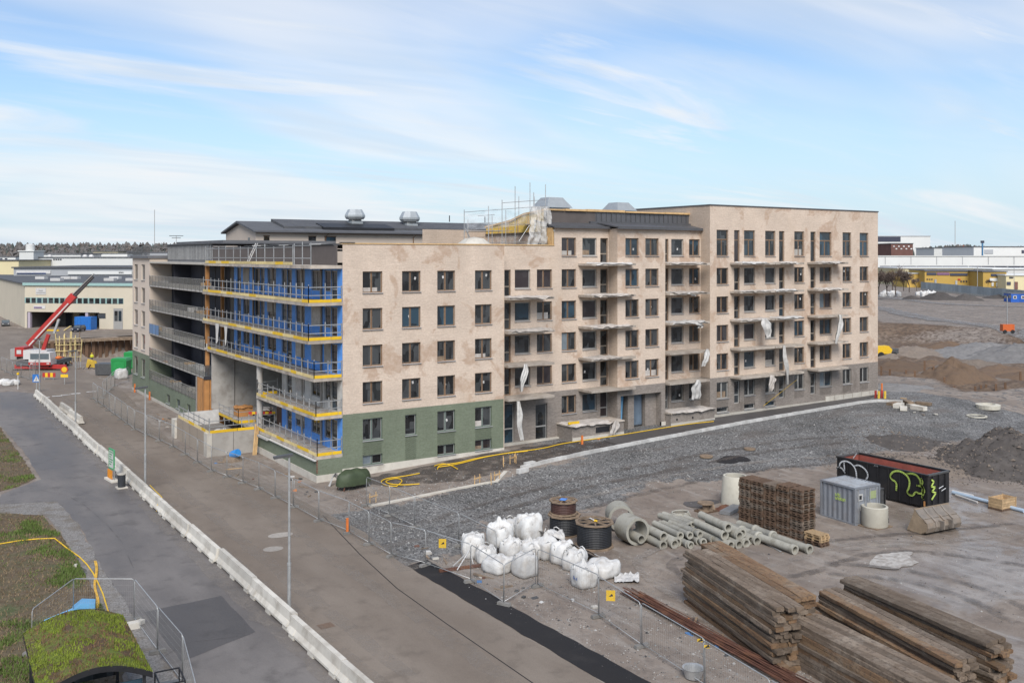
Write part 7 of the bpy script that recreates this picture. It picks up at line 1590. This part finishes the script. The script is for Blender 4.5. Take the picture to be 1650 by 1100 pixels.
for x in (-1.0, 1.6):
    for y in (-.95, .95): MB().lathe([(0, -.22), (.6, -.22), (.68, 0), (.6, .22), (0, .22)], 14).build('wheel', tyre, MC, (x, y, .7), rot=(R(90), 0, 0))
for i, (x, y0, y1) in enumerate(((103, 790, 845), (150, 805, 855), (240, 810, 850), (290, 815, 850), (343, 760, 862), (393, 790, 862), (452, 850, 892), (507, 900, 927), (623, 900, 935), (655, 893, 932), (683, 890, 928), (738, 888, 920), (790, 880, 915), (875, 820, 882))):
    px = 1390 + x * .2908; p = P(px, 360 + y1 * .2908); d = (p - CAM).dot(FWD); h = (y1 - y0) * .2908 * d / FX; o = MB().box(-.2, .2, -.15, .15, -1.5, h).build('steel_pile', M['sheet'], None, p, rot=(random.uniform(-.03, .03), 0, .6)); tag(o, '%s rusty steel pile from the left along the pit edge' % ordw[i], 'steel pile', 'steel piles along the pit edge')
# slabs at the kerb end
for i in range(7):
    p = P(1440 + i * 8, 652 + (i % 3) * 4); o = MB().box(-.8, .8, -.35, .35, 0, .3 + .12 * (i % 2)).build('concrete_slab', M['barrier'] if i % 3 else M['wood_old'], None, p, rot=(0, 0, .3 * i)); tag(o, '%s slab from the left in the heap at the kerb end' % ordw[i], 'slab', 'slabs at the kerb end')
p = P(1440, 905); flat_sheet('pale_spill', [(p.x + 1.9 * math.cos(a) * (1 + .3 * math.sin(3 * a)), p.y + 1.1 * math.sin(a) * (1 + .25 * math.cos(2 * a))) for a in [k * .3 for k in range(21)]], .03, mat('pale_dried_spill', (.42, .395, .36), .9, .25, 3, dirt=(.22, .185, .155), dirt_amt=.9, dirt_scale=2.5), follow=True, amp=.3, step=.15)
p = P(1182, 741); flat_sheet('dark_patch', [(p.x + 1.7 * math.cos(a), p.y + .9 * math.sin(a)) for a in [k * .4 for k in range(15)]], .03, M['tar'], follow=True, amp=.2, step=.3)
p = P(1130, 812); flat_sheet('dark_patch', [(p.x + 1.5 * math.cos(a), p.y + .8 * math.sin(a)) for a in [k * .4 for k in range(15)]], .03, M['patch'], follow=True, amp=.2, step=.3)

# ================================================================== trees and the far forest
M['bark'] = mat('bare_bark', (.085, .065, .052), .95, .2, 2); M['twig'] = mat('bare_twigs', (.135, .10, .082), .95, .3, .2, bump=0); M['twig_y'] = mat('yellow_brown_twigs', (.26, .18, .06), .95, .3, .2, bump=0)
def bare_tree(lb, loc, h, seed, tw='twig', spread=.42):
    rr = random.Random(seed); T = thing('bare_tree', lb, 'tree', loc, 0, 'bare trees on the far side of the site'); tr = MB(); tips = []
    def br(p, d, l, r, lv_):
        q_ = p + d * l; tr.tube(p, q_, r, 5, r * .65, False)
        if lv_ == 0: tips.append((q_, d)); return
        for _ in range(rr.choice((3, 4)) if lv_ > 1 else 3):
            nd = (d + Vector((rr.uniform(-1, 1), rr.uniform(-1, 1), rr.uniform(-.15, .6))) * (.75)).normalized(); br(p.lerp(q_, rr.uniform(.6, 1)), nd, l * rr.uniform(.6, .82), r * .55, lv_ - 1)
    br(Vector((0, 0, -.2)), Vector((0, 0, 1)), h * .28, h * .02, 3); tr.build('trunk', M['bark'], T, fix=False); cr = MB()
    for p, d in tips:
        for _ in range(30):
            a = p + Vector((rr.gauss(0, 1), rr.gauss(0, 1), rr.gauss(0, 1))) * h * .05; b = a + (d + Vector((rr.gauss(0, .6), rr.gauss(0, .6), rr.gauss(0, .5)))) * h * rr.uniform(.05, .12); w_ = Vector((rr.gauss(0, 1), rr.gauss(0, 1), 0)) * h * .0055
            cr.add([a - w_, a + w_, b], [(0, 1, 2)])
    cr.build('crown', M[tw], T, fix=False)
for i, (px, py, d, h, tw) in enumerate(((1416, 474, 350, 11, 'twig'), (1429, 474, 345, 10.5, 'twig'), (1443, 474, 340, 12, 'twig'), (1465, 470, 360, 10.5, 'twig'), (1438, 468, 400, 11, 'twig_y'), (1456, 468, 400, 9, 'twig'), (1477, 468, 380, 7, 'twig'), (1592, 462, 420, 4.5, 'twig'))):
    p = far(px, py, d); bare_tree('%s bare tree counted from the building edge to the right' % ordw[i], (p.x, p.y, p.z), h, 60 + i, tw)
# far forest: low poly crowns in their thousands, one mass
fo = MB(); rf_ = random.Random(99)
def blob(p, w_, h, kind):
    n = 6; vs = []; lv_ = ((.15, .0), (.8, .25), (1., .5), (.62, .8), (.12, 1.)) if kind != 1 else ((.5, .12), (.8, .3), (.5, .62), (.08, 1.), (.04, 1.02))
    for r, z in lv_:
        o = rf_.random() * 6
        for i in range(n): a = o + 2 * math.pi * i / n; k = w_ * r * rf_.uniform(.7, 1.25); vs.append((p.x + k * math.cos(a), p.y + k * math.sin(a), p.z + h * z * rf_.uniform(.94, 1.05)))
    fo.mi = kind if kind < 3 else 0; fo.add(vs, [(j * n + i, j * n + (i + 1) % n, (j + 1) * n + (i + 1) % n, (j + 1) * n + i) for j in range(len(lv_) - 1) for i in range(n)])
def ridge_top(px):       # photo row of the tree tops
    return interp(px, [(-250, 389), (0, 386), (60, 383), (150, 386), (213, 386), (260, 385), (300, 390), (340, 386), (365, 380), (420, 384), (560, 388), (640, 366), (680, 357), (720, 355), (752, 360), (800, 366), (900, 380), (1390, 396), (1420, 404), (1495, 399), (1520, 396), (1560, 394), (1600, 400), (1650, 397), (1900, 396)])
def terr(d): return interp(d, [(600, 0), (760, 4), (1000, 14), (1300, 22), (1700, 26)])
for px2 in range(-320, 3760, 4):
    px = px2 / 2
    dense = px < 780 or px > 1480
    if 900 < px < 1395: continue
    rows = (720, 790, 860, 940, 1030, 1130, 1250) if px < 780 else ((1100, 1180, 1300) if dense else (1300,))
    for d in rows:
        x = px + rf_.uniform(-3, 3); d2 = d * rf_.uniform(.95, 1.05); zt = CAM.z - (ridge_top(x) - HY) / FX * 1200; top_ = (terr(d2) + rf_.uniform(8, 15)) if px < 780 else None
        zmax = CAM.z - (ridge_top(x) + rf_.uniform(-1.5, 3.5) - HY) / FX * d2
        h = rf_.uniform(9, 15); zt = min(zmax, terr(d2) + h + (20 if 620 < px < 780 else 0)) if px < 780 else zmax; p = far(x, 412, d2); p.z = zt - h
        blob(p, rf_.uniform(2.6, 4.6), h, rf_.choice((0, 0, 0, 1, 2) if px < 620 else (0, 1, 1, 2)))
M['f0'] = mat('bare_wood_hazed', (.135, .125, .118), 1., .2, .05, bump=0, rnd=0); M['f1'] = mat('conifer_hazed', (.078, .09, .08), 1., .2, .05, bump=0, rnd=0); M['f2'] = mat('russet_wood_hazed', (.14, .118, .102), 1., .2, .05, bump=0, rnd=0)  # distant haze is painted into these tree colours, paler and greyer than the wood
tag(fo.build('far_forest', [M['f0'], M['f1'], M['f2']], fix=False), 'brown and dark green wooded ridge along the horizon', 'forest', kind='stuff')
# hill under the forest
def hillfn(s, t): px = lerp(-500, 800, s); d = lerp(620, 2200, t); p = far(px, 412, d); return (p.x, p.y, terr(d) - 2 - 6 * (1 - min(1, t * 8)) - (10 * sstep(.85, 1, s)))
tag(MB().grid(hillfn, 40, 20).build('hill', mat('wooded_hill', (.10, .085, .065), 1., .2, .02, bump=0), smooth=True), kind='structure')
# scrub between the far halls on the left
sc2 = MB(); fo2 = fo; fo = sc2
for _ in range(420):
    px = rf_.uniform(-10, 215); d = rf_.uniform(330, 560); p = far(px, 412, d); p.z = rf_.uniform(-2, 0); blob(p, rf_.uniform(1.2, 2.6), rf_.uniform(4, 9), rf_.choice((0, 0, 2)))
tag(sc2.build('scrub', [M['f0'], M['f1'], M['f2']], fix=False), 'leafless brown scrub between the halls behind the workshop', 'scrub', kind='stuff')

# ================================================================== wear: tyre tracks, puddles, cracks, stickers on panes
def track_mat(name, c, lo, hi, sc=(1, 1, 1)):
    t = NT(name); n = t.noise(.9, 5, .65); f = t.noise(7, 4, .7); t.col(t.mix(t.rng(f, .35, .65), c, tuple(k * 1.35 for k in c))); t.rough(.7)
    t.L.new(t.math('MULTIPLY', t.rng(n, .35, .62, lo, hi), t.rng(f, .3, .6, .4, 1)), t.b.inputs['Alpha']); t.bump(f, .8, .05); return t.m
M['track'] = track_mat('tyre_track', (.105, .088, .076), .0, .6); M['track_pale'] = track_mat('pale_tyre_track', (.30, .265, .23), .0, .45); M['road_track'] = track_mat('road_dust', (.26, .225, .19), .0, .38); M['road_dark'] = track_mat('road_wheel_lane', (.13, .112, .096), .0, .32)
def smooth_pts(Q, k=2):
    for _ in range(k):
        R_ = [Q[0]]
        for a, b in zip(Q, Q[1:]): R_ += [a.lerp(b, .25), a.lerp(b, .75)]
        Q = R_ + [Q[-1]]
    return Q
def ribbon(name, pts, w_, m, dz, wob=.12, seg=1.0):
    out = []
    for a, b in zip(pts, pts[1:]):
        n = max(1, int((b - a).length / seg)); out += [a.lerp(b, i / n) for i in range(n)]
    out.append(pts[-1]); mb = MB(); vs = []
    for i, p in enumerate(out):
        d = out[min(i + 1, len(out) - 1)] - out[max(i - 1, 0)]; nn = Vector((-d.y, d.x, 0)).normalized()
        for s in (-1, 1): q_ = p + nn * s * (w_ / 2 + wob * nzv(p.x, p.y, s * 3.3, 1.1)); vs.append((q_.x, q_.y, gz(q_.x, q_.y) + dz))
    mb.add(vs, [(2 * i, 2 * i + 2, 2 * i + 3, 2 * i + 1) for i in range(len(out) - 1)]); return tag(mb.build(name, m), kind='structure')
k = 0
for pts in (((1660, 905), (1500, 880), (1380, 880), (1250, 930), (1130, 905)), ((1655, 850), (1560, 860), (1440, 870), (1330, 880)), ((1655, 720), (1400, 705), (1250, 715), (1000, 765), (850, 800), (700, 845)), ((1655, 760), (1450, 735), (1250, 745), (1080, 775), (930, 815)), ((1150, 980), (1060, 925), (1050, 900), (1120, 880)), ((1660, 1000), (1560, 950), (1450, 925), (1330, 915))):
    Q = smooth_pts([P(*q) for q in pts])
    for off in (-.95, .95):
        q2 = []
        for i, p in enumerate(Q): d = Q[min(i + 1, len(Q) - 1)] - Q[max(i - 1, 0)]; nn = Vector((-d.y, d.x, 0)).normalized(); q2.append(p + nn * off)
        ribbon('tyre_track', q2, .55, M['track'] if k % 3 else M['track_pale'], .035 + .004 * k, .15, .6); k += 1
for i, u in enumerate((-11.4, -8.3)): ribbon('wheel_lane', [Vector((u + .3 * math.sin(v * .05 + i), v, 0)) for v in range(-60, 64, 4)], .8, M['road_track'], .021 + .002 * i, .2, 1.2)
ribbon('road_edge_dust', [Vector((-5.6 - .3 * math.sin(v * .11), v, 0)) for v in range(-22, 60, 3)], 1.2, M['road_track'], .031, .4, .8)
ribbon('road_edge_dust', [Vector((-13.1 + .1 * math.sin(v * .11), v, 0)) for v in range(-60, 60, 3)], .8, M['road_track'], .033, .3, .8)
ribbon('path_edge_dust', [Vector((-14.7 + .1 * math.sin(v * .13), v, 0)) for v in range(-60, 57, 3)], .7, M['road_track'], .036, .35, .8)
for pts in (((258, 1062), (300, 1035), (350, 1030), (430, 1018)), ((66, 790), (120, 800), (190, 860), (215, 915))): ribbon('asphalt_crack', smooth_pts([P(*q) for q in pts], 1), .018, M['patch'], .0295, .03, .25)
# grey haul tracks on the far plateau
M['haul'] = track_mat('grey_haul_track', (.21, .20, .19), .25, .95)
for pts in (((1405, 494), (1480, 512), (1560, 522), (1650, 532), (1700, 540)), ((1405, 476), (1500, 489), (1600, 494), (1700, 496)), ((1560, 556), (1610, 546), (1700, 545))):
    Q = smooth_pts([at(x, y, 1.3) for x, y in pts]); ribbon('haul_track', Q, 6, M['haul'], .14, 1.6, 2)
# paper stickers and half drawn film on some panes of the front
rk = random.Random(15); stk = MB().box(0, .16, -.008, 0, 0, .22).mesh(M['plastic_white'], name='sticker')
for o in [c for c in B.children if c.name.startswith('window')]:
    if o.rotation_euler[2] < -1: continue
    w_, h = o.dimensions.x, o.dimensions.z
    if rk.random() < .28: inst(stk, 'sticker', o, (rk.uniform(.2, max(.25, w_ - .4)), .018, rk.uniform(.4, max(.45, h - .4))), (0, rk.uniform(-.4, .4), 0))
    r = rk.random()
    if r < .10: MB().box(.1, w_ * rk.uniform(.42, .9), .008, .016, .08, h * rk.uniform(.2, .45)).build('stored_board', rk.choice((M['plastic_grey'], M['concrete'], M['wood_old'])), o)
    elif r < .16: MB().box(.09, w_ * .42, .008, .016, .08, h - .08).build('protective_film', mat('pane_film', (.16, .19, .21), .3, .2, 2), o)

M['dark_soil'] = track_mat('dark_wet_soil', (.062, .052, .046), .25, .95)
flat_sheet('dark_soil', [(1.0, -1.2), (8, -.5), (14.9, -.4), (21, -.6), (24, -2.6), (24, -4.9), (16, -5.9), (12, -6.2), (6, -6.5), (1.5, -4.5)], .03, M['dark_soil'], follow=True, amp=.4, step=.5)

# clods and stones on the heaps at the right of the yard
cl_ = stones; stones = MB(); rs = random.Random(6)
from mathutils.bvhtree import BVHTree
BV = [BVHTree.FromPolygons([q.co + o.location for q in o.data.vertices], [tuple(f.vertices) for f in o.data.polygons]) for o in HEAPS[:3]]
for _ in range(5200):
    a = rs.uniform(0, 6.28); k = rs.random() ** .6
    cx_, cy_, R0, h0 = (48.6, -26.2, 8.2, 3.7) if rs.random() < .65 else ((40.0, -21.6, 6.6, 1.5) if rs.random() < .7 else (48.5, -14.5, 5.0, .7))
    x, y = cx_ + R0 * k * math.cos(a), cy_ + R0 * k * math.sin(a)
    zs = [b.ray_cast(Vector((x, y, 12)), Vector((0, 0, -1)))[0] for b in BV]; zh = max([gz(x, y)] + [q.z for q in zs if q])
    stones.mi = rs.choice((0, 0, 1)); stone(x, y, zh - .02, rs.uniform(.04, .12) if rs.random() < .93 else rs.uniform(.12, .24))
tag(stones.build('soil_clods', [dirt, dirtl], fix=False), 'loose clods and stones on the heaps at the right of the yard', 'clods', kind='stuff')
